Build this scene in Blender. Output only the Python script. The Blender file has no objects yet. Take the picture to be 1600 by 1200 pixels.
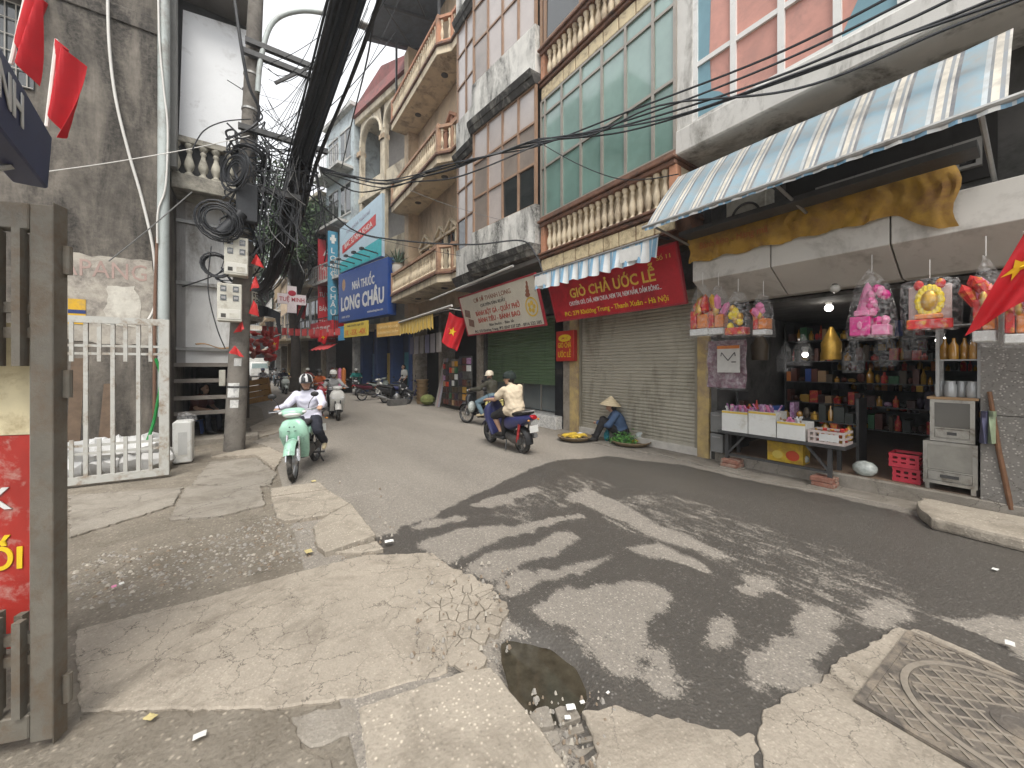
import bpy, bmesh, math, random
import numpy as np
from mathutils import Matrix, Vector, noise
random.seed(7)
S = bpy.context.scene
COL = S.collection
rad = math.radians
# ------------------------------------------------------------------ camera, sky, sun, exposure
FPX, CH, HY, YAW = 585.0, 1.6, 572.0, math.atan(409 / 585.0)
cam = bpy.data.cameras.new('camera'); camo = bpy.data.objects.new('camera', cam); COL.objects.link(camo)
camo.location = (0, 0, CH); camo.rotation_euler = (rad(90), 0, -YAW)
cam.sensor_width = 36; cam.lens = 36 * FPX / 1600; cam.shift_y = -(600 - HY) / 1600
cam.clip_start = 0.05; cam.clip_end = 2000
S.camera = camo
W = bpy.data.worlds.new('World'); S.world = W; W.use_nodes = True
nt = W.node_tree; nt.nodes.clear()
sky = nt.nodes.new('ShaderNodeTexSky'); sky.sky_type = 'NISHITA'; sky.sun_disc = False
SUN_EL, SUN_AZ = 58, 205
sky.sun_elevation = rad(SUN_EL); sky.sun_rotation = rad(SUN_AZ); sky.air_density = 1.0; sky.dust_density = 4.0; sky.ozone_density = 1
hs = nt.nodes.new('ShaderNodeHueSaturation'); hs.inputs['Saturation'].default_value = 0.16
bg = nt.nodes.new('ShaderNodeBackground'); bg.inputs['Strength'].default_value = 0.15
wo = nt.nodes.new('ShaderNodeOutputWorld')
nt.links.new(sky.outputs[0], hs.inputs['Color']); cl_ = nt.nodes.new('ShaderNodeMixRGB'); cl_.inputs[0].default_value = .75; cl_.inputs[2].default_value = (4.25, 4.3, 4.4, 1); nt.links.new(hs.outputs[0], cl_.inputs[1]); nt.links.new(cl_.outputs[0], bg.inputs['Color']); nt.links.new(bg.outputs[0], wo.inputs['Surface'])
sl = bpy.data.lights.new('sun', 'SUN'); sl.energy = 1.5; sl.angle = rad(25); sl.color = (1.0, .95, .87)
so = bpy.data.objects.new('sun', sl); COL.objects.link(so)
so.rotation_euler = (rad(90 - SUN_EL), 0, rad(180 - SUN_AZ))
S.view_settings.view_transform = 'Standard'; S.view_settings.look = 'None'
S.view_settings.exposure = 1.2; S.view_settings.gamma = 1.0; S.view_settings.use_curve_mapping = False
S.render.engine = 'CYCLES'
S.cycles.max_bounces = 6; S.cycles.diffuse_bounces = 4; S.cycles.glossy_bounces = 3
S.cycles.transmission_bounces = 4; S.cycles.transparent_max_bounces = 10
S.cycles.caustics_reflective = False; S.cycles.caustics_refractive = False
S.cycles.use_denoising = True; S.cycles.use_adaptive_sampling = True; S.cycles.adaptive_threshold = .025

# ------------------------------------------------------------------ surveying: where a sight line meets a real plane
FW = (math.sin(YAW), math.cos(YAW)); RT = (math.cos(YAW), -math.sin(YAW))
def _ray(u, v):
    a = (u - 800) / FPX
    return (FW[0] + a * RT[0], FW[1] + a * RT[1], -(v - HY) / FPX)
def gz(u, v, z=0.0):
    d = _ray(u, v); t = (z - CH) / d[2]; return Vector((d[0] * t, d[1] * t, z))
def gx(u, v, x):
    d = _ray(u, v); t = x / d[0]; return Vector((x, d[1] * t, CH + d[2] * t))
def gy(u, v, y):
    d = _ray(u, v); t = y / d[1]; return Vector((d[0] * t, y, CH + d[2] * t))
def gd(u, v, dist):
    d = _ray(u, v); return Vector((d[0] * dist, d[1] * dist, CH + d[2] * dist))

# ------------------------------------------------------------------ mesh helpers
class MB:
    def __init__(s, M=None):
        s.v = []; s.f = []; s.m = []; s.M = M or Matrix(); s.k = 0
    def add(s, vs, fs, T=None):
        n = len(s.v); M = s.M @ T if T is not None else s.M
        s.v += [M @ Vector(v) for v in vs]; s.f += [[i + n for i in f] for f in fs]; s.m += [s.k] * len(fs); return s
    def box(s, x0, x1, y0, y1, z0, z1, T=None):
        return s.add([(x0, y0, z0), (x1, y0, z0), (x1, y1, z0), (x0, y1, z0), (x0, y0, z1), (x1, y0, z1), (x1, y1, z1), (x0, y1, z1)],
                     [(3, 2, 1, 0), (4, 5, 6, 7), (0, 1, 5, 4), (1, 2, 6, 5), (2, 3, 7, 6), (3, 0, 4, 7)], T)
    def bar(s, p, q, w, h, up=(0, 0, 1)):
        p = Vector(p); q = Vector(q); d = (q - p).normalized(); up = Vector(up)
        if abs(d.dot(up)) > .98: up = Vector((0, 1, 0))
        a = d.cross(up).normalized() * w / 2; b = a.cross(d).normalized() * h / 2
        vs = [p - a - b, p + a - b, p + a + b, p - a + b, q - a - b, q + a - b, q + a + b, q - a + b]
        return s.add(vs, [(3, 2, 1, 0), (4, 5, 6, 7), (0, 1, 5, 4), (1, 2, 6, 5), (2, 3, 7, 6), (3, 0, 4, 7)])
    def tube(s, pts, r, n=6, cap=True):
        pts = [Vector(p) for p in pts]; k = len(pts); rs = r if isinstance(r, (list, tuple)) else [r] * k
        vs = []; fs = []; prev = None
        for i, p in enumerate(pts):
            d = (pts[min(i + 1, k - 1)] - pts[max(i - 1, 0)])
            d = d.normalized() if d.length > 1e-9 else Vector((0, 0, 1))
            if prev is None:
                a = d.orthogonal().normalized()
            else:
                a = prev - d * prev.dot(d); a = a.normalized() if a.length > 1e-6 else d.orthogonal().normalized()
            prev = a; b = d.cross(a)
            for j in range(n):
                t = 2 * math.pi * j / n; vs.append(p + (a * math.cos(t) + b * math.sin(t)) * rs[i])
        for i in range(k - 1):
            for j in range(n):
                fs.append((i * n + j, i * n + (j + 1) % n, (i + 1) * n + (j + 1) % n, (i + 1) * n + j))
        if cap: fs.append(tuple(range(n - 1, -1, -1))); fs.append(tuple(range((k - 1) * n, k * n)))
        return s.add(vs, fs)
    def lathe(s, prof, n=12, T=None, cap=True):
        vs = []; fs = []; k = len(prof)
        for r, z in prof:
            for j in range(n):
                t = 2 * math.pi * j / n; vs.append((r * math.cos(t), r * math.sin(t), z))
        for i in range(k - 1):
            for j in range(n):
                fs.append((i * n + j, i * n + (j + 1) % n, (i + 1) * n + (j + 1) % n, (i + 1) * n + j))
        if cap: fs.append(tuple(range(n - 1, -1, -1))); fs.append(tuple(range((k - 1) * n, k * n)))
        return s.add(vs, fs, T)
    def prism(s, poly, z0, z1, T=None):
        n = len(poly)
        vs = [(p[0], p[1], z0) for p in poly] + [(p[0], p[1], z1) for p in poly]
        fs = [tuple(range(n - 1, -1, -1)), tuple(range(n, 2 * n))] + [(i, (i + 1) % n, n + (i + 1) % n, n + i) for i in range(n)]
        return s.add(vs, fs, T)
    def loft(s, secs, n=14, T=None):
        """secs: (centre, a-vector, b-vector, exponent)"""
        vs = []; fs = []; k = len(secs)
        for c, a, b, e in secs:
            c = Vector(c); a = Vector(a); b = Vector(b)
            for j in range(n):
                t = 2 * math.pi * j / n; ct, st = math.cos(t), math.sin(t)
                x = math.copysign(abs(ct) ** (2 / e), ct); y = math.copysign(abs(st) ** (2 / e), st)
                vs.append(c + a * x + b * y)
        for i in range(k - 1):
            for j in range(n):
                fs.append((i * n + j, i * n + (j + 1) % n, (i + 1) * n + (j + 1) % n, (i + 1) * n + j))
        fs.append(tuple(range(n - 1, -1, -1))); fs.append(tuple(range((k - 1) * n, k * n)))
        return s.add(vs, fs, T)
    def sheet(s, fn, nu, nv, T=None):
        vs = [fn(i / nu, j / nv) for j in range(nv + 1) for i in range(nu + 1)]
        fs = [(j * (nu + 1) + i, j * (nu + 1) + i + 1, (j + 1) * (nu + 1) + i + 1, (j + 1) * (nu + 1) + i) for j in range(nv) for i in range(nu)]
        return s.add(vs, fs, T)
    def ball(s, c, r, n=10, T=None):
        r = r if isinstance(r, (tuple, list)) else (r, r, r); k = max(4, n // 2)
        prof = [(math.sin(math.pi * i / k), -math.cos(math.pi * i / k)) for i in range(k + 1)]
        prof[0] = (.02, -1); prof[-1] = (.02, 1)
        M = Matrix.Translation(c) @ Matrix.Diagonal((r[0], r[1], r[2], 1))
        return s.lathe(prof, n, (T @ M) if T is not None else M)
    def mesh(s, name, mats, smooth=0, bevel=0, inv=None, segs=1, weld=False, solid=0):
        me = bpy.data.meshes.new(name)
        vs = s.v if inv is None else [inv @ v for v in s.v]
        me.from_pydata([tuple(v) for v in vs], [], s.f)
        mats = mats if isinstance(mats, (list, tuple)) else [mats]
        for m in mats: me.materials.append(m)
        if len(mats) > 1: me.polygons.foreach_set('material_index', s.m)
        if len(s.f) < 60000:
            bm = bmesh.new(); bm.from_mesh(me)
            if weld: bmesh.ops.remove_doubles(bm, verts=bm.verts, dist=1e-4)
            bmesh.ops.recalc_face_normals(bm, faces=bm.faces)
            if solid: bmesh.ops.solidify(bm, geom=bm.faces[:], thickness=solid)
            if bevel: bmesh.ops.bevel(bm, geom=[e for e in bm.edges if len(e.link_faces) == 2 and e.calc_face_angle(0) > .6], offset=bevel, segments=segs, affect='EDGES', profile=.6, clamp_overlap=True)
            bm.to_mesh(me); bm.free()
        if smooth:
            me.polygons.foreach_set('use_smooth', [True] * len(me.polygons)); me.set_sharp_from_angle(angle=rad(smooth))
        me.update(); return me
    def build(s, name, mats, parent=None, **kw):
        inv = WM[parent].inverted() if parent is not None else None
        o = bpy.data.objects.new(name, s.mesh(name, mats, inv=inv, **kw)); COL.objects.link(o)
        if parent is not None: o.parent = parent; WM[o] = WM[parent]
        else: WM[o] = Matrix()
        return o
WM = {}
def tag(o, label=None, cat=None, group=None, kind=None):
    if label: o['label'] = label
    if cat: o['category'] = cat
    if group: o['group'] = group
    if kind: o['kind'] = kind
    return o
def thing(name, label, cat, loc=(0, 0, 0), rz=0, group=None):
    o = bpy.data.objects.new(name, None); COL.objects.link(o); o.empty_display_size = .2
    o.location = loc; o.rotation_euler = (0, 0, rz); WM[o] = Matrix.Translation(loc) @ Matrix.Rotation(rz, 4, 'Z')
    return tag(o, label, cat, group)
def frame(o): return WM[o].copy()
def inst(me, name, parent, M):
    o = bpy.data.objects.new(name, me); COL.objects.link(o)
    if parent is not None:
        o.parent = parent; o.matrix_basis = WM[parent].inverted() @ M
    else: o.matrix_basis = M
    WM[o] = M
    return o
def copy_tree(o, M, parent=None):
    c = o.copy(); COL.objects.link(c); c.parent = parent
    if parent is None: c.matrix_basis = M; WM[c] = M
    for ch in list(o.children): copy_tree(ch, M, c)
    return c
def TR(x, y, z, rz=0, rx=0, ry=0, s=1):
    return Matrix.Translation((x, y, z)) @ Matrix.Rotation(rz, 4, 'Z') @ Matrix.Rotation(ry, 4, 'Y') @ Matrix.Rotation(rx, 4, 'X') @ Matrix.Scale(s, 4)
def lerp(a, b, t): return a + (b - a) * t
def sag(p, q, d, n=14):
    p = Vector(p); q = Vector(q)
    return [p.lerp(q, i / n) - Vector((0, 0, 4 * d * (i / n) * (1 - i / n))) for i in range(n + 1)]
def spline(pts, n=6):
    pts = [Vector(p) for p in pts]; out = []
    for i in range(len(pts) - 1):
        p0 = pts[max(i - 1, 0)]; p1 = pts[i]; p2 = pts[i + 1]; p3 = pts[min(i + 2, len(pts) - 1)]
        for k in range(n):
            t = k / n
            out.append(.5 * ((2 * p1) + (p2 - p0) * t + (2 * p0 - 5 * p1 + 4 * p2 - p3) * t * t + (3 * p1 - p0 - 3 * p2 + p3) * t ** 3))
    out.append(pts[-1]); return out

# ------------------------------------------------------------------ materials
MAT = {}
class NT:
    def __init__(s, m): s.t = m.node_tree; s.t.nodes.clear()
    def n(s, kind, **kw):
        x = s.t.nodes.new('ShaderNode' + kind)
        for k, v in kw.items():
            if k.startswith('_'): setattr(x, k[1:], v)
            else:
                key = k.replace('__', ' ')
                key = int(key[1:]) if key[0] == 'i' and key[1:].isdigit() else key
                if isinstance(v, bpy.types.NodeSocket): s.t.links.new(v, x.inputs[key])
                else: x.inputs[key].default_value = v
        return x
    def noise(s, co, scale, detail=4, rough=.6, dist=0):
        return s.n('TexNoise', Vector=co, Scale=scale, Detail=detail, Roughness=rough, Distortion=dist).outputs['Fac']
    def mapr(s, v, a, b, c=0., d=1.):
        return s.n('MapRange', Value=v, i1=a, i2=b, i3=c, i4=d).outputs[0]
    def math(s, op, a, b=0.):
        x = s.n('Math', _operation=op); 
        for i, v in enumerate((a, b)):
            if isinstance(v, bpy.types.NodeSocket): s.t.links.new(v, x.inputs[i])
            else: x.inputs[i].default_value = v
        return x.outputs[0]
    def mix(s, f, a, b, mode='MIX'):
        x = s.n('MixRGB', _blend_type=mode, Fac=f)
        for i, v in ((1, a), (2, b)):
            if isinstance(v, bpy.types.NodeSocket): s.t.links.new(v, x.inputs[i])
            else: x.inputs[i].default_value = (*v[:3], 1)
        return x.outputs[0]
    def pos(s, scale=(1, 1, 1), obj=False):
        p = s.n('TexCoord').outputs['Object'] if obj else s.n('NewGeometry').outputs['Position']
        return s.n('Mapping', Vector=p, Scale=scale).outputs[0]
    def out(s, sh): s.n('OutputMaterial', Surface=sh)
def mat(name, col, rough=.7, var=.12, scale=4, bump=0, bscale=60, metal=0, dirt=None, damt=.5, dscale=1.5, stretch=(1, 1, 1), spec=.4, emit=0, obj=False, coat=0, sheen=0):
    if name in MAT: return MAT[name]
    m = bpy.data.materials.new(name); m.use_nodes = True; t = NT(m); MAT[name] = m
    co = t.pos(obj=obj)
    f = t.mapr(t.noise(co, scale, 5, .65), .3, .7)
    c = t.mix(f, [x * (1 - var) for x in col], [min(1, x * (1 + var)) for x in col])
    r = rough
    if dirt:
        d = t.noise(t.pos(stretch, obj), dscale, 7, .7, .4)
        d = t.mapr(d, .62 - damt * .35, .68 - damt * .1)
        d2 = t.math('MULTIPLY', d, t.mapr(t.noise(co, dscale * 9, 4, .7), .25, .6, .45, 1.))
        c = t.mix(d2, c, dirt)
    b = t.n('BsdfPrincipled', Roughness=r, Metallic=metal)
    t.t.links.new(c, b.inputs['Base Color'])
    b.inputs['Specular IOR Level'].default_value = spec
    if coat: b.inputs['Coat Weight'].default_value = coat; b.inputs['Coat Roughness'].default_value = .08
    if emit: b.inputs['Emission Color'].default_value = (*col, 1); b.inputs['Emission Strength'].default_value = emit
    if bump:
        bn = t.n('Bump', Strength=min(1, bump), Distance=.012, Height=t.noise(co, bscale, 5, .7)); t.t.links.new(bn.outputs[0], b.inputs['Normal'])
    t.out(b.outputs[0]); return m
def glassmat(name, col, rough=.12, trans=0.0, spec=.9, var=.1):
    if name in MAT: return MAT[name]
    m = mat(name, col, rough, var, 1.2, spec=spec); b = [n for n in m.node_tree.nodes if n.type == 'BSDF_PRINCIPLED'][0]
    b.inputs['IOR'].default_value = 1.6; b.inputs['Transmission Weight'].default_value = trans
    return m
def plasticfilm(name, tint=(1, 1, 1), clear=.72):
    if name in MAT: return MAT[name]
    m = bpy.data.materials.new(name); m.use_nodes = True; t = NT(m); MAT[name] = m
    tr = t.n('BsdfTransparent', Color=(*tint, 1)); b = t.n('BsdfPrincipled', Roughness=.18); b.inputs['Base Color'].default_value = (*[.75 * x for x in tint], 1)
    b.inputs['Specular IOR Level'].default_value = .8
    nz = t.noise(t.pos(), 26, 3, .6)
    bn = t.n('Bump', Strength=.6, Distance=.02, Height=nz); t.t.links.new(bn.outputs[0], b.inputs['Normal'])
    fac = t.mapr(nz, .35, .75, clear + .12, clear - .25)
    mx = t.n('MixShader', Fac=fac); t.t.links.new(b.outputs[0], mx.inputs[1]); t.t.links.new(tr.outputs[0], mx.inputs[2])
    t.out(mx.outputs[0]); return m
def stripes(name, cols, period, axis=1, rough=.75, wear=.1):
    """cols: list of (position 0-1, colour) repeated along a world axis"""
    if name in MAT: return MAT[name]
    m = bpy.data.materials.new(name); m.use_nodes = True; t = NT(m); MAT[name] = m
    sx = t.n('SeparateXYZ', Vector=t.pos()).outputs[axis]
    fr = t.math('FRACT', t.math('DIVIDE', sx, period))
    cr = t.n('ValToRGB', Fac=fr); cr.color_ramp.interpolation = 'CONSTANT'
    e = cr.color_ramp.elements
    for i, (p, c) in enumerate(cols):
        x = e[i] if i < 2 else e.new(p)
        x.position = p; x.color = (*c, 1)
    d = t.mapr(t.noise(t.pos(), 5, 6, .7), .4, .75, 0, wear * 3)
    c = t.mix(d, cr.outputs[0], (.28, .27, .25))
    b = t.n('BsdfPrincipled', Roughness=rough); t.t.links.new(c, b.inputs['Base Color']); t.out(b.outputs[0]); return m

# ------------------------------------------------------------------ lettering
_fc = {}
def text(parent, string, m, M, height, width=None, bold=0.0, depth=.004, name='lettering', align='CENTER', shear=0):
    """flat letters in the local x (along) / z (up) plane of M, front facing local -y"""
    key = (string, bold, shear)
    if key not in _fc:
        cu = bpy.data.curves.new('t', 'FONT'); cu.body = string; cu.align_x = 'LEFT'; cu.extrude = .5; cu.offset = bold; cu.resolution_u = 2; cu.shear = shear
        o = bpy.data.objects.new('t', cu); COL.objects.link(o)
        me = bpy.data.meshes.new_from_object(o.evaluated_get(bpy.context.evaluated_depsgraph_get()))
        bpy.data.objects.remove(o); bpy.data.curves.remove(cu); _fc[key] = me
    me = _fc[key].copy(); co = np.empty(len(me.vertices) * 3); me.vertices.foreach_get('co', co); co = co.reshape(-1, 3)
    lo = co.min(0); hi = co.max(0); w = hi[0] - lo[0]
    sy = height / .73
    sx = sy if width is None else width / w
    off = {'CENTER': w / 2, 'LEFT': 0, 'RIGHT': w}[align]
    n = np.stack([(co[:, 0] - lo[0] - off) * sx, -co[:, 2] * depth, co[:, 1] * sy, np.ones(len(co))], 1)
    L = np.array((WM[parent].inverted() if parent else Matrix()) @ M)
    me.vertices.foreach_set('co', (n @ L.T)[:, :3].ravel()); me.materials.clear(); me.materials.append(m); me.update()
    o = bpy.data.objects.new(name, me); COL.objects.link(o); o.parent = parent; WM[o] = WM[parent] if parent else Matrix()
    return o
# ------------------------------------------------------------------ the ground
XF, XB = 6.45, 5.42          # ground-floor plane and balcony plane of the straight row of houses
BEND_Y, BEND = 17.6, rad(13.6)
def bendx(y): return -max(0, y - BEND_Y) * math.tan(BEND)
def pix(poly, z=0.0): return [gz(u, v, z) for u, v in poly]
def inside(poly, X, Y):
    r = np.zeros(X.shape, bool); n = len(poly); j = n - 1
    for i in range(n):
        xi, yi = poly[i][0], poly[i][1]; xj, yj = poly[j][0], poly[j][1]
        c = ((yi > Y) != (yj > Y)) & (X < (xj - xi) * (Y - yi) / (yj - yi + 1e-12) + xi); r ^= c; j = i
    return r
def concrete(name, col, rough=.9, speck=.25, bump=.5, dirt=(.12, .1, .075), damt=.55, spscale=70, bsc=30, crack=2.6, ckm=(.46, .6), dk=.8):
    m = bpy.data.materials.new(name); m.use_nodes = True; t = NT(m); MAT[name] = m
    co = t.pos()
    big = t.mapr(t.noise(co, .9, 6, .65, .6), .3, .72)
    fine = t.mapr(t.noise(co, 14, 6, .75), .3, .7)
    c = t.mix(big, [x * .78 for x in col], [x * 1.12 for x in col])
    c = t.mix(t.math('MULTIPLY', fine, .45), c, [x * .62 for x in col])
    vo = t.n('TexVoronoi', Vector=co, Scale=spscale); vc = t.n('SeparateColor', Color=vo.outputs['Color']).outputs[0]
    vd = t.mapr(vo.outputs['Distance'], .0, .45, 1, 0)
    sp = t.math('MULTIPLY', t.mapr(vc, .72, .8), t.math('MULTIPLY', vd, speck * 2))
    c = t.mix(sp, c, [min(.8, x * 1.7) for x in col])
    sp2 = t.math('MULTIPLY', t.mapr(vc, .3, .22), t.math('MULTIPLY', vd, speck))
    c = t.mix(sp2, c, [x * .3 for x in col])
    d = t.mapr(t.noise(co, 2.3, 8, .72, .8), .66 - damt * .3, .74 - damt * .1)
    c = t.mix(t.math('MULTIPLY', d, .6), c, dirt)
    nv = t.n('TexNoise', Vector=co, Scale=5., Detail=6., Roughness=.7).outputs['Color']
    wv = t.n('VectorMath', _operation='MULTIPLY_ADD'); t.t.links.new(nv, wv.inputs[0]); wv.inputs[1].default_value = (.22, .22, .22); t.t.links.new(co, wv.inputs[2])
    ve = t.n('TexVoronoi', _feature='DISTANCE_TO_EDGE', Vector=wv.outputs[0], Scale=crack).outputs['Distance']
    ck = t.math('MULTIPLY', t.mapr(ve, .004, .014, 1, 0), t.mapr(t.noise(co, 1.3, 3, .6), *ckm))
    c = t.mix(t.math('MULTIPLY', ck, dk), c, (.07, .06, .05))
    mid = t.mapr(t.noise(co, 45, 5, .85), .36, .64); c = t.mix(t.math('MULTIPLY', mid, .3), c, [x * .5 for x in col])
    h = t.math('ADD', t.math('MULTIPLY', t.noise(co, bsc, 8, .75), 1.0), t.math('MULTIPLY', vo.outputs['Distance'], -.35))
    bn = t.n('Bump', Strength=bump, Distance=.015, Height=h)
    b = t.n('BsdfPrincipled', Roughness=rough, Normal=bn.outputs[0]); t.t.links.new(c, b.inputs['Base Color']); b.inputs['Specular IOR Level'].default_value = .25
    t.out(b.outputs[0]); return m
CON = concrete('worn_concrete', (.42, .37, .303))
CONK = concrete('cracked_concrete', (.42, .37, .303), crack=5.5, ckm=(.38, .5), dk=.95)
CON2 = concrete('grey_concrete', (.34, .308, .262), damt=.7)
CONG = concrete('gravelly_concrete', (.28, .247, .2), speck=.7, bump=.9, damt=.75, spscale=42, bsc=22)
CONS = concrete('slab_concrete', (.42, .372, .305), speck=.55, spscale=55)
DIRT = concrete('packed_dirt', (.2, .17, .135), speck=.5, bump=.8, damt=.8)
def asphalt():
    m = bpy.data.materials.new('asphalt'); m.use_nodes = True; t = NT(m)
    co = t.pos()
    at = t.n('Attribute', _attribute_name='wet').outputs['Fac']
    n1 = t.noise(t.pos((1, .3, 1)), 9, 8, .8, .3); n2 = t.noise(co, 60, 6, .9)
    w = t.math('ADD', at, t.math('MULTIPLY', t.math('SUBTRACT', n1, .5), 2.6)); w = t.math('ADD', w, t.math('MULTIPLY', t.math('SUBTRACT', n2, .5), 2.4))
    wet = t.mapr(w, .46, .505)
    big = t.mapr(t.noise(t.pos((1, .25, 1)), 1.1, 5, .6), .3, .7); fine = t.mapr(t.noise(co, 30, 5, .8), .3, .7)
    c = t.mix(big, (.29, .26, .222), (.4, .358, .303))
    c = t.mix(t.math('MULTIPLY', fine, .6), c, (.15, .138, .122)); gr = t.mapr(t.noise(co, 130, 3, .9), .38, .62); c = t.mix(t.math('MULTIPLY', gr, .45), c, (.1, .094, .086))
    vo = t.n('TexVoronoi', Vector=co, Scale=60); vc = t.n('SeparateColor', Color=vo.outputs['Color']).outputs[0]
    vd = t.mapr(vo.outputs['Distance'], .0, .5, 1, 0)
    c = t.mix(t.math('MULTIPLY', t.mapr(vc, .7, .76), t.math('MULTIPLY', vd, .8)), c, (.55, .5, .43))
    c = t.mix(t.math('MULTIPLY', t.mapr(vc, .25, .2), t.math('MULTIPLY', vd, .5)), c, (.09, .085, .08))
    wc = t.mix(.78, c, (.036, .033, .03)); wc = t.mix(t.math('MULTIPLY', t.mapr(vc, .86, .9), t.math('MULTIPLY', vd, .6)), wc, (.3, .29, .27))
    c = t.mix(wet, c, wc)
    h = t.math('ADD', t.noise(co, 60, 6, .8), t.math('MULTIPLY', vo.outputs['Distance'], -.5))
    bn = t.n('Bump', Strength=.55, Distance=.01, Height=h)
    b = t.n('BsdfPrincipled', Roughness=t.mapr(wet, 0, 1, .92, .42), Normal=bn.outputs[0]); t.t.links.new(c, b.inputs['Base Color'])
    b.inputs['Specular IOR Level'].default_value = .35
    t.out(b.outputs[0]); return m
ASP = asphalt()
g = MB(); g.add([(-400, -400, -.09), (400, -400, -.09), (400, 400, -.09), (-400, 400, -.09)], [(0, 1, 2, 3)])
ground = tag(g.build('ground', DIRT), 'bare packed earth under the street and houses', kind='structure')

# road sheet with a finer mesh near the camera; the wet patches are stored per vertex
C1 = lambda pts, ox, oy: [(ox + a / 2.608, oy + b / 2.608) for a, b in pts]
WET = [(575, 842), (640, 815), (720, 785), (800, 745), (868, 722), (950, 712), (1060, 724), (1150, 745), (1300, 775), (1450, 812), (1620, 868), (1700, 1000), (1750, 1300), (880, 1300), (880, 1050), (780, 955)]
DRY = [C1([(390, 265), (550, 225), (720, 205), (900, 190), (1080, 165), (1100, 185), (900, 220), (760, 255), (640, 315), (510, 352), (440, 315)], 500, 740),
       C1([(340, 212), (430, 180), (560, 165), (600, 178), (430, 215)], 500, 740), C1([(600, 130), (720, 95), (860, 60), (900, 75), (700, 135)], 500, 740),
       C1([(540, 378), (640, 335), (830, 290), (980, 240), (1085, 265), (900, 335), (760, 372), (650, 425)], 500, 740),
       C1([(670, 445), (850, 370), (940, 390), (1080, 340), (1230, 308), (1060, 392), (900, 432), (820, 492), (740, 518)], 500, 740),
       C1([(860, 548), (1020, 460), (1250, 415), (1370, 450), (1405, 490), (1330, 600), (1260, 720), (1190, 792), (1110, 765), (1000, 610), (930, 600)], 500, 740),
       C1([(1258, 795), (1330, 690), (1405, 648), (1372, 760), (1352, 882), (1270, 872)], 500, 740), C1([(1410, 765), (1465, 850), (1440, 892)], 500, 740),
       C1([(200, 692), (240, 570), (310, 532), (355, 590), (290, 662)], 1000, 740),
       C1([(365, 842), (380, 700), (470, 650), (600, 620), (580, 570), (700, 508), (765, 560), (700, 600), (752, 682), (640, 742), (682, 852), (600, 882)], 1000, 740),
       C1([(345, 485), (380, 398), (525, 440), (450, 492)], 1000, 740), C1([(890, 592), (1000, 508), (1085, 550), (1165, 632), (960, 642)], 1000, 740),
       C1([(1240, 600), (1380, 558), (1590, 600), (1590, 780), (1450, 692)], 1000, 740), C1([(0, 215), (60, 205), (330, 330), (320, 345), (120, 290)], 1000, 740),
       C1([(1080, 60), (1565, 300), (1565, 330), (1000, 95)], 500, 740), C1([(1200, 300), (1400, 290), (1565, 380), (1565, 400), (1280, 320)], 500, 740)]
HALF = [[(930, 790), (1010, 765), (1110, 790), (1290, 850), (1400, 905), (1450, 965), (1400, 985), (1290, 975), (1170, 905), (1040, 850), (960, 830)], [(760, 800), (830, 760), (900, 740), (960, 760), (900, 790), (820, 815)]]
xs = np.arange(.35, 6.31, .035); ys = np.concatenate([np.arange(-7, -2.5, .5), np.arange(-2.5, 7.5, .035), np.arange(7.5, 17, .4), np.arange(17, 75, 1.0)])
X, Y = np.meshgrid(xs, ys)
def warp(X, Y, amp, seed):
    r = np.random.RandomState(seed); dx = np.zeros_like(X); dy = np.zeros_like(X)
    for f, a in ((2, 1), (4, .7), (8, .55), (16, .4), (30, .32), (50, .25)):
        for _ in range(5):
            k = r.randn(2) * f * .8; k[1] *= .6; dx += a * np.sin(k[0] * X + k[1] * Y + r.rand() * 6.28) * .45; k = r.randn(2) * f * .8; dy += a * np.sin(k[0] * X + k[1] * Y + r.rand() * 6.28) * .45
    return X + dx * amp, Y + dy * amp * 1.6
def wetmap(X, Y):
    X0, Y0 = X, Y; X, Y = warp(X, Y, .026, 3)
    w = np.where(inside(pix(WET), X, Y), 1.0, 0.0)
    for d in HALF: w[inside(pix(d), X, Y)] *= .66
    for d in DRY: w[inside(pix(d), X, Y)] = .0
    X, Y = X0, Y0
    gut = np.exp(-((X - (.98 + .05 * np.sin(Y * 3))) / .09) ** 2) * (Y < 3.6) * (Y > -2); w = np.maximum(w, gut)
    for _ in range(3):
        w[1:-1, 1:-1] = (w[1:-1, 1:-1] * 2 + w[:-2, 1:-1] + w[2:, 1:-1] + w[1:-1, :-2] + w[1:-1, 2:]) / 6
    return w
wet = wetmap(X, Y)
Z = .012 * np.sin(X * 1.3 + .5) * np.cos(Y * .8) - .02 * np.exp(-((X - 1.15) / .3) ** 2) * (Y < 5)
PIT = pix([(778, 985), (850, 990), (905, 1025), (925, 1070), (900, 1105), (850, 1118), (812, 1105), (790, 1050)])
pm = inside(PIT, X, Y).astype(float)
for _ in range(4): pm[1:-1, 1:-1] = (pm[1:-1, 1:-1] * 2 + pm[:-2, 1:-1] + pm[2:, 1:-1] + pm[1:-1, :-2] + pm[1:-1, 2:]) / 6
Xn, Yn = warp(X, Y, .02, 9); Z = Z - .06 * pm + 1.1 * pm * (Xn - X)
bx = -np.clip(Y - BEND_Y, 0, 13) * math.tan(BEND) - np.maximum(0, Y - BEND_Y - 13) * math.tan(rad(3))
g = MB(); ny, nx = X.shape
g.v = [Vector(p) for p in np.stack([(X + bx).ravel(), Y.ravel(), Z.ravel()], 1)]
g.f = [(j * nx + i, j * nx + i + 1, (j + 1) * nx + i + 1, (j + 1) * nx + i) for j in range(ny - 1) for i in range(nx - 1)]; g.m = [0] * len(g.f)
road = tag(g.build('road', ASP, smooth=180), 'worn asphalt street with wet dark patches', kind='structure')
a = road.data.attributes.new('wet', 'FLOAT', 'POINT'); a.data.foreach_set('value', np.maximum(wet, pm * 1.3).ravel())
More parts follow.
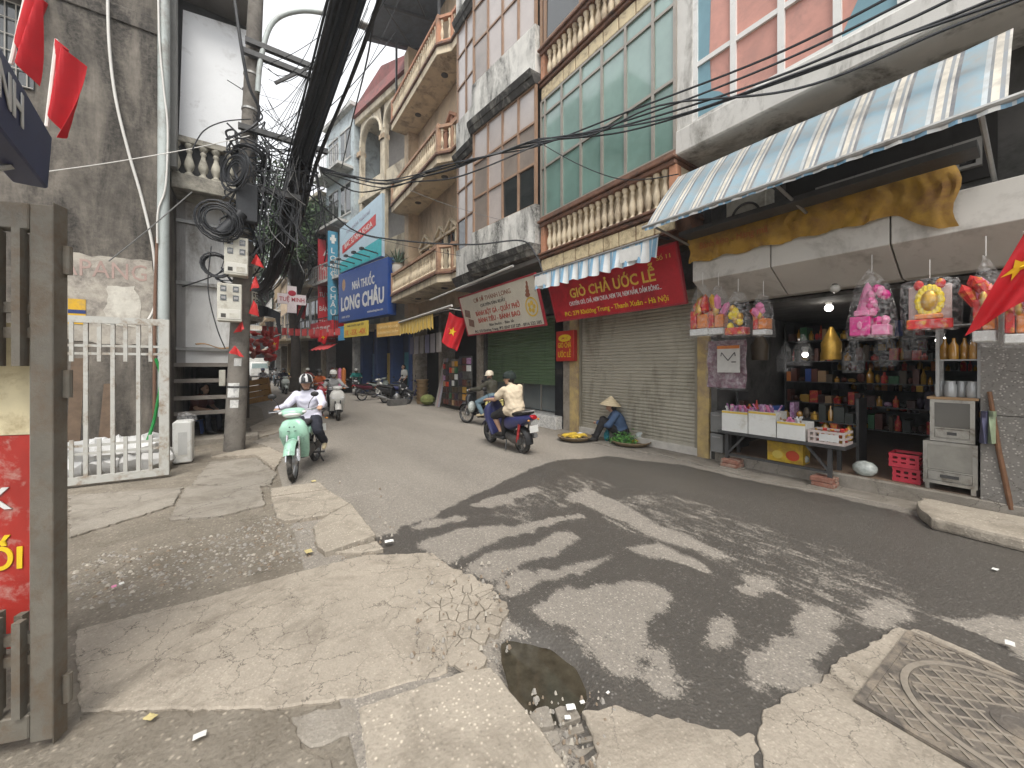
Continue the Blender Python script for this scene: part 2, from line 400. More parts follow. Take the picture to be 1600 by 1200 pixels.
WATER = mat('puddle_water', (.05, .043, .03), .025, .35, 14, spec=.6)
g = MB(); zz = -.052; c = sum((Vector(p) for p in PIT), Vector()) / len(PIT)
PIT = [c + (Vector(p) - c) * 1.25 for p in PIT]; ring = spline(PIT + [PIT[0]], 4)[:-1]
g.add([(c.x, c.y, zz)] + [(p.x, p.y, zz) for p in ring], [(0, i + 1, (i + 1) % len(ring) + 1) for i in range(len(ring))])
tag(g.build('puddle', WATER), 'dark puddle of dirty water in the broken gutter', kind='structure')

# ------------------------------------------------------------------ forecourt of broken concrete on the left
def rough_edge(poly, amp=.012, step=.09, seed=0):
    rnd = random.Random(seed); out = []; n = len(poly)
    for i in range(n):
        p = Vector(poly[i]); q = Vector(poly[(i + 1) % n]); k = max(1, int((q - p).length / step))
        for j in range(k):
            r = p.lerp(q, j / k); out.append((r.x + rnd.uniform(-amp, amp) * (j > 0), r.y + rnd.uniform(-amp, amp) * (j > 0)))
    return out
g = MB()
fpoly = [(.88, -6), (.88, .9), (1.0, 1.6), (1.16, 2.05), (.95, 2.7), (.86, 3.4), (.8, 5.4), (.55, 8), (.4, 17), (-3, 45), (-14, 45), (-14, -6)]
g.prism(rough_edge(fpoly, .01, .15), -.2, -.012)
fore = tag(g.build('forecourt', CONG), 'gravelly broken concrete forecourt', kind='structure')
def slab(poly, z, th, m, seed=0, amp=.012, name='paving_slab', parent=None, step=.07, bev=.008, tilt=(0, 0)):
    g = MB(); pts = rough_edge(poly, amp, step * .5, seed); c = sum((Vector(p[:2]) for p in poly), Vector((0, 0))) / len(poly)
    g.prism(pts, z - th, z)
    g.v = [Vector((v.x, v.y, v.z + (v.x - c.x) * tilt[0] + (v.y - c.y) * tilt[1])) for v in g.v]
    return g.build(name, m, parent or fore, bevel=bev)
slab(pix([(118, 985), (330, 932), (470, 893), (570, 868), (676, 864), (715, 893), (690, 925), (650, 950), (700, 985), (700, 1049), (684, 1057), (615, 1074), (557, 1092), (500, 1098), (430, 1107), (230, 1108), (126, 1112)]), .006, .1, CONK, 1, .008)
slab(pix([(126, 1118), (230, 1113), (430, 1113), (452, 1120), (470, 1168), (520, 1200), (560, 1320), (60, 1320), (40, 1200)]), .0, .1, CONG, 2, .02)
slab(pix([(560, 1108), (712, 1055), (768, 1045), (835, 1130), (885, 1200), (940, 1300), (590, 1300)]), .012, .1, CONS, 3, .006)
slab(pix([(455, 1118), (545, 1100), (556, 1108), (562, 1140), (485, 1166), (462, 1150)]), .002, .08, CON2, 4)
slab(pix([(424, 781), (512, 769), (546, 790), (514, 808), (445, 818), (433, 813)]), .035, .1, CONS, 5, .006)
slab(pix([(490, 828), (514, 810), (548, 792), (587, 843), (508, 869), (496, 859)]), .045, .12, CONS, 6, .006, tilt=(.02, 0))
slab(pix([(424, 766), (500, 756), (510, 767), (424, 778)]), .03, .1, CONS, 7, .008)
slab(pix([(522, 866), (590, 848), (600, 860), (566, 866)]), .02, .1, CONS, 8, .01)
slab(pix([(265, 813), (291, 762), (406, 757), (414, 790), (341, 808)]), .014, .1, CON2, 9, .015)
slab(pix([(300, 757), (330, 722), (400, 716), (432, 740), (420, 760)]), .012, .1, CON2, 10, .02)
slab(pix([(330, 716), (372, 706), (420, 700), (445, 712), (430, 735), (400, 713)]), .03, .1, CON, 11, .02)
slab(pix([(395, 690), (470, 672), (505, 690), (450, 710)]), .012, .1, CON2, 12, .02)
slab(pix([(390, 668), (450, 640), (480, 655), (470, 668), (400, 685)]), .014, .1, CON, 13, .02)
slab([gz(110, 840), gz(270, 790), gz(285, 762), gz(200, 768), gz(108, 775)], .01, .1, CON2, 14, .02)

def voronoi(poly, n, seed, gap=.006):
    rnd = random.Random(seed); P = [Vector(p[:2]) for p in poly]
    lo = Vector((min(p.x for p in P), min(p.y for p in P))); hi = Vector((max(p.x for p in P), max(p.y for p in P))); pts = []
    while len(pts) < n:
        q = Vector((rnd.uniform(lo.x, hi.x), rnd.uniform(lo.y, hi.y)))
        if inside(P, np.array([q.x]), np.array([q.y]))[0]: pts.append(q)
    for _ in range(7):
        for i, q in enumerate(pts):
            f = Vector((0, 0))
            for o in pts:
                if o is not q and (o - q).length < .16: f += (q - o) / ((q - o).length_squared + 1e-4)
            q2 = q + f * .00035
            if inside(P, np.array([q2.x]), np.array([q2.y]))[0]: pts[i] = q2
    cells = []
    for q in pts:
        d = rnd.uniform(.07, .11); cell = [q + Vector((math.cos(t * math.pi / 6), math.sin(t * math.pi / 6))) * d for t in range(12)]; cell = [q + (c - q) * rnd.uniform(.8, 1.1) for c in cell]
        for o in pts:
            if o is q or (o - q).length > .4: continue
            m = (o + q) / 2; nn = (o - q).normalized(); m = m - nn * gap; new = []
            for i in range(len(cell)):
                a, b = cell[i], cell[(i + 1) % len(cell)]; da, db = (a - m).dot(nn), (b - m).dot(nn)
                if da <= 0: new.append(a)
                if da * db < 0: new.append(a + (b - a) * (da / (da - db)))
            cell = new
            if len(cell) < 3: break
        if len(cell) >= 3: cells.append(cell)
    return cells
def shatter(poly, n, seed, z, m, gap=.002):
    rnd = random.Random(seed)
    for c in voronoi(pix(poly), n, seed, gap):
        g = MB(); dz = rnd.uniform(-.007, .001); g.prism([(p.x, p.y) for p in c], z - .06 + dz, z + dz)
        cc = sum((p for p in c), Vector((0, 0))) / len(c); tx, ty = rnd.uniform(-.03, .03), rnd.uniform(-.03, .03)
        g.v = [Vector((v.x, v.y, v.z + (v.x - cc.x) * tx + (v.y - cc.y) * ty)) for v in g.v]
        g.build('concrete_chunk', m, fore, bevel=.003)
shatter([(705, 880), (745, 918), (778, 950), (762, 975), (740, 1000), (728, 1046), (706, 1048), (708, 985), (662, 950), (700, 930)], 44, 3, .006, CON)
shatter([(850, 1128), (885, 1120), (900, 1160), (925, 1195), (940, 1215), (900, 1215)], 12, 12, -.0, CON2, .012)
# concrete round the drain cover
apron = tag(MB().prism(rough_edge(pix([(1186, 1140), (1192, 1112), (1240, 1086), (1285, 1066), (1312, 1030), (1340, 1020), (1398, 984), (1440, 988), (1520, 1022), (1620, 1075), (1800, 1160), (2200, 1500), (1300, 1500), (1195, 1230), (1185, 1165)]), .013, .035, 4), -.1, .013).build('concrete_apron', CONK, bevel=.004), 'pale concrete surround of the drain cover in the road', kind='structure')
tag(MB().prism(rough_edge(pix([(908, 1112), (962, 1102), (1000, 1116), (1060, 1122), (1110, 1140), (1180, 1150), (1190, 1240), (1200, 1330), (960, 1330), (930, 1190)]), .016, .035, 8), -.1, .008).build('concrete_patch', CON, bevel=.006), 'pale concrete patch in the road beside the puddle', kind='structure')
# pebbles worn out of the concrete
peb = MB(); rnd = random.Random(2); BAND = pix([(115, 965), (240, 930), (420, 890), (500, 872), (525, 850), (490, 822), (430, 800), (360, 830), (112, 870)])
bx0, bx1 = min(p.x for p in BAND), max(p.x for p in BAND); by0, by1 = min(p.y for p in BAND), max(p.y for p in BAND); k = 0
while k < 900:
    x, y = rnd.uniform(bx0, bx1), rnd.uniform(by0, by1)
    if not inside(BAND, np.array([x]), np.array([y]))[0]: continue
    k += 1; r = rnd.choice([.004, .006, .006, .008, .01, .013, .017]); peb.k = rnd.choice([0, 1, 1, 1, 2])
    T = TR(x, y, -.012 + r * .02, rnd.uniform(0, 3))
    peb.add([(-r, -r * .7, 0), (r * .9, -r * .8, 0), (r, r * .6, 0), (-r * .7, r * .8, 0), (-r * .5, -r * .3, r * .7), (r * .5, -r * .35, r * .6), (r * .4, r * .3, r * .75), (-r * .4, r * .4, r * .6)],
            [(4, 5, 6, 7), (0, 1, 5, 4), (1, 2, 6, 5), (2, 3, 7, 6), (3, 0, 4, 7)], T)
tag(peb.build('gravel', [mat('pebble_pale', (.4, .365, .31), .9), mat('pebble_grey', (.3, .28, .25), .9), mat('pebble_brown', (.24, .19, .14), .9)]), 'loose pebbles worn out of the forecourt concrete', kind='stuff')

# drain cover
mh = thing('drain_cover', 'square cast iron drain cover with round lid and diamond tread in the road', 'drain cover', (2.75, .06, .013), rad(-3))
CIRON = mat('cast_iron', (.13, .115, .1), .62, .25, 14, .5, 120, dirt=(.33, .28, .22), damt=.55, dscale=7, metal=.3)
CIRONW = mat('worn_iron_ridge', (.3, .265, .22), .5, .2, 20, metal=.3)
M = frame(mh); h = .44
g = MB(M); g.box(-h, h, -h, h, .0, .012); g.build('frame_plate', CIRON, mh, bevel=.004)
g = MB(M)
for a0 in (0, 1, 2, 3):
    T = Matrix.Rotation(a0 * math.pi / 2, 4, 'Z'); g.box(-h + .03, h, h - .03, h, .0125, .017, T)
g.build('frame_rim', CIRON, mh)
g = MB(M); g.lathe([(.372, .0125), (.372, .018), (.345, .018), (.345, .0125)], 40, cap=False); g.build('lid_ring', CIRONW, mh)
g = MB(M); g.lathe([(.342, .012), (.342, .0155), (.0, .0155)], 40, cap=False); lid = g.build('lid', CIRON, mh)
g = MB(M); g.lathe([(.09, .016), (.09, .0195), (.06, .0195), (.055, .017), (.0, .017)], 24, cap=False); g.build('lid_boss', CIRON, lid)
def clipcirc(p, d, r0, r1, n=60):
    out = []; cur = None
    for i in range(n + 1):
        q = p + d * ((i / n - .5) * 1.3); ok = r0 < q.length < r1 if r0 is not None else (max(abs(q.x), abs(q.y)) < h - .035 and q.length > .378)
        if ok: cur = (cur[0], q) if cur else (q, q)
        elif cur: out.append(cur); cur = None
    if cur: out.append(cur)
    return out
for nm, r0, r1, pr, sp in (('tread', .1, .335, lid, .058), ('tread', None, 0, mh, .058)):
    g = MB(M)
    for sgn in (1, -1):
        zo = (0 if r0 else -.003) + .0012 * (sgn > 0); d = Vector((math.cos(rad(45)), sgn * math.sin(rad(45)))); nn = Vector((-d.y, d.x))
        for k in range(-12, 13):
            for p, q in clipcirc(nn * k * sp, d, r0, r1):
                if (q - p).length > .03: g.bar((p.x, p.y, .0165 + zo), (q.x, q.y, .0165 + zo), .011, .006)
    o = g.build(nm, CIRONW, pr); o['kind'] = 'stuff'

# pavement strip, steps and plinths on the right
g = MB(); edge = [(XF - .2, -7), (XF - .2, 17.2)]; e2 = [(5.95 + .1 * math.sin(y * 2.1) + random.uniform(-.04, .04) - (.25 if y < .9 else 0), y) for y in np.arange(17.2, -7.2, -.25)]
g.prism([(XF + .6, -7), (XF + .6, 17.2)] + e2, -.1, .012); tag(g.build('pavement', CON2, bevel=.006), 'narrow concrete strip along the shop fronts', kind='structure')
g = MB(); g.box(XF - .07, XF + 8, -7, 3.2, -.1, .18); pl = tag(g.build('shop_plinth', CON2, bevel=.015), 'raised grey concrete step in front of the open shop', kind='structure')
g = MB(); g.prism(rough_edge([(5.35, -.55), (5.42, .65), (5.75, .78), (6.18, .82), (6.2, -.6)], .02, .1, 3), 0.012, .13); tag(g.build('step_slab', CONS, bevel=.03, segs=2), 'rounded concrete slab lying at the foot of the shop step', kind='structure')
# ------------------------------------------------------------------ houses on the right; house frame: s along the street, o outwards, z up
HM = Matrix.Translation((XF, 0, 0)) @ Matrix.Rotation(rad(90), 4, 'Z')
HB = Matrix.Translation((XF, BEND_Y, 0)) @ Matrix.Rotation(rad(90) + BEND, 4, 'Z')
WHITEW = mat('stained_white_wall', (.62, .61, .58), .85, .08, 3, .25, 60, dirt=(.16, .15, .13), damt=.42, dscale=1.7, stretch=(1, 1, .3))
WHITEC = mat('dull_white_panel', (.56, .54, .5), .7, .06, 2, dirt=(.3, .28, .25), damt=.3, dscale=1.2)
MOULD = mat('mouldy_band', (.66, .65, .61), .9, .15, 3, .4, 40, dirt=(.045, .045, .042), damt=.55, dscale=2.0, stretch=(1, 1, .35))
BLACKM = mat('black_mould', (.07, .068, .064), .95, .3, 6, .5, 40, dirt=(.3, .29, .26), damt=.35, dscale=3)
CREAM = mat('cream_paint', (.69, .59, .43), .85, .1, 3, .2, 60, dirt=(.3, .23, .16), damt=.36, dscale=1.8, stretch=(1, 1, .35))
CREAMD = mat('ochre_render', (.58, .45, .31), .88, .12, 2.5, .25, 50, dirt=(.3, .22, .15), damt=.42, dscale=1.3, stretch=(1, 1, .4))
TILE = mat('cream_tile', (.68, .57, .36), .5, .1, 9, .1, 60, dirt=(.3, .22, .13), damt=.4, dscale=5)
BROWN = mat('brown_moulding', (.2, .105, .07), .7, .2, 8, .2, 60, dirt=(.07, .05, .04), damt=.4, dscale=4)
SALMON = mat('salmon_paint', (.52, .26, .16), .8, .12, 4, dirt=(.25, .15, .1), damt=.35)
MAROON = mat('maroon_paint', (.22, .075, .07), .7, .15, 5, dirt=(.1, .06, .05), damt=.35)
RUST = mat('brown_window_frame', (.3, .19, .125), .55, .15, 6)
ALU = mat('grey_window_frame', (.36, .33, .29), .45, .1, 8, metal=.4)
WFRAME = mat('white_window_frame', (.72, .72, .7), .5, .06, 5, dirt=(.35, .33, .3), damt=.25)
GREENGL = glassmat('green_glass', (.25, .37, .335), .08, spec=1.0, var=.16); GREENGL2 = glassmat('deeper_green_glass', (.17, .285, .25), .16, var=.18)
PINKGL = glassmat('mauve_glass', (.46, .41, .385), .2, var=.12); PINKGL2 = glassmat('brown_glass', (.26, .22, .19), .15, var=.2)
DARKGL = glassmat('dark_glass', (.03, .035, .035), .08)
PINKC = mat('pink_blind', (.58, .29, .235), .35, .12, 3, dirt=(.45, .24, .2), damt=.4, dscale=2); BLUEC = mat('blue_blind', (.17, .31, .37), .35, .1, 3)
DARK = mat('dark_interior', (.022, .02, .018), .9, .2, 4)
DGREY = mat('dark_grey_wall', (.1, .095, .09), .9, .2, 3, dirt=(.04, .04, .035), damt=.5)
GRANITE = concrete('granite_cladding', (.24, .225, .205), rough=.55, speck=.9, bump=.15, damt=.3, spscale=46)
STEEL = mat('galvanised_steel', (.36, .36, .35), .45, .12, 10, metal=.6, dirt=(.15, .13, .11), damt=.3)
DSTEEL = mat('dark_steel', (.06, .06, .06), .5, .2, 10, metal=.3)
def at(M, s, o, z, rz=0): return M @ TR(s, o, z, rz)
def balu_mesh(name, h, r, m, sides=10):
    p = [(.9, 0), (.9, .06), (.55, .09), (.5, .14), (.8, .22), (1., .34), (.85, .46), (.5, .62), (.42, .72), (.62, .76), (.62, .8), (.45, .84), (.85, .92), (.9, .95), (.9, 1)]
    return MB().lathe([(a * r, b * h) for a, b in p], sides).mesh(name, m, smooth=50)
def rail(par, M, pts, z0, z1, w, m, name):
    g = MB(M)
    for i in range(len(pts) - 1):
        a, b = Vector(pts[i]), Vector(pts[i + 1]); d = (b - a).normalized(); n = Vector((-d.y, d.x)) * w / 2
        e = d * (w * .2); a2 = a - (e if i else e * 0); b2 = b + (e if i < len(pts) - 2 else e * 0)
        off = .0012 * i
        g.prism([a2 - n, b2 - n, b2 + n, a2 + n], z0 - off, z1 + off)
    return g.build(name, m, par)
def balustrade(par, M, pts, z0, h, me, m, spacing, w=.16, posts=True, pm=None):
    rail(par, M, pts, z0, z0 + .09, w * .9, m, 'base_rail'); rail(par, M, pts, z0 + h - .1, z0 + h, w, m, 'top_rail')
    for i in range(len(pts) - 1):
        a, b = Vector(pts[i]), Vector(pts[i + 1]); L = (b - a).length; n = int((L - .1) / spacing)
        for k in range(n): 
            p = a.lerp(b, (k + .5) / n); inst(me, 'baluster', par, at(M, p.x, p.y, z0 + .09))
    if posts:
        for i, p in enumerate(pts): MB(M).box(p[0] - w * .48, p[0] + w * .48, p[1] - w * .48, p[1] + w * .48, z0 - .02, z0 + h + .06).build('post', pm or m, par, bevel=.01)
def pane_grid(par, M, ss, zs, o, glass, fm, fw=.05, fd=.06, curve=None, pick=None, name='window_pane'):
    """panes one by one between vertical frames at ss and transoms at zs; curve(s) gives the outward offset"""
    c = curve or (lambda s: o); rnd = random.Random(len(ss) * 7 + int(zs[0] * 10))
    g = MB(M)
    for s in ss: g.box(s - fw / 2, s + fw / 2, c(s) - fd / 2, c(s) + fd / 2, zs[0], zs[-1])
    for j, z in enumerate(zs):
        for i in range(len(ss) - 1): g.bar((ss[i], c(ss[i]), z), (ss[i + 1], c(ss[i + 1]), z), fd * .9, fw * .92)
    g.build('window_frame', fm, par)
    for i in range(len(ss) - 1):
        for j in range(len(zs) - 1):
            a, b = ss[i], ss[i + 1]; mt = pick(i, j) if pick else glass
            t = rnd.uniform(-.009, .009)
            MB(M).add([(a, c(a) + t, zs[j]), (b, c(b) + t, zs[j]), (b, c(b) - t, zs[j + 1]), (a, c(a) - t, zs[j + 1]), (a, c(a) + t - .012, zs[j]), (b, c(b) + t - .012, zs[j]), (b, c(b) - t - .012, zs[j + 1]), (a, c(a) - t - .012, zs[j + 1])],
                      [(0, 1, 2, 3), (7, 6, 5, 4), (0, 4, 5, 1), (1, 5, 6, 2), (2, 6, 7, 3), (3, 7, 4, 0)]).build(name, mt, par)
def corrug(M, s0, s1, z0, z1, o, pitch, depth):
    g = MB(M); n = int((z1 - z0) / pitch); prof = []
    for k in range(n):
        z = z0 + k * pitch
        for t, d in ((0, 0), (.12, .7), (.35, 1), (.65, 1), (.86, .7), (.93, 0)): prof.append((z + t * pitch, o + d * depth))
    vs = [(s, q, z) for z, q in prof for s in (s0, s1)]
    g.add(vs, [(2 * i, 2 * i + 1, 2 * i + 3, 2 * i + 2) for i in range(len(prof) - 1)]); return g

# --- house A: white house with pink blinds above the open votive shop
A = thing('shop_house', 'white house with pink and blue panes over an open votive goods shop', 'house', (XF, 3.2, 0), rad(90))
MB(HM).box(-5, 3.28, -8, .88, 5.27, 9.4).build('upper_wall', WHITEW, A)
g = MB(HM); g.box(-5, 3.33, -.4, 1.03, 4.87, 5.25); g.build('floor_slab', WHITEW, A, bevel=.02)
MB(HM).box(3.06, 3.32, .88, 1.0, 5.252, 9.4).build('pilaster', WHITEW, A, bevel=.01)
sA = [-1.2, -.7, -.2, .3, .85, 1.37, 1.92, 2.49, 3.03]; zA = [5.27, 6.1, 7.35, 8.4]
def pickA(i, j): return PINKC
pane_grid(A, HM, sA, zA, .95, PINKC, WFRAME, .075, .08, pick=lambda i, j: BLUEC if i == 4 and j == 2 else (GREENGL2 if i == 3 else PINKC))
for nm, poly in (('blue_film', [(3.0, 5.3), (2.5, 5.3), (2.68, 5.52), (2.8, 5.6), (2.82, 6.07), (3.0, 6.07)]), ('blue_film', [(3.0, 6.13), (2.83, 6.13), (2.8, 7.3), (3.0, 7.3)]), ('blue_film', [(1.36, 5.3), (.87, 5.3), (.87, 6.06), (1.0, 6.06)])):
    MB(HM).add([(p, .958, q) for p, q in poly], [tuple(range(len(poly)))]).build(nm, BLUEC, A, solid=.003)
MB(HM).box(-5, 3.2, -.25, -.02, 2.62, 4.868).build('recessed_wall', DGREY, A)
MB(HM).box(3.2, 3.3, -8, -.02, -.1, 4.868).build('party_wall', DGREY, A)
for k, (a, b) in enumerate(((-5, .97), (.985, 2.11), (2.125, 3.19))):
    g = MB(HM); pr = [(-.02, 3.32), (.76, 3.32), (.76, 2.92), (.2, 2.62), (-.02, 2.62)]
    g.add([(a, o, z) for o, z in pr] + [(b, o, z) for o, z in pr], [tuple(range(4, -1, -1)), tuple(range(5, 10))] + [(i, (i + 1) % 5, 5 + (i + 1) % 5, 5 + i) for i in range(5)])
    g.build('canopy_panel', WHITEC, A, bevel=.006)
# ventilation blocks over the canopy
VENT = mat('cement_vent_block', (.3, .29, .27), .9, .15, 6)
g = MB(); g.box(-.1, .1, 0, .08, 0, .03).box(-.1, .1, 0, .08, .27, .3).box(-.1, -.06, 0, .08, .03, .27).box(.06, .1, 0, .08, .03, .27).box(-.06, .06, 0, .07, .13, .17)
vm = g.mesh('vent_block', VENT)
for k in range(7): inst(vm, 'vent_block', A, at(HM, .5 + k * .205, .0, 3.75))
g = MB(HM); g.box(.3, 2.2, -.02, .012, 3.62, 4.3); g.build('vent_backing', DARK, A)
# stone pillar, shop room
g = MB(HM); g.box(-5, .41, -.3, .06, .18, 1.08); g.build('stone_panel', GRANITE, A)
g = MB(HM); g.box(-5, .41, -.3, .06, 1.088, 2.6); g.build('stone_panel', GRANITE, A)
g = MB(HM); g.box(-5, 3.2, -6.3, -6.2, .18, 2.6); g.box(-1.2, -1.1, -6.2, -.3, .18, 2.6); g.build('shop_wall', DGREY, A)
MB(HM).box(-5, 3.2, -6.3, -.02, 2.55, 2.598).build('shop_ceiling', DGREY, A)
FLOORT = mat('brown_floor_tile', (.2, .14, .1), .35, .15, 3)
MB(HM).box(-5, 3.2, -6.2, -.0, .181, .187).build('shop_floor', FLOORT, A)

# --- house B: green glass over a closed shutter
B = thing('glazed_house', 'house with green glass bays, brown mouldings and a closed olive roller shutter', 'house', (XF, 6.7, 0), rad(90))
YP = mat('peeling_yellow_paint', (.5, .37, .16), .88, .12, 6, .4, 40, dirt=(.27, .2, .14), damt=.6, dscale=2.6)
GREYP = mat('bare_plaster', (.33, .29, .24), .9, .15, 6, .4, 40, dirt=(.15, .12, .09), damt=.6, dscale=3)
MB(HM).box(6.45, 6.74, -.4, .02, 0, 3.72).build('pillar', YP, B, bevel=.012)
MB(HM).box(6.745, 7.0, -.4, -.01, 0, 3.72).build('pillar', GREYP, B, bevel=.012)
MB(HM).box(3.32, 3.53, -.4, .02, 0, 3.72).build('pillar', YP, B, bevel=.012)
SHUT = mat('olive_shutter', (.42, .39, .32), .5, .08, 2.5, metal=.15, dirt=(.2, .18, .13), damt=.4, dscale=1.2, stretch=(1, 1, .3))
SHUTG = mat('green_shutter', (.105, .16, .085), .5, .1, 2.5, metal=.1, dirt=(.06, .09, .05), damt=.4, dscale=1.2, stretch=(1, 1, .3))
corrug(HM, 3.6, 6.42, .21, 3.0, -.1, .068, .02).build('shutter_curtain', SHUT, B, smooth=35)
MB(HM).box(3.6, 6.42, -.1, -.06, .15, .215).build('bottom_bar', SHUT, B)
for s in (3.565, 6.435): MB(HM).box(s - .035, s + .035, -.12, -.03, .1, 3.0).build('shutter_guide', mat('shutter_guide', (.25, .23, .18), .5, .1), B)
MB(HM).box(3.5, 6.5, -.14, -.12, 2.95, 3.72).build('lintel', DGREY, B)
MB(HM).box(3.3, 6.98, -.45, -.02, -.1, .15).build('threshold', mat('pale_sill', (.5, .47, .42), .8, .15, 6, .3), B, bevel=.012)
def bandB(z, balus=True):
    MB(HM).box(3.32, 6.62, .2, 1.0, z, z + .3).build('band_core', BROWN, B)
    t = MB().box(-.172, .172, -.02, .02, 0, .255).mesh('tile', TILE, bevel=.01)
    for k in range(9): inst(t, 'tile', B, at(HM, 3.51 + k * .365, 1.003, z + .02))
    g = MB(HM); g.box(3.3, 6.64, .2, 1.06, z + .302, z + .37).box(3.31, 6.63, .2, 1.1, z + .372, z + .42); g.build('moulding', BROWN, B, bevel=.012)
    if balus:
        MB(HM).box(3.32, 6.62, .5, .88, z + .422, z + 1.02).build('parapet_wall', CREAM, B)
        for s in (3.37, 6.56): MB(HM).box(s - .06, s + .06, .88, 1.02, z + .422, z + 1.02).build('end_block', SALMON, B)
        me = balu_mesh('baluster', .6, .068, CREAM)
        for k in range(19): inst(me, 'baluster', B, at(HM, 3.53 + k * .158, .96, z + .422))
        g = MB(HM); g.box(3.31, 6.63, .3, 1.06, z + 1.022, z + 1.1).box(3.29, 6.65, .3, 1.11, z + 1.102, z + 1.16).box(3.31, 6.63, .3, 1.05, z + 1.162, z + 1.24); g.build('top_moulding', BROWN, B, bevel=.012)
bandB(3.73); bandB(7.62)
MB(HM).box(3.32, 6.62, -8, .9, 4.97, 7.62).build('upper_wall', DGREY, B); MB(HM).box(3.3, 7.0, -8, .2, 3.722, 4.97).build('floor_slab', DGREY, B)
MB(HM).box(3.32, 6.62, -8, .5, 7.62, 13).build('attic_wall', DGREY, B)
sB = [3.33, 3.72, 4.27, 4.81, 5.36, 5.92, 6.47, 6.6]; zB = [4.975, 6.08, 7.26, 7.6]
pane_grid(B, HM, sB, zB, 1.0, GREENGL, ALU, .05, .07, pick=lambda i, j: GREENGL2 if j == 0 else GREENGL)
pane_grid(B, HM, sB[::2] + [6.6], [8.87, 10.2, 11.6], 1.0, DARKGL, RUST, .07, .07)
# --- house C: mauve glazed bays with mouldy parapets over a green shutter
C = thing('bay_fronted_house', 'house with mauve glazed bays and black mouldy parapets over a green shutter', 'house', (XF, 11, 0), rad(90))
def cc(s):
    if s > 9.75: return 1.0
    if s > 9.15: t = (9.75 - s) / .6; return 1.0 + .4 * (3 * t * t - 2 * t ** 3)
    return 1.4 - .26 * (9.15 - s) / 2.45
def curveband(z0, z1, m, name, d0=0, d1=0, back=.3, s0=6.68, s1=10.95):
    g = MB(HM); n = 34; ss = [lerp(s1, s0, i / n) for i in range(n + 1)]
    prof = lambda s: [(cc(s) - back, z0), (cc(s) + d0, z0), (cc(s) + d1, z1), (cc(s) - back, z1)]
    vs = []; [vs.extend([(s, o, z) for o, z in prof(s)]) for s in ss]
    fs = [(4 * i + a, 4 * i + (a + 1) % 4, 4 * i + 4 + (a + 1) % 4, 4 * i + 4 + a) for i in range(n) for a in range(4)] + [(3, 2, 1, 0), (4 * n, 4 * n + 1, 4 * n + 2, 4 * n + 3)]
    g.add(vs, fs); return g.build(name, m, C, smooth=40)
for z, top in ((4.4, 5.3), (8.32, 9.4), (12.6, 13.6)):
    curveband(z, top, MOULD, 'parapet'); curveband(z - .14, z - .002, BLACKM, 'cornice', .1, .16); curveband(z - .26, z - .142, BLACKM, 'cornice', .02, .08)
sC = [6.72, 7.3, 7.9, 8.5, 9.15, 9.45, 9.75, 10.35, 10.93]
rc = random.Random(4)
pane_grid(C, HM, sC, [5.3, 6.25, 7.2, 8.05], 0, PINKGL, RUST, .055, .07, curve=lambda s: cc(s) - .06, pick=lambda i, j: DARKGL if (i, j) in ((0, 0), (1, 0), (7, 0)) else PINKGL2 if (i, j) in ((0, 1), (3, 0), (3, 1), (1, 1), (4, 0), (4, 1), (4, 2)) else PINKGL)
pane_grid(C, HM, sC, [9.4, 10.5, 11.5, 12.35], 0, PINKGL, RUST, .055, .07, curve=lambda s: cc(s) - .06, pick=lambda i, j: PINKGL2 if i in (3, 4) else PINKGL)
MB(HM).box(6.72, 10.93, -8, .75, 4.42, 13.6).build('upper_wall', DGREY, C)
MB(HM).box(6.7, 10.95, -.4, 1.0, 4.02, 4.13).build('soffit', mat('grey_soffit', (.22, .21, .2), .9, .15, 2), C)
corrug(HM, 7.3, 10.75, 1.16, 3.0, -.1, .085, .024).build('shutter_curtain', SHUTG, C, smooth=35)
MB(HM).box(7.3, 10.75, -.12, -.05, 1.1, 1.165).build('bottom_bar', SHUTG, C)
BLKT = mat('black_gloss_tile', (.02, .02, .022), .15, .2, 6)
MB(HM).box(7.003, 7.29, -.4, .0, .0, 4.0).build('door_jamb', BLKT, C); MB(HM).box(10.78, 11.0, -.4, .0, .0, 4.0).build('door_jamb', DGREY, C)
MB(HM).box(7.0, 11.0, -.5, -.14, 3.0, 4.0).build('lintel', DGREY, C)
for k in range(4):
    a = 7.35 + k * .85; MB(HM).box(a, a + .82, -.32, -.3, .36, 1.1).build('display_pane', glassmat('grey_glass', (.12, .14, .14), .15), C)
    MB(HM).box(a - .025, a + .012, -.33, -.27, .34, 1.1).build('display_frame', ALU, C)
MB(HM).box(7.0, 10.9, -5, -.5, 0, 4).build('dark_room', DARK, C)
def marble():
    m = bpy.data.materials.new('veined_marble'); m.use_nodes = True; t = NT(m)
    v = t.noise(t.pos(), 5, 8, .65, 2.2); f = t.math('ABSOLUTE', t.math('SUBTRACT', v, .5)); f = t.mapr(f, 0, .05, 1, 0)
    b = t.n('BsdfPrincipled', Roughness=.25); t.t.links.new(t.mix(t.math('MULTIPLY', f, .7), (.66, .65, .62), (.2, .2, .2)), b.inputs['Base Color']); t.out(b.outputs[0]); return m
MARB = marble()
MB(HM).box(7.02, 9.6, -.5, .22, .0, .33).build('marble_step', MARB, C, bevel=.01)
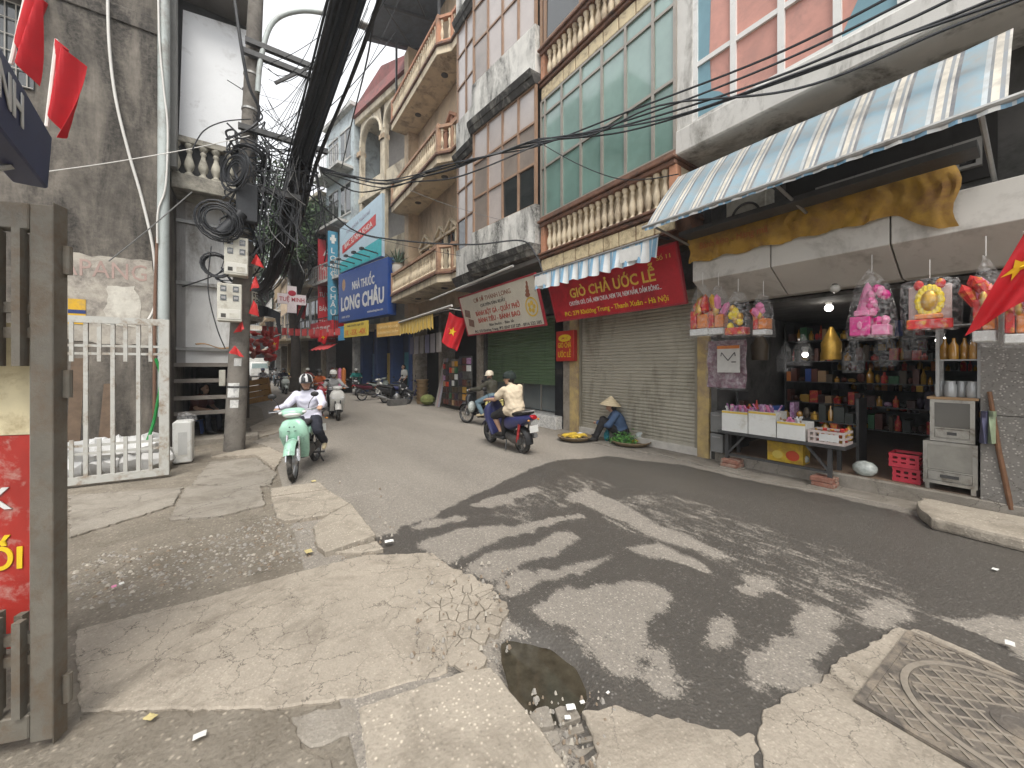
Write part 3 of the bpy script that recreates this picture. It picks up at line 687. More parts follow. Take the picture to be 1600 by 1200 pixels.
# --- house D: cream house with three balustraded balconies
D = thing('balcony_house', 'ochre house with three cream balustraded balconies and a dark sheet roof', 'house', (XF, 17.3, 0), rad(90))
MB(HM).box(11.0, 17.5, -9, -.02, 3.9, 16.4).build('wall', CREAMD, D)
MB(HM).box(16.95, 17.5, -.02, .45, 3.9, 16.4).build('side_pier', CREAMD, D)
for s in (11.05, 14.2, 17.2): MB(HM).box(s - .15, s + .15, -.5, .1, 0, 3.9).build('pillar', GREYP, D)
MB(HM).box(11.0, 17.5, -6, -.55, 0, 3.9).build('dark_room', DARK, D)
bm_ = balu_mesh('baluster', .72, .062, CREAM, 8)
DP = [(11.0, .7), (11.75, .7), (12.2, 1.05), (17.3, 1.05), (17.3, .05)]
for z in (4.8, 8.95, 12.75):
    MB(HM).prism([(10.98, -.02), (10.98, .76), (11.77, .76), (12.22, 1.11), (17.36, 1.11), (17.36, -.02)][::-1], z - .28, z).build('balcony_slab', CREAM, D, bevel=.015)
    rail(D, HM, [(p[0], p[1] + (.03 if p[1] > .1 else 0)) for p in DP], z + .002, z + .07, .2, BROWN, 'edge_moulding')
    balustrade(D, HM, DP, z + .072, .95, bm_, SALMON if z > 9 else mat('tan_moulding', (.42, .26, .17), .8, .12, 4, dirt=(.2, .12, .08), damt=.35), .17, .17)
    for s in (12.9, 15.6):
        g = MB(HM); lathe = [(.13, 0), (.13, -.02), (.1, -.035), (0, -.04)]; g.lathe(lathe, 14, TR(s, .5, z - .28)); g.build('ceiling_lamp', DGREY, D)
def pediment(par, M, s, w, z0, z1, big=True):
    g = MB(M); g.box(s - w / 2 - .1, s - w / 2, -.02, .07, z0, z1).box(s + w / 2, s + w / 2 + .1, -.02, .07, z0, z1).box(s - w / 2 - .16, s + w / 2 + .16, -.02, .11, z1, z1 + .1)
    h = w * .55; g.bar((s - w / 2 - .2, .06, z1 + .1), (s, .06, z1 + .1 + h), .12, .1); g.bar((s + w / 2 + .2, .06, z1 + .1), (s, .06, z1 + .1 + h), .122, .1)
    g.lathe([(.13, 0), (.13, .06), (.05, .08)], 10, TR(s, -.02, z1 + .1 + h * .42, 0, rad(-90)))
    f = g.build('window_surround', SALMON if big else CREAM, par)
    MB(M).box(s - w / 2, s + w / 2, -.02, .01, z0, z1).build('window', DARKGL, par)
    g = MB(M); g.box(s - .02, s + .02, .01, .05, z0, z1).box(s - w / 2, s + w / 2, .01, .04, z0 + (z1 - z0) * .68, z0 + (z1 - z0) * .68 + .05); g.build('window_bars', BROWN, par)
for z in (4.8, 8.95):
    for s, w, z1 in ((15.9, .95, 2.0), (14.3, .75, 2.0), (13.3, .75, 2.0), (12.0, .8, 2.0)): pediment(D, HM, s, w, z + .05, z + z1, z > 6)
ROOFB = mat('blue_grey_sheet', (.1, .12, .15), .6, .15, 4, metal=.2, dirt=(.06, .07, .08), damt=.4)
g = MB(HM)
g.add([(10.6, 2.1, 16.35), (17.7, 2.1, 16.35), (17.7, -3, 17.6), (10.6, -3, 17.6), (10.6, 2.1, 16.39), (17.7, 2.1, 16.39), (17.7, -3, 17.64), (10.6, -3, 17.64)], [(3, 2, 1, 0), (4, 5, 6, 7), (0, 1, 5, 4), (1, 2, 6, 5), (2, 3, 7, 6), (3, 0, 4, 7)]); g.build('sheet_roof', ROOFB, D)
for s in (11.5, 13.5, 15.5, 17.3): MB(HM).bar((s, 2.0, 16.3), (s, -2.9, 17.5), .06, .1).build('roof_rafter', DSTEEL, D)
for a, b in ((11.5, 13.5), (13.5, 15.5), (15.5, 17.3)): MB(HM).bar((a, 1.9, 16.25), (b, .2, 16.75), .05, .05).build('roof_brace', DSTEEL, D)
for s in (12.3, 17.0): MB(HM).box(s - .04, s + .04, .95, 1.03, 13.7, 16.55).build('roof_post', DSTEEL, D)
# --- house E: arched cream house, on the bend
E_ = thing('arched_house', 'pale cream house with tall arched loggias and maroon eaves', 'house', HB @ Vector((2.6, 0, 0)), rad(90) + BEND)
PALE = mat('pale_cream_paint', (.62, .55, .42), .85, .1, 3, dirt=(.25, .21, .16), damt=.45, dscale=1.6, stretch=(1, 1, .35))
MB(HB).box(.05, 5.3, -8, -1.3, 3.6, 16.6).build('back_wall', mat('loggia_wall', (.34, .32, .3), .9), E_)
for z in (3.6, 7.2, 10.9): MB(HB).box(.05, 5.3, -1.3, .12, z, z + .3).build('floor_slab', PALE, E_, bevel=.02)
def arch(par, M, s0, s1, z0, z1, o, m, name='arch'):
    r = (s1 - s0) / 2 - .22; c = (s0 + s1) / 2; zc = z1 - r - .25; n = 12
    g = MB(M); inner = [(c + r, z0)] + [(c + r * math.cos(math.pi * i / n), zc + r * math.sin(math.pi * i / n)) for i in range(n + 1)] + [(c - r, z0)]
    outer = [(s1, z0), (s1, zc)] + [(lerp(s1, s0, i / n), z1) for i in range(n + 1)][1:-1] + [(s0, zc), (s0, z0)]
    k = len(inner); assert k == len(outer)
    vs = [(s, o, z) for s, z in inner] + [(s, o, z) for s, z in outer] + [(s, o - .25, z) for s, z in inner] + [(s, o - .25, z) for s, z in outer]
    fs = []
    for i in range(k - 1): fs += [(i, i + 1, k + i + 1, k + i), (2 * k + i, 3 * k + i, 3 * k + i + 1, 2 * k + i + 1), (i, 2 * k + i, 2 * k + i + 1, i + 1)]
    g.add(vs, fs); g.build(name, m, par)
    g = MB(M)
    pts = [(c + (r + .07) * math.cos(math.pi * i / n), o + .02, zc + (r + .07) * math.sin(math.pi * i / n)) for i in range(n + 1)]; g.tube(pts, .06, 5); g.build('arch_moulding', mat('pale_trim', (.66, .6, .48), .8), par)
for s0, s1 in ((.15, 2.65), (2.66, 5.2)):
    arch(E_, HB, s0, s1, 11.2, 15.4, .1, PALE)
    for z, z1 in ((3.9, 7.2), (7.5, 10.9)):
        for s in (s0 + .12, s1 - .12): MB(HB).box(s - .13, s + .13, -.12, .1, z, z1).build('column', PALE, E_, bevel=.02)
    for s in (s0 + .02, s1 - .02): MB(HB).box(s - .2, s + .2, -.2, .18, 13.6, 13.85).build('capital', CREAMD, E_)
    for z in (7.5, 11.2): MB(HB).box(s0 + .25, s1 - .25, -.1, .02, z, z + .75).build('parapet', PALE, E_, bevel=.01)
MB(HB).box(.0, 5.35, -8, .3, 15.4, 15.75).build('cornice', PALE, E_, bevel=.03)
g = MB(HB); g.add([(-.1, .45, 15.75), (5.4, .45, 15.75), (5.4, -8, 15.75), (-.1, -8, 15.75), (-.1, .2, 16.6), (2.6, .2, 17.4), (5.4, .2, 16.6), (-.1, -8, 16.6), (2.6, -8, 17.4), (5.4, -8, 16.6)], [(0, 1, 6, 5, 4), (3, 7, 8, 9, 2), (0, 4, 7, 3), (1, 2, 9, 6), (4, 5, 8, 7), (5, 6, 9, 8), (3, 2, 1, 0)]); g.build('roof', MAROON, E_)
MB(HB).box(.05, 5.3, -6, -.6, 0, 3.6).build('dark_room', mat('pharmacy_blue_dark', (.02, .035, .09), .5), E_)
for s in (.2, 1.9, 3.5, 5.1): MB(HB).box(s - .14, s + .14, -.6, .02, 0, 3.6).build('pillar', mat('navy_pillar', (.03, .06, .17), .5), E_)
MB(HB).box(-.33, .04, -.5, .35, 3.2, 16).build('side_pier', CREAMD, E_, bevel=.02)
# --- further houses round the bend
def far_house(name, label, s0, s1, h, wm, om, floors, o=0.0, depth=9, bal=True, roofm=None, M=HB, shop=None, rz=None):
    t = thing(name, label, 'house', M @ Vector(((s0 + s1) / 2, o, 0)), math.atan2(M[1][0], M[0][0])); w = s1 - s0
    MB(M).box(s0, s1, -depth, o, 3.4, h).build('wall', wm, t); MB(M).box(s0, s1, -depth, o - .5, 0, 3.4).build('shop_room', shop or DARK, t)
    for s in (s0 + .12, s1 - .12): MB(M).box(s - .12, s + .12, o - .5, o, 0, 3.4).build('pillar', om, t)
    for k, z in enumerate(np.arange(3.5, h - 2.4, 3.2)):
        for c in (.28, .72):
            s = lerp(s0, s1, c); win = MB(M).box(s - w * .16, s + w * .16, o - .05, o + .02, z + .7, z + 2.4).build('window', DARKGL, t)
            g = MB(M); g.box(s - w * .18, s + w * .18, o, o + .06, z + .62, z + .7).box(s - w * .18, s + w * .18, o, o + .06, z + 2.4, z + 2.48).box(s - .03, s + .03, o, o + .05, z + .7, z + 2.4); g.build('frame', om, win)
        if bal and k % 1 == 0:
            MB(M).box(s0 + .1, s1 - .1, o - .02, o + .9, z - .15, z).build('balcony_slab', om, t)
            g = MB(M); g.bar((s0 + .1, o + .87, z + .95), (s1 - .1, o + .87, z + .95), .05, .05)
            for i in range(int(w / .25) + 1): g.bar((s0 + .1 + i * .245, o + .87, z), (s0 + .1 + i * .245, o + .87, z + .95), .025, .025, up=(1, 0, 0))
            g.build('balcony_railing', om if k % 2 else DSTEEL, t)
    MB(M).box(s0 - .05, s1 + .05, -depth, o + .25, h, h + .25).build('roof_slab', roofm or om, t, bevel=.02)
    return t
LB = mat('pale_blue_render', (.42, .48, .5), .85, .1, 3, dirt=(.2, .22, .23), damt=.4); LG = mat('light_grey_render', (.5, .5, .48), .85, .1, 3, dirt=(.22, .21, .2), damt=.4)
far_house('narrow_house', 'narrow pale blue house with grey balconies past the arched house', 5.4, 9.2, 16.5, LB, LG, 4, .3)
far_house('narrow_house', 'light grey house with stacked balconies where the street bends', 9.3, 13.2, 12.5, LG, mat('old_cream', (.45, .4, .3), .85, dirt=(.2, .17, .13), damt=.4), 4, .5, shop=DGREY)
HB2 = Matrix.Translation(HB @ Vector((13.25, 0, 0))) @ Matrix.Rotation(rad(93), 4, 'Z')
far_house('narrow_house', 'dull violet and tan house with railings behind the red pharmacy sign', 0, 4.2, 11.0, mat('dull_violet', (.24, .22, .27), .85, dirt=(.12, .11, .12), damt=.4), mat('tan_trim', (.38, .3, .2), .85), 3, .7, M=HB2)
far_house('narrow_house', 'brown shop house with rusty awning beside the tree', 4.3, 9.2, 8.5, CREAMD, GREYP, 2, .6, M=HB2)
far_house('narrow_house', 'low tan house at the far end of the street', 9.3, 15.7, 9.5, mat('far_tan', (.4, .34, .26), .9), LG, 2, .4, M=HB2)
far_house('narrow_house', 'grey house closing the view down the street', 15.8, 25, 10.5, LG, CREAMD, 3, .2, M=HB2)
# ------------------------------------------------------------------ left side of the street
def gp(u, v, P, n):
    d = Vector(_ray(u, v)); C0 = Vector((0, 0, CH)); t = (Vector(P) - C0).dot(n) / d.dot(n); return C0 + d * t
GREYW = mat('weathered_render', (.19, .17, .145), .95, .4, 2.2, .55, 22, dirt=(.035, .032, .029), damt=.72, dscale=1.9, stretch=(1, 1, .22))
PVC = mat('grey_pvc', (.4, .44, .43), .5, .08, 4, dirt=(.25, .24, .22), damt=.3)
WPIPE = mat('white_hose', (.6, .59, .56), .5, .1, 4)
LWY = 9.3
L1 = thing('weathered_house', 'tall grey weathered house wall stained with black streaks', 'house', (-2.5, LWY, 0))
MB().box(-9, -1.26, LWY, 17, -.1, 13).build('wall', GREYW, L1)
MB().box(-9, -1.24, LWY - .03, LWY, 7.62, 7.9).build('string_course', GREYW, L1, bevel=.012)
g = MB(); g.prism(rough_edge([(-2.75, 2.05), (-1.42, 1.95), (-1.3, 2.5), (-1.36, 3.1), (-1.46, 3.5), (-2.1, 3.49), (-2.75, 3.46)], .03, .12, 5), 0, .012, TR(0, LWY, 0, 0, rad(90)))
g.build('plaster_patch', mat('pale_plaster', (.4, .37, .32), .95, .15, 5, .4, 30, dirt=(.2, .18, .16), damt=.55, dscale=3), L1)
g = MB(); g.prism(rough_edge([(-2.05, 2.32), (-1.66, 2.28), (-1.6, 2.62), (-1.68, 3.02), (-2.02, 2.98)], .03, .08, 6), .013, .018, TR(0, LWY, 0, 0, rad(90))); g.build('torn_poster', mat('dirty_paper', (.55, .53, .47), .9, .12, 8, dirt=(.35, .32, .28), damt=.5, dscale=4), L1)
text(L1, 'JAPANG', mat('faded_red_paint', (.37, .27, .24), .9), TR(-2.1, LWY - .014, 3.12, 0), .3, 1.15)
MB().box(-2.47, -2.27, LWY - .02, LWY - .013, 2.3, 2.72).build('torn_notice', mat('yellow_notice', (.6, .36, .03), .8, .1, 9, dirt=(.35, .25, .1), damt=.4, dscale=6), L1)
MB().box(-2.47, -2.27, LWY - .024, LWY - .02, 2.48, 2.54, TR(0, 0, 0)).build('notice_stripe', mat('blue_stripe', (.03, .05, .16), .8), L1)
W0 = gy(8, 130, LWY); W1 = gy(54, 20, LWY)
win = MB().box(W0.x - .6, W1.x, LWY - .03, LWY + .01, W0.z, W1.z).build('window', DARKGL, L1)
g = MB()
for k in range(9): g.tube([(W1.x - .06 - k * .11, LWY - .06, W0.z), (W1.x - .06 - k * .11, LWY - .06, W1.z)], .008, 5)
for k in range(6): z = lerp(W0.z, W1.z, k / 5); g.tube([(W1.x - 1, LWY - .06, z), (W1.x, LWY - .06, z)], .008, 5)
g.build('window_grille', mat('pale_grille', (.4, .38, .34), .6), win)
MB().box(W1.x - 1.2, W1.x + .12, LWY - .4, LWY + .01, W1.z + .15, W1.z + .3).build('window_hood', mat('grey_green_slab', (.3, .33, .3), .9), L1)
def pipe(name, label, pts, r, m, cat='pipe', group=None, n=7, sm=6):
    return tag(MB().tube(spline(pts, sm), r, n).build(name, m, smooth=60), label, cat, group)
PY = LWY - .1
pipe('drain_pipe', 'thick grey drain pipe down the corner of the weathered wall', [gy(256, -60, PY), gy(256, 200, PY), gy(255, 400, PY), gy(256, 650, PY)], .085, PVC, n=12)
pipe('hose', 'white hose hanging in a long curve down the weathered wall', [gy(168, -40, PY), gy(170, 60, PY), gy(180, 150, PY), gy(200, 235, PY), gy(222, 312, PY), gy(240, 395, PY), gy(243, 470, PY), gy(232, 500, PY)], .022, WPIPE)
pipe('hose', 'thin white hose looping beside the grey drain pipe', [gy(247, -40, PY - .1), gy(249, 60, PY - .1), gy(256, 140, PY - .1), gy(262, 200, PY - .1), gy(259, 290, PY - .1), gy(247, 330, PY - .1), gy(246, 380, PY - .1)], .016, WPIPE)
pipe('rusty_pipe', 'thin rusty pipe clamped in front of the weathered wall', [gy(246, 370, PY - .05), gy(242, 480, PY - .05), gy(241, 660, PY - .05)], .025, mat('rusty_pipe', (.16, .09, .06), .8))
# --- sheet metal house behind the pole
MY = 10.4
L2 = thing('sheet_metal_house', 'house clad in white metal sheets above a dark open stall', 'house', (-.6, MY, 0))
SHEET = mat('white_sheet_metal', (.76, .77, .77), .55, .08, 2, dirt=(.28, .26, .23), damt=.45, dscale=1.6, stretch=(1, 1, .25), metal=.1)
SHEETD = mat('ridged_sheet_metal', (.42, .41, .4), .55, .12, 2, dirt=(.2, .17, .14), damt=.5, dscale=2, stretch=(1, 1, .3), metal=.2)
xa = gy(262, 500, MY).x; xb = gy(290, 500, MY).x; xc = gy(374, 500, MY).x
zs0 = gy(300, 572, MY).z; zs1 = gy(300, 300, MY).z
g = MB(); n = 10
for k in range(n): 
    a = lerp(xa, xb, k / n); b = lerp(xa, xb, (k + .5) / n); c = lerp(xa, xb, (k + 1) / n); g.box(a, b, MY - .02, MY, zs0, zs1).box(b, c, MY + .002, MY + .02, zs0, zs1)
g.build('ridged_sheet', SHEETD, L2)
MB().box(xb, xc, MY, MY + .02, zs0, zs1).build('flat_sheet', SHEET, L2)
for v in (347, 443, 545): 
    z = gy(290, v, MY).z; MB().box(xa - .05, xc + .05, MY - .08, MY - .022, z - .035, z + .035).build('steel_rail', STEEL, L2)
for v in (570, 595, 622, 646):
    z = gy(290, v, MY - .3).z; MB().box(xa - .05, xc + .12, MY - .34, MY - .28, z - .04, z + .04).build('stall_rail', mat('weathered_rail', (.2, .18, .16), .8, .2, 6), L2)
for x in (xa + .02, xc + .05): MB().box(x - .04, x + .04, MY - .27, MY - .2, 0, zs0).build('stall_post', DSTEEL, L2)
MB().box(xa, -.16, MY + .6, 17, zs1, 12.5).build('upper_wall', DGREY, L2); MB().box(-.36, -.16, MY + .3, 17, 0, zs1).build('side_wall', DGREY, L2)
MB().box(xa, -.02, 14.2, 14.4, 0, zs1).build('stall_back_wall', mat('stall_back', (.09, .075, .065), .9), L2)
MB().box(xa, xa + .08, MY + .1, 14.2, 0, zs1).build('stall_side_wall', DGREY, L2)
MB().box(xa, -.02, MY + .02, 14.4, zs1 - .1, zs1 + .02).build('stall_ceiling', DGREY, L2)
MB().box(xa, .15, MY - .5, MY + .1, -.05, .1).build('stall_step', CON2, L2, bevel=.015)
BY = 9.75
z0 = gy(300, 277, BY).z; z1 = gy(300, 228, BY).z; bxa, bxb = -1.25, -.02
OLDST = mat('old_stucco', (.34, .32, .27), .9, .2, 5, .4, 40, dirt=(.1, .095, .085), damt=.6, dscale=3)
MB().box(bxa, bxb, BY - .12, BY + 1.2, z0 - .3, z0).build('balcony_slab', OLDST, L2, bevel=.015)
g = MB(); g.box(bxa, bxb, BY - .1, BY + .06, z1, z1 + .12); g.build('balcony_rail', OLDST, L2, bevel=.01)
me = balu_mesh('baluster', z1 - z0, .085, mat('pale_stucco', (.45, .43, .36), .9, .15, 6, dirt=(.2, .19, .16), damt=.5, dscale=4))
for u in (270, 292, 314, 334, 355): p = gy(u, 260, BY); inst(me, 'baluster', L2, TR(p.x + .04, BY - .02, z0))
MB().box(xa, .0, BY + .4, BY + .46, z1 - .5, 9.6).build('dark_frame', DSTEEL, L2)
bb = [gy(286, 15, 9.95), gy(388, 48, 9.95), gy(383, 243, 9.95), gy(279, 218, 9.95)]
g = MB(); g.add([tuple(p) for p in bb] + [(p.x, p.y + .05, p.z) for p in bb], [(0, 1, 2, 3), (7, 6, 5, 4), (0, 4, 5, 1), (1, 5, 6, 2), (2, 6, 7, 3), (3, 7, 4, 0)])
tag(g.build('billboard', mat('blank_white_board', (.76, .78, .8), .4, .04, 1.5, dirt=(.5, .5, .5), damt=.2)), 'big blank white board on the balcony behind the pole', 'billboard')
MB().box(-1.4, -.02, 9.4, 14, 9.1, 9.3).build('eaves_slab', mat('brown_grey_soffit', (.16, .15, .14), .9), L2)
MB().box(-1.23, -1.14, 9.4, 9.6, z0, 9.0).build('corner_column', mat('grey_column', (.2, .2, .19), .8), L2)
# far houses on the left
HL = Matrix.Translation((-.5, 17.2, 0)) @ Matrix.Rotation(rad(90) + BEND, 4, 'Z') @ Matrix.Scale(-1, 4, (0, 1, 0))
far_house('terraced_house', 'brown terraced house across from the pharmacy, partly behind the pole', .2, 6, 9, CREAMD, GREYP, 2, 0.1, M=HL)
far_house('terraced_house', 'grey terraced house far down the shaded side of the street', 6.1, 12, 8, LG, GREYP, 2, 0.1, M=HL)
far_house('terraced_house', 'tan terraced house under the street tree', 12.1, 24, 7, mat('far_tan', (.4, .34, .26), .9), GREYP, 2, 0.1, M=HL)
far_house('terraced_house', 'pale house facing up the street at its far end', 0, 14, 9.5, mat('far_tan', (.4, .34, .26), .9), LG, 2, 0, M=Matrix.Translation((4, 64, 0)) @ Matrix.Rotation(math.pi, 4, 'Z'))
# --- utility pole
POLE = mat('pole_concrete', (.18, .165, .145), .9, .18, 4, .4, 30, dirt=(.1, .09, .08), damt=.5, dscale=3)
pb = gz(366, 702); PXY = (pb.x, pb.y); ptop = gy(397, 60, pb.y)
lean = (ptop.x - pb.x) / ptop.z
def PP(z, dx=0, dy=0): return Vector((pb.x + lean * z + dx, pb.y + dy, z))
pole = thing('utility_pole', 'leaning concrete utility pole carrying meters and tangled cables', 'utility pole', pb)
MB().tube([PP(-.1), PP(4), PP(10.5)], [.172, .15, .115], 16).build('shaft', POLE, pole, smooth=40)
for u0, v0, u1, v1 in ((383, 62, 492, 104), (378, 78, 486, 118), (372, 196, 512, 268), (380, 290, 470, 320)):
    a, b = gy(u0, v0, pb.y - .2), gy(u1, v1, pb.y - .2); MB().bar(a, (b.x, a.y, a.z), .09, .1).build('crossarm', DSTEEL, pole)
a, b = gy(430, 130, pb.y - .2), gy(486, 104, pb.y - .2); MB().bar(a, b, .05, .05).build('arm_brace', DSTEEL, pole)
for z in (1.2, 4.2, 6.6, 7.3): MB().tube([PP(z - .02), PP(z + .02)], .176 - z * .004, 16).build('steel_band', STEEL if z > 4 else DSTEEL, pole)
lamp = thing('street_lamp', 'curved grey street lamp arm at the top of the pole', 'street lamp', PP(7.2, 0, -.2))
MB().tube(spline([PP(6.9, .1, -.2), PP(7.6, .13, -.2), PP(8.4, .3, -.2), PP(8.9, .8, -.2), PP(9.15, 1.5, -.2)], 6), .045, 8).build('arm', PVC, lamp, smooth=60)
MB().loft([(PP(9.15, 1.45, -.2), (0, .05, 0), (0, 0, .03), 2), (PP(9.2, 1.7, -.2), (0, .12, 0), (0, 0, .06), 2.5), (PP(9.22, 2.1, -.2), (0, .1, 0), (0, 0, .04), 2.5)]).build('lamp_head', STEEL, lamp, smooth=40)
BOX = mat('meter_box_plastic', (.5, .49, .43), .6, .08, 6, dirt=(.3, .27, .22), damt=.4, dscale=4)
def meter_box(label, u0, v0, u1, v1, dy, rz=0):
    a, b = gy(u0, v0, pb.y + dy), gy(u1, v1, pb.y + dy); w = (b.x - a.x) / 2; h = a.z - b.z; c = (a + b) / 2
    t = thing('meter_box', label, 'meter box', (c.x, c.y, b.z), rz, 'electricity meter boxes on the pole'); M = frame(t)
    MB(M).box(-w, w, 0, .24, 0, h).build('case', BOX, t, bevel=.012)
    MB(M).box(-w * .92, w * .92, -.008, 0, h * .06, h * .32).build('lower_cover', mat('meter_cover', (.56, .55, .5), .6, .06), t, bevel=.003)
    for i in (-.5, .5):
        for j in (.62, .86):
            f = MB(M).box(w * i - w * .24, w * i + w * .24, -.006, .0, h * j - h * .075, h * j + h * .075).build('meter_window', DARKGL, t)
            MB(M).box(w * i - w * .16, w * i + w * .16, -.009, -.0065, h * j - h * .03, h * j + h * .03).build('dial', mat('dial_grey', (.3, .3, .3), .5), f)
    MB(M).box(-w * .7, -w * .3, -.012, -.0085, h * .1, h * .2).build('hatch', DGREY, t); MB(M).box(w * .0, w * .75, -.012, -.0085, h * .1, h * .22).build('hatch', BOX, t)
    return t
meter_box('grey electricity meter box high on the pole under the cable coils', 350, 367, 388, 432, -.42)
meter_box('grey electricity meter box low on the pole above the posters', 339, 441, 378, 503, -.42)
meter_box('meter box half hidden round the street side of the pole', 391, 385, 410, 430, .3, rad(60))
meter_box('small meter box on the street side of the pole beside red flags', 390, 455, 408, 495, .25, rad(60))
CAB = mat('black_cable', (.022, .024, .028), .55, .3, 20); CABB = mat('dark_blue_cable', (.03, .04, .055), .5, .2, 20); CABG = mat('grey_cable', (.16, .16, .155), .6, .2, 12)
sp = thing('splice_case', 'black cable splice case strapped to the pole', 'splice case', PP(4.6, 0, -.3)); a, b = gy(375, 318, pb.y - .25), gy(400, 345, pb.y - .25)
MB().box(PP(4).x - .12, PP(4).x + .22, pb.y - .42, pb.y - .18, 4.3, 5.0).build('case', CAB, sp, bevel=.02)
MB().tube([gy(345, 365, pb.y - .45), gy(378, 333, pb.y - .45)], .1, 12).build('closure', CAB, sp, smooth=40)
# posters and scraps pasted on the shaft
for k, (v0, v1, a0, a1, lab) in enumerate(((598, 620, -1.0, .2, 'white paper notice pasted at eye level on the pole'), (560, 572, -.4, .3, 'small white sticker near the meters on the pole'), (624, 636, -.6, .2, 'lower torn white notice on the pole'))):
    z0, z1 = gy(370, v1, pb.y).z, gy(370, v0, pb.y).z
    g = MB(); rr = .168
    g.sheet(lambda u, v: PP(lerp(z0, z1, v)) + Vector((rr * math.sin(lerp(a0, a1, u)), -rr * math.cos(lerp(a0, a1, u)), 0)), 6, 1); tag(g.build('notice', mat('notice_paper', (.6, .6, .58), .8, .12, 14, dirt=(.3, .3, .3), damt=.35, dscale=9)), lab, 'notice')
# coils of spare cable
def coil(label, c, r, n, m, ax=(0, 1, 0), wob=.25, th=.013):
    g = MB(); rnd = random.Random(label); a = Vector(ax).orthogonal().normalized(); b = Vector(ax).normalized().cross(a); pts = []
    for i in range(n * 16 + 1):
        t = i / 16 * 2 * math.pi; rr = r * (1 + wob * (noise.noise(Vector((i * .035, n, r))) )); pts.append(Vector(c) + a * rr * math.cos(t) + b * rr * math.sin(t) * 1.1 + Vector(ax) * .12 * noise.noise(Vector((i * .05, 7, n))))
    g.tube(pts, th, 5, False); return tag(g.build('cable_coil', m, smooth=60), label, 'cable coil', 'coils of spare cable on the pole')
coil('loose tangled coil of thin black cable left of the pole', gy(342, 345, pb.y - .5), .27, 12, CAB, (.2, 1, .1), .9, .011)
coil('tall looped coil of black cable hanging beside the pole', gy(368, 268, pb.y - .45), .27, 9, CAB, (1, .8, 0), .9, .014)
coil('small ring of thick black cable beside the upper meter box', gy(338, 415, pb.y - .35), .19, 5, CAB, (.1, 1, 0), .3, .016)
coil('cable loops around the pole just under the crossarm', gy(392, 245, pb.y - .2), .26, 7, CAB, (.4, .5, 1), .8, .017)
# --- the thick bundle along the street and the cables crossing it
bun = thing('cable_bundle', 'thick sagging bundle of black cables running overhead along the street', 'cables', (.9, pb.y, 6.2)); rnd = random.Random(11)
bc = gy(474, 245, pb.y)
for k in range(54):
    a = rnd.uniform(0, 6.28); r = .205 * math.sqrt(rnd.random()); dx, dz = r * math.cos(a) * 1.05, r * math.sin(a) * 1.1
    j = lambda s: rnd.uniform(-s, s)
    if k >= 42: dx, dz = dx * 1.7, dz * 1.7 - .08
    pts = [(bc.x + .12 + dx * .6 + j(.05), -4, bc.z + .5 + dz * .7 + j(.05)), (bc.x + .1 + dx * .6 + j(.05), 1, bc.z + .1 + dz * .6 + j(.04)), (bc.x + .06 + dx * .7 + j(.04), 5, bc.z + dz - .06 + j(.08)), (bc.x + dx * .8, pb.y - .2, bc.z + dz * .9),
           (bc.x + dx + j(.06) - .05, 12, bc.z + dz - .25 - abs(j(.25))), (bc.x - .25 + dx + j(.1), 19, bc.z + dz - .55 - abs(j(.4))), (bc.x - 1.2 + dx, 28, bc.z + dz - .2), (bc.x - 3.5, 40, bc.z + dz)]
    MB().tube(spline(pts, 5), rnd.choice([.013, .016, .02, .026]), 5, False).build('cable', CAB if k % 5 else CABB, bun, smooth=60)
drop = thing('hanging_cables', 'curtain of loose black cable ends hanging from the crossarm', 'cables', (bc.x - .3, pb.y, 4.5))
for k in range(46):
    x = rnd.uniform(PP(5).x + .05, bc.x + .25); z = bc.z - rnd.uniform(-.1, .25); L = rnd.uniform(.5, 2.3); y = pb.y + rnd.uniform(-.35, .3); w = rnd.uniform(.1, .45) * rnd.choice([-1, 1])
    MB().tube(spline([(x, y, z), (x + w * .3, y + rnd.uniform(-.1, .1), z - L * .4), (x + w * .6, y, z - L * .8), (x + w * rnd.uniform(-.5, 1), y + rnd.uniform(-.2, .2), z - L)] + ([(x + w, y, z - L * .7), (PP(5).x + .1, y, z - .3 - rnd.random())] if k % 3 == 0 else []), 4), rnd.choice([.007, .009, .012, .016]), 4, False).build('cable', CAB if k % 4 else CABG, drop)
mess = thing('tangled_cables', 'dense tangle of black cables wound round the pole under the crossarm', 'cables', PP(5))
for k in range(46):
    pts = []; z = rnd.uniform(3.6, 6.6); a = rnd.uniform(0, 6.28)
    for i in range(6): a += rnd.uniform(.3, 1.4); z += rnd.uniform(-.45, .35); r = rnd.uniform(.17, .42); pts.append(PP(max(3.2, z), r * math.cos(a), r * math.sin(a) * .8 - .05))
    MB().tube(spline(pts, 5), rnd.choice([.009, .013, .018]), 4, False).build('cable', CAB if k % 5 else CABB, mess)
for k in range(12):
    p = PP(5.6 + k * .08, .05, -.2); q = bc + Vector((rnd.uniform(-.3, .3), 0, rnd.uniform(-.3, .5))); MB().tube(sag(p, q, rnd.uniform(-.1, .5), 8), .011, 4, False).build('cable', CAB, mess)
def wire(label, pts, r=.012, m=None, k=8): return tag(MB().tube(spline(pts, k), r, 5, False).build('overhead_cable', m or CAB, smooth=60), label, 'cable', 'single cables over the street')
ORD = ('first', 'second', 'third', 'fourth', 'fifth', 'sixth', 'seventh', 'eighth', 'ninth', 'tenth')
ea = gy(500, 268, pb.y - .2)
XW = 5.0
mid = [gd(600, 287, 9.0), gd(690, 266, 8.4), gd(770, 240, 7.7)]
j0 = gx(840, 224, XW)
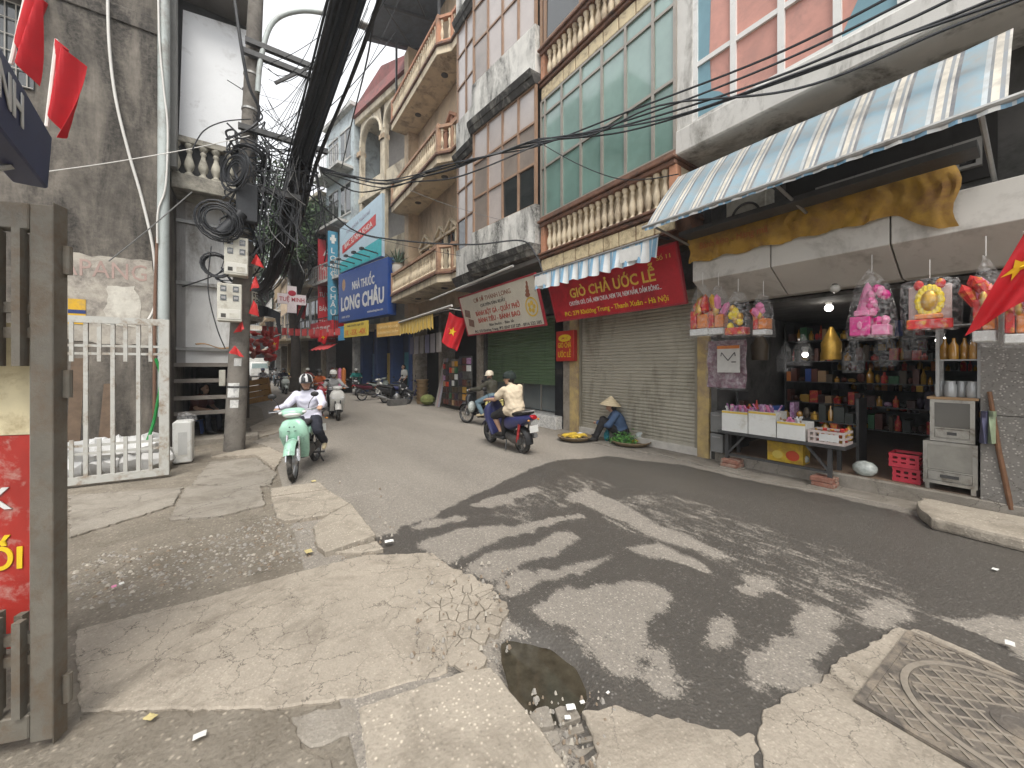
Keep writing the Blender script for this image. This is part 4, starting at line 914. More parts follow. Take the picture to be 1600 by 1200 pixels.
for k, (ends, lab) in enumerate((([(980, 175), (1200, 90), (1420, -20)], 'topmost cable rising past the green glass'), ([(990, 185), (1200, 105), (1420, 0), (1480, -40)], 'second cable rising past the green glass'),
        ([(960, 200), (1180, 132), (1400, 40), (1620, -70)], 'cable crossing the middle of the pink windows'), ([(980, 205), (1200, 135), (1450, 40), (1620, -30)], 'lower cable slanting over the pink windows'),
        ([(930, 205), (1060, 180), (1300, 95), (1620, -15)], 'cable crossing low over the white window frames'), ([(920, 212), (1030, 165), (1240, 140), (1480, 45), (1620, -10)], 'lowest cable along the white floor slab'))):
    wire(lab, [ea + Vector((0, 0, k * .02))] + [p + Vector((rnd.uniform(-.1, .1), 0, rnd.uniform(-.09, .09))) for p in mid] + [j0 + Vector((0, 0, .03 * (k - 2)))] + [gx(u, v, XW - .01 * k) for u, v in ends], .014)
wire('slack cable looping below the bundle across the balcony house', [ea, gd(560, 300, 9.2), gd(640, 285, 8.6), gd(720, 275, 8.0), gx(840, 226, XW)], .016)
wire('black cable sagging from the pole to the shop sign below the bay', [gy(478, 300, pb.y), gd(520, 335, 8.6), gd(565, 365, 8.4), gd(650, 378, 8.2), gd(740, 382, 8.2), gd(815, 376, 8.2), gd(838, 400, 8.1), gd(848, 425, 8.0)], .018)
wire('thin cable sagging below the green glass', [gx(845, 224, XW), gx(900, 255, XW), gx(960, 278, XW), gx(1010, 280, XW), gx(1060, 272, XW)], .009)
wire('black cable dropping from above to the arched house', [gd(600, -60, 7), gd(586, 20, 7.6), gd(572, 100, 9), gd(550, 190, 12), gd(534, 262, 17)], .02)
wire('cable climbing from the pole past the white board', [gy(363, -30, pb.y - .5), gy(375, 60, pb.y - .5), gy(388, 130, pb.y - .4), gy(404, 168, pb.y - .3), gy(402, 190, pb.y - .2)], .028)
wire('thin cable crossing the white board', [gy(75, 268, 8.6), gy(180, 253, 8.6), gy(300, 232, 8.6), gy(390, 212, 8.6)], .007, WPIPE)
wire('taut grey wire slanting up the weathered wall to the balcony', [gy(170, 408, 8.8), gy(230, 360, 8.8), gy(300, 300, 9.0)], .01, CABG)
wire('thin black cable slanting across the sheet metal to the pole', [gy(285, 448, 10.2), gy(340, 428, 9.2), gy(400, 392, 8.8), gy(440, 362, 8.8), gy(475, 320, 8.8)], .012)
wire('pair of cables drooping from coil to cardboard', [gy(330, 385, 8.6), gy(325, 450, 8.6), gy(338, 510, 8.6), gy(352, 545, 8.6)], .01)
wire('thin loop of cable across the lower edge of the board', [gy(300, 235, 8.5), gy(318, 205, 8.5), gy(350, 190, 8.5), gy(392, 186, 8.6)], .01)
for k in range(9):
    u = 415 + k * 9; wire('fine wire from the upper crossarm to the bundle, %s from the pole' % ORD[k], [gy(486, 108, pb.y - .2), gy(lerp(486, u, .5), 165, pb.y - .1), gy(u, 225 + rnd.uniform(-15, 10), pb.y - .1)], .006)['group'] = 'fine wires under the upper crossarm'
for k in range(7):
    o = rnd.uniform(-1, 1); wire('single cable beside the thick overhead bundle, %s out from it' % ORD[k], [(bc.x + .5 + k * .1, -3, bc.z + 1.2 + .25 * k), (bc.x + .45 + k * .08, 3, bc.z + .9 + .2 * k), (bc.x + .1 + k * .03, pb.y - .2, bc.z + .2 + .2 * k), (bc.x - .1 + k * .1, 22, bc.z + .4)], .011)
pp = [gd(640, 297, 11), gd(700, 320, 10), gd(790, 345, 9.4), gd(850, 350, 8.6)]
wire('thin pale wire between the balconies and the mouldy bay', pp, .006, CABG)
wire('thin wire running low across the blue sign and balcony', [gd(487, 340, 12), gd(560, 365, 12), gd(640, 385, 11.5), gd(720, 400, 10.5)], .007)
net = thing('thin_wires', 'net of thin sagging wires crossing the strip of sky beside the pole', 'cables', (bc.x, pb.y, 7.5))
for k in range(30):
    a = gy(rnd.uniform(402, 420), rnd.uniform(90, 300), pb.y - .1); e = rnd.random()
    b = gd(rnd.uniform(500, 640), rnd.uniform(-30, 60), rnd.uniform(5, 8)) if e < .45 else gd(rnd.uniform(500, 545), rnd.uniform(120, 330), rnd.uniform(14, 20)); MB().tube(sag(a, b, rnd.uniform(.1, .7), 12), rnd.choice([.005, .006, .008]), 4, False).build('wire', CAB, net)
# --- light grey low gate
GATE = mat('light_grey_gate_paint', (.43, .43, .40), .55, .08, 5, dirt=(.25, .2, .15), damt=.35, dscale=5)
GY = 7.3; gr = gy(265, 745, GY); gt = gy(265, 500, GY).z; gl = gy(60, 700, GY).x
gate = thing('low_gate', 'light grey steel bar gate standing open before the weathered wall', 'gate', (gr.x, GY, 0)); z0 = .03
RZ = Matrix.Translation((gr.x, GY, 0)) @ Matrix.Rotation(rad(-4), 4, 'Z') @ Matrix.Translation((-gr.x, -GY, 0))
W_ = .055
MB(RZ).box(gr.x - .11, gr.x, GY - .03, GY + .03, z0, gt).build('stile', GATE, gate, bevel=.004); MB(RZ).box(gl, gl + .1, GY - .03, GY + .03, z0, gt).build('stile', GATE, gate)
for a, b in ((gt - .09, gt), (z0, z0 + .1)): MB(RZ).box(gl + .1, gr.x - .11, GY - .028, GY + .028, a, b).build('frame_rail', GATE, gate)
zr = [gy(200, v, GY).z for v in (541, 553)] + [gy(200, v, GY).z for v in (692, 704)]
for z in zr: MB(RZ).box(gl + .1, gr.x - .11, GY - .013, GY + .013, z - .016, z + .016).build('cross_rail', GATE, gate)
bl = MB().box(-.021, .021, -.02, .02, z0 + .1, gt - .09).mesh('bar', GATE); bu = MB().box(-.02, .02, -.026, -.006, gy(200, 565, GY).z, gt - .09).mesh('bar', GATE); bd = MB().box(-.02, .02, -.026, -.006, z0 + .1, gy(200, 682, GY).z).mesh('bar', GATE)
x = gr.x - .2; k = 0
while x > gl + .12:
    if k % 2: inst(bl, 'bar', gate, RZ @ TR(x, GY, 0))
    else: inst(bu, 'bar', gate, RZ @ TR(x, GY, 0)); inst(bd, 'bar', gate, RZ @ TR(x, GY, 0))
    x -= .128; k += 1
# --- big near gate leaf
P0 = Vector((-.665, 2.41, 0)); ed = Vector((-.945, .326, 0)); nn = Vector((ed.y, -ed.x, 0)); 
ng = thing('tall_gate', 'tall weathered grey steel gate leaf cutting into the view close to the camera', 'gate', P0)
GN = Matrix.Translation(P0) @ Matrix.Rotation(math.atan2(ed.y, ed.x), 4, 'Z')   # local x runs away from the free edge, local y away or towards camera
NGM = mat('weathered_gate_paint', (.15, .138, .115), .6, .18, 5, .25, 60, dirt=(.13, .1, .07), damt=.5, dscale=9, metal=.15)
def gl_(u, v): 
    p = gp(u, v, P0, nn); return GN.inverted() @ p
top = gl_(80, 320).z; 
x1, x2 = gl_(94, 700).x, gl_(56, 700).x
MB(GN).box(0, x1 - .002, -.035, .035, .02, top).build('edge_post', NGM, ng, bevel=.005)
MB(GN).box(x1, x2, -.03, .03, .04, top - .01).build('stile', NGM, ng, bevel=.005)
MB(GN).box(x2 + .002, 1.6, -.03, .03, top - .12, top - .01).build('frame_rail', NGM, ng, bevel=.005); MB(GN).box(x2 + .002, 1.6, -.03, .03, .06, .16).build('frame_rail', NGM, ng, bevel=.005)
for v in (481, 520): z = gl_(30, v).z; MB(GN).box(x2 + .002, 1.6, -.014, .014, z - .022, z + .022).build('cross_rail', NGM, ng)
for v in (998, 1030): z = gl_(30, v).z; MB(GN).box(x2 + .002, 1.6, -.014, .014, z - .02, z + .02).build('cross_rail', NGM, ng)
zu, zd = gl_(30, 572).z, gl_(30, 965).z
for k in range(9):
    x = x2 + .03 + k * .075; s = .02 * (k % 2)
    for xx, dy in ((x, .03), (x + .0375, -.03)):
        MB(GN).box(xx - .0135, xx + .0135, dy - .016, dy + .016, zu, top - .12).build('bar', NGM, ng); MB(GN).box(xx - .0135, xx + .0135, dy - .016, dy + .016, .16, zd + s).build('bar', NGM, ng)
for v in (405, 600, 1080): z = gl_(95, v).z; MB(GN).lathe([(.016, z - .06), (.016, z + .06)], 10, TR(-.012, -.02, 0)).build('hinge', NGM, ng)
sg = thing('signboard', 'red and cream shop board behind the tall near gate', 'signboard', P0 + ed * .3 - nn * .2); MS = GN @ Matrix.Translation((0, -.14, 0)) if (GN @ Vector((0, -1, 0)) - P0).length and ((GN @ Vector((0, -.14, 0))) - Vector((0, 0, 0))).length > P0.length else GN @ Matrix.Translation((0, .14, 0))
off = MS.inverted()
def sg_(u, v):
    n2 = nn; q = MS @ Vector((0, 0, 0)); return off @ gp(u, v, q, n2)
zc, zm, zb_ = sg_(25, 505).z, sg_(25, 680).z, sg_(25, 1010).z; xr = sg_(50, 700).x
REDS = mat('red_sign_face', (.33, .028, .02), .5, .15, 4, dirt=(.4, .2, .17), damt=.3, dscale=13); CRS = mat('cream_board', (.62, .55, .36), .7, .1, 6, dirt=(.4, .33, .2), damt=.4, dscale=6)
yy = .01
MB(MS).box(xr, 1.8, -yy, yy, zm + .003, zc).build('cream_panel', CRS, sg); MB(MS).box(xr, 1.8, -yy, yy, zb_, zm).build('red_panel', REDS, sg)
MB(MS).box(xr - .03, xr - .003, -yy * 1.5, yy * 1.5, zb_, zc).build('board_edge', STEEL, sg)
sgn = 1 if (MS @ Vector((0, 1, 0)) - MS @ Vector((0, 0, 0))).dot(-P0) > 0 else -1
def lett(s, u, v, hpx, m):
    p = sg_(u, v); hh = abs(sg_(u, v - hpx).z - p.z)
    text(sg, s, m, MS @ Matrix.Translation((p.x, sgn * (yy + .004), p.z)) @ Matrix.Rotation(math.pi if sgn > 0 else 0, 4, 'Z'), hh, align='RIGHT', bold=.02)
lett('K', 24, 792, 34, mat('sign_white', (.62, .62, .6), .5)); lett('ỐI', 40, 884, 34, mat('sign_yellow', (.68, .48, .02), .5))
# --- navy sign with the end of a word, top corner
NAVY = mat('navy_sign', (.028, .036, .1), .4, .15, 4); q0 = Vector(gx(80, 250, -1.05)); az = rad(5.6); dv = Vector((math.sin(-az), math.cos(-az), 0)); n3 = Vector((dv.y, -dv.x, 0))
ns = thing('shop_sign', 'navy shop sign with white letters projecting over the near gate', 'shop sign', q0); 
cs = [gp(u, v, q0, n3) for u, v in ((82, 215), (75, 296), (0, 200), (0, 84))]
far_t, far_b = cs[0], cs[1]; zt, zb2 = (cs[0].z + cs[3].z) / 2, (cs[1].z + cs[2].z) / 2
ext = [cs[0], cs[1], cs[1] - dv * 3.2, cs[0] - dv * 3.2]
for p, z in ((ext[2], None),): pass
ext[2].z = ext[1].z + .05; ext[3].z = ext[0].z + .1
g = MB(); g.add([tuple(p + n3 * .0) for p in ext] + [tuple(p - n3 * .14) for p in ext], [(0, 1, 2, 3), (7, 6, 5, 4), (0, 4, 5, 1), (1, 5, 6, 2), (2, 6, 7, 3), (3, 7, 4, 0)]); g.build('sign_box', NAVY, ns, bevel=.01)
tm = Matrix.Translation(ext[1] - dv * .48 + n3 * .006 + Vector((0, 0, .155))) @ Matrix(((dv.x, -n3.x, 0, 0), (dv.y, -n3.y, 0, 0), (0, 0, 1, 0), (0, 0, 0, 1)))
text(ns, 'BÌNH', mat('sign_white', (.62, .62, .6), .5), tm, .18, align='RIGHT', bold=.02)
for k in range(4): p = ext[1] - dv * (.3 + k * .5) - n3 * .07; MB().tube([p, p - n3 * .6 - Vector((0, 0, .35))], .015, 6).build('bracket', STEEL, ns)
# plain red flags on white staffs over the near gate
FLAG = mat('red_flag_cloth', (.5, .012, .02), .7, .12, 5); FLAGY = mat('flag_yellow', (.75, .5, .02), .7, .08)
def limp_flag(label, base, tip, w, drop, seed, group='red flags on the houses', m=None, star=False, staffr=.014):
    base, tip = Vector(base), Vector(tip); t = thing('flag', label, 'flag', base, 0, group); d = (tip - base).normalized(); rnd = random.Random(seed)
    MB().tube([base, tip], staffr, 7).build('staff', mat('white_staff', (.7, .68, .64), .5), t, smooth=40)
    side = d.cross(Vector((0, 0, 1))); side = side.normalized() if side.length > .05 else Vector((1, 0, 0)); L = (tip - base).length
    def fn(u, v):
        a = tip - d * (v * L * .72); dn = Vector((0, 0, -1)); fold = math.sin(u * 9 + seed + v * 2) * .07 * (u + .2)
        return a + RTv * (w * u * (1.1 - .5 * v)) + dn * (drop * u * (.55 + .5 * v)) + VF * fold
    RTv = Vector((RT[0], RT[1], 0)) * (1 if seed % 2 else -1); VF = Vector((FW[0], FW[1], 0))
    fl = MB().sheet(fn, 16, 10).build('cloth', m or FLAG, t, smooth=70, solid=.002)
    return t
limp_flag('plain red flag hanging highest above the navy sign', gd(17, 100, 3.2), gd(44, -20, 3.2), .17, .30, 3)
limp_flag('plain red flag hanging just clear of the navy sign end', gd(73, 198, 3.2), gd(89, 62, 3.2), .15, .3, 5)
# ------------------------------------------------------------------ people: one continuous skin grown over tapered limbs
SKIN = mat('skin', (.42, .25, .17), .55, .08, 12); HAIR = mat('black_hair', (.012, .01, .009), .5, .3, 30); EYE = mat('dark_eye', (.01, .008, .007), .2); LIP = mat('lips', (.3, .11, .09), .5)
def capsule(g, p, q, r0, r1, n=12):
    p, q = Vector(p), Vector(q); d = q - p; L = d.length; u = d.normalized() if L > 1e-6 else Vector((0, 0, 1)); pts = []; rs = []
    for a in (80, 50, 20): pts.append(p - u * r0 * math.sin(rad(a))); rs.append(r0 * math.cos(rad(a)))
    for t in (0, .33, .66, 1): pts.append(p + d * t); rs.append(lerp(r0, r1, t))
    for a in (20, 50, 80): pts.append(q + u * r1 * math.sin(rad(a))); rs.append(r1 * math.cos(rad(a)))
    g.tube(pts, rs, n)
def person(label, M, J, cl, voxel=.012, group=None, hat=None, sleeve=.65, leg=1.0, loose=.012, face=True, hair=True, mask=None, look=(0, 1, 0), shoes=True, name='person', wide=1.0, hem=None):
    """J joints in M's space; cl: dict shirt, pants, shoe materials"""
    t = thing(name, label, 'person', M.translation, math.atan2(M[1][0], M[0][0]), group); WM[t] = M.copy(); t.matrix_basis = M
    S_ = []; g = MB()
    V = {k: Vector(v) for k, v in J.items()}
    def cap(p, q, r0, r1, slot):
        capsule(g, p, q, r0, r1); p, q = Vector(p), Vector(q)
        for i in range(9): u = i / 8; S_.append((p.lerp(q, u), lerp(r0, r1, u), slot))
    pel, ch, nk, hd = V['pelvis'], V['chest'], V['neck'], V['head']
    side = (V['shR'] - V['shL']).normalized(); 
    def sec(c, w, d, up): 
        up = up.normalized(); f = side.cross(up).normalized(); return (c, side * w, f * d, 2.4)
    up1 = ch - pel; up2 = nk - ch; lo = loose
    secs = [sec(pel - up1.normalized() * .09, .13 * wide, .1 * wide, up1), sec(pel, (.165 + lo) * wide, (.125 + lo) * wide, up1), sec(pel.lerp(ch, .45), (.15 + lo) * wide, (.11 + lo) * wide, up1), sec(ch, (.175 + lo) * wide, (.12 + lo) * wide, up1 + up2), sec(ch.lerp(nk, .55), (.175 + lo) * wide, (.1 + lo * .5), up2), sec(ch.lerp(nk, .86), .1, .075, up2), sec(nk, .058, .058, up2)]
    g.loft(secs, 20)
    for i, (c, a, b, e) in enumerate(secs):
        for sx in (-.6, 0, .6): S_.append((c + a * sx, b.length, 0 if i > 1 else (0 if hem else 1)))
    S_.append((pel - up1.normalized() * .05, .13, 1))
    cap(nk - (nk - ch).normalized() * .02, hd, .052, .05, 2)
    lk = Vector(look).normalized(); upv = Vector((0, 0, 1)); rt = lk.cross(upv).normalized(); uh = rt.cross(lk)
    HMt = Matrix.Translation(hd) @ Matrix((rt, lk, uh)).transposed().to_4x4()
    def hp(x, y, z): return HMt @ Vector((x, y, z))
    g.loft([(hp(0, -.0, -.115), HMt.to_3x3() @ Vector((.03, 0, 0)), HMt.to_3x3() @ Vector((0, .03, 0)), 2), (hp(0, .03, -.1), HMt.to_3x3() @ Vector((.042, 0, 0)), HMt.to_3x3() @ Vector((0, .05, 0)), 2.2), (hp(0, .012, -.05), HMt.to_3x3() @ Vector((.063, 0, 0)), HMt.to_3x3() @ Vector((0, .08, 0)), 2.2), (hp(0, 0, .0), HMt.to_3x3() @ Vector((.073, 0, 0)), HMt.to_3x3() @ Vector((0, .094, 0)), 2.1), (hp(0, -.005, .06), HMt.to_3x3() @ Vector((.07, 0, 0)), HMt.to_3x3() @ Vector((0, .09, 0)), 2), (hp(0, -.008, .1), HMt.to_3x3() @ Vector((.05, 0, 0)), HMt.to_3x3() @ Vector((0, .065, 0)), 2), (hp(0, -.008, .118), HMt.to_3x3() @ Vector((.015, 0, 0)), HMt.to_3x3() @ Vector((0, .02, 0)), 2)], 18)
    for z in (-.08, -.03, .03, .08): S_.append((hp(0, 0, z), .075, 2))
    cap(hp(0, .088, .005), hp(0, .108, -.026), .008, .013, 2)
    for s in (-1, 1): cap(hp(.072 * s, -.01, -.02), hp(.076 * s, -.018, .02), .012, .014, 2)
    for s in ('L', 'R'):
        sh, el, wr = V['sh' + s], V['el' + s], V['wr' + s]
        if sleeve >= .5: cap(sh, el, .056 + lo * .8, .046 + lo * .8, 0)
        else: cap(sh, sh.lerp(el, .62), .058 + lo * .8, .06 + lo, 0)
        if sleeve >= 1: cap(el, el.lerp(wr, .93), .046 + lo * .8, .036 + lo * .6, 0)
        elif sleeve < .5: cap(el, wr, .041, .029, 2); cap(el.lerp(sh, .45), el, .044, .041, 2)
        else: m_ = el.lerp(wr, .3); cap(el, m_, .046 + lo, .042 + lo, 0); cap(m_, wr, .038, .029, 2)
        cap(el.lerp(wr, .85), wr, .03, .028, 2)
        hdv = Vector(V.get('hd' + s, (wr - el))).normalized(); pal = wr + hdv * .055
        hn = hdv.cross(Vector((0, 0, 1))); hn = hn.normalized() if hn.length > .1 else Vector((1, 0, 0)); dn = hn.cross(hdv).normalized()
        for k in (-1, 0, 1): cap(wr + hn * .012 * k, pal + hn * .02 * k, .019, .02, 2)
        for k, ln in enumerate((.042, .047, .045, .036)):
            b0 = pal + hn * (.027 - .018 * k); b1 = b0 + hdv * ln * .75 - dn * .012; cap(b0, b1, .0095, .009, 2); cap(b1, b1 - dn * ln * .6 - hdv * .008, .009, .0078, 2)
        tb = wr + hdv * .02 + hn * .03 * (1 if s == 'L' else -1); cap(tb, tb + hdv * .04 + hn * .02 * (1 if s == 'L' else -1) - dn * .015, .012, .009, 2)
        hi, kn, an, to = V['hi' + s], V['kn' + s], V['an' + s], V['to' + s]
        cap(hi, kn, .092 + lo * .6, .066 + lo * .7, 1)
        if leg >= 1: cap(kn, kn.lerp(an, .93), .063 + lo * .7, .05 + lo * .5, 1); cap(kn.lerp(an, .85), an, .04, .036, 2)
        else:
            mt = hi.lerp(kn, leg); cap(hi, mt, .098 + lo, .085 + lo, 1); cap(mt, kn, .072, .058, 2); cap(kn, kn.lerp(an, .4), .056, .054, 2); cap(kn.lerp(an, .4), an, .052, .034, 2)
        fs = 3 if shoes else 2
        he = an + (an - to).normalized() * .03 + Vector((0, 0, -.045)); mid = an.lerp(to, .6) + Vector((0, 0, -.02)); cap(he, mid, .036, .037, fs); cap(mid, to, .037, .027, fs); cap(an + Vector((0, 0, -.01)), an.lerp(to, .45), .037, .03, fs)
    if hem: cap(pel - up1.normalized() * .06, pel - up1.normalized() * .06 - Vector((0, 0, .001)), .17, .17, 0)
    me = g.mesh('b', [SKIN]); o = bpy.data.objects.new('b', me); COL.objects.link(o)
    md = o.modifiers.new('r', 'REMESH'); md.mode = 'VOXEL'; md.voxel_size = voxel
    md2 = o.modifiers.new('s', 'SMOOTH'); md2.factor = .5; md2.iterations = 3
    bm2 = bpy.data.meshes.new_from_object(o.evaluated_get(bpy.context.evaluated_depsgraph_get())); bpy.data.objects.remove(o); bm2.name = 'body'
    n = len(bm2.polygons); cen = np.empty(n * 3); bm2.polygons.foreach_get('center', cen); cen = cen.reshape(-1, 3)
    best = np.full(n, 1e9); slot = np.zeros(n, int)
    for p, r, k in S_:
        d = np.linalg.norm(cen - np.array(p), axis=1) - r; m_ = d < best; best[m_] = d[m_]; slot[m_] = k
    nv_ = len(bm2.vertices); vc_ = np.empty(nv_ * 3); bm2.vertices.foreach_get('co', vc_); vc_ = vc_.reshape(-1, 3); vn_ = np.empty(nv_ * 3); bm2.vertices.foreach_get('normal', vn_); vn_ = vn_.reshape(-1, 3)
    cl_v = np.zeros(nv_); li = np.empty(len(bm2.loops), int); bm2.loops.foreach_get('vertex_index', li); lt = np.empty(n, int); bm2.polygons.foreach_get('loop_total', lt); cl_v[li] = np.repeat((slot < 2).astype(float), lt)
    wv_ = vc_ + .05 * np.sin(vc_[:, [1, 2, 0]] * 17 + 1.3); fo = np.sin(wv_ @ np.array([9., 14., 31.])) * np.sin(wv_ @ np.array([-17., 9., 19.]) + 1) + .6 * np.sin(wv_ @ np.array([25., -19., 44.]) + 2)
    vc_ += vn_ * (fo * cl_v * (.0028 + loose * .05))[:, None]; bm2.vertices.foreach_set('co', vc_.ravel())
    bm2.materials.clear()
    for mm in (cl['shirt'], cl['pants'], SKIN, cl.get('shoe', SKIN)): bm2.materials.append(mm)
    bm2.polygons.foreach_set('material_index', slot.tolist()); bm2.polygons.foreach_set('use_smooth', [True] * n); bm2.update()
    ob = bpy.data.objects.new('body', bm2); COL.objects.link(ob); ob.parent = t; WM[ob] = M
    Mh = M @ HMt
    if face:
        for s in (-1, 1): MB(Mh).ball((.03 * s, .083, .016), (.014, .008, .007), 8).build('eye', EYE, t); MB(Mh).bar((.015 * s, .09, .034), (.046 * s, .078, .036), .008, .007).build('eyebrow', HAIR, t)
        if mask: MB(Mh).ball((0, .045, -.045), (.068, .068, .055), 12).build('face_mask', mask, t, smooth=60)
        else: MB(Mh).ball((0, .086, -.058), (.024, .008, .006), 8).build('lips', LIP, t)
    if hair:
        h = MB(Mh); rings = []
        for i in range(9):
            z = .125 - i * .03; rr = math.sqrt(max(.02, 1 - ((z + .01) / .14) ** 2)); rings.append((z, rr))
        vs = []; n_ = 18
        for z, rr in rings:
            for j in range(n_):
                a = 2 * math.pi * j / n_; fr = max(0, math.sin(a)); cut = 1 if z > .045 else (1 - .55 * fr)
                vs.append((.082 * rr * math.cos(a) * 1.0, (.102 * rr * math.sin(a) - .012) * cut - (.02 if cut < 1 else 0), z))
        fs = [(i * n_ + j, i * n_ + (j + 1) % n_, (i + 1) * n_ + (j + 1) % n_, (i + 1) * n_ + j) for i in range(8) for j in range(n_)] + [tuple(range(n_))]
        h.add(vs, fs).build('hair', HAIR, t, smooth=80)
    if hat: hat(t, Mh)
    return t
def helmet(col, stripe=None, peak=True, strap=True, peakm=None):
    def fn(t, M):
        g = MB(M); n = 20; prof = [(.02, .152), (.06, .146), (.095, .122), (.118, .085), (.126, .04), (.127, .008)]
        vs = [(r * math.cos(2 * math.pi * j / n) * .92, r * math.sin(2 * math.pi * j / n) * 1.08 - .012, z - (.012 * math.sin(2 * math.pi * j / n) * -1 if i == 5 else 0)) for i, (r, z) in enumerate(prof) for j in range(n)]
        g.add(vs, [(i * n + j, i * n + (j + 1) % n, (i + 1) * n + (j + 1) % n, (i + 1) * n + j) for i in range(5) for j in range(n)] + [tuple(range(n))])
        if stripe: g.m = [1 if (k < 100 and (k % 20) in (2, 5, 8, 12, 15, 18)) else 0 for k in range(len(g.f))]
        h = g.build('helmet', [col, stripe or col], t, smooth=60, solid=.008)
        if peak: MB(M).add([(-.1, .075, .012), (.1, .075, .012), (.085, .165, .0), (-.085, .165, .0), (-.1, .07, .02), (.1, .07, .02), (.085, .165, .008), (-.085, .165, .008)], [(3, 2, 1, 0), (4, 5, 6, 7), (0, 1, 5, 4), (1, 2, 6, 5), (2, 3, 7, 6), (3, 0, 4, 7)]).build('helmet_peak', peakm or col, h, bevel=.004)
        if strap: MB(M).tube(spline([(.1, .0, .0), (.08, .01, -.06), (.045, .03, -.118), (0, .035, -.125), (-.045, .03, -.118), (-.08, .01, -.06), (-.1, .0, .0)], 4), .008, 5).build('chin_strap', DSTEEL, h)
    return fn
def ride(lean=.0, s=.94, foot=(.14, .58, .27), knee=(.16, .6, .68), grip=(.31, .8, 1.0), seat=(0, .2, .84), head=(0, 0)):
    x, y, z = seat; L = lambda dz, dy: (x, y + dy + lean * dz, z + dz * s)
    J = dict(pelvis=L(0, 0), chest=L(.32, .05), neck=L(.49, .09), head=(x + head[0], y + .13 + lean * .62 + head[1], z + .615 * s))
    for q, k in (('L', -1), ('R', 1)):
        c = L(.4, .06); J['sh' + q] = (k * .175, c[1], c[2]); J['hi' + q] = (k * .09, y + .02, z - .01)
        w = (k * grip[0], grip[1] - .06, grip[2] + .03); J['wr' + q] = w; J['el' + q] = (k * .28, lerp(c[1], w[1], .48) - .03, lerp(c[2], w[2], .62) - .06); J['hd' + q] = (0, 1, -.25)
        J['kn' + q] = (k * knee[0], knee[1], knee[2]); J['an' + q] = (k * foot[0], foot[1] - .08, foot[2] + .1); J['to' + q] = (k * (foot[0] + .02), foot[1] + .1, foot[2] + .03)
    return J
# ------------------------------------------------------------------ motorbikes and scooters: local +y forward, rear axle above the origin
RUB = mat('tyre_rubber', (.025, .024, .022), .85, .3, 30, dirt=(.12, .11, .1), damt=.35, dscale=12); CHR = mat('chrome', (.6, .6, .6), .2, .05, 5, metal=1); ALUM = mat('cast_alloy', (.4, .4, .4), .4, .1, 8, metal=.8)
BLKP = mat('black_plastic', (.02, .02, .021), .5, .2, 9); SEATM = mat('seat_vinyl', (.018, .017, .016), .45, .2, 9); LENS = glassmat('lamp_lens', (.6, .6, .58), .08); REDL = glassmat('red_lens', (.35, .01, .015), .1); AMBL = glassmat('amber_lens', (.5, .2, .02), .1); ENG = mat('engine_grey', (.12, .115, .11), .5, .2, 15, metal=.6)
def paint(name, c): return mat(name, c, .38, .06, 4, coat=.35, obj=True, dirt=[x * .45 + .04 for x in c], damt=.28, dscale=5)
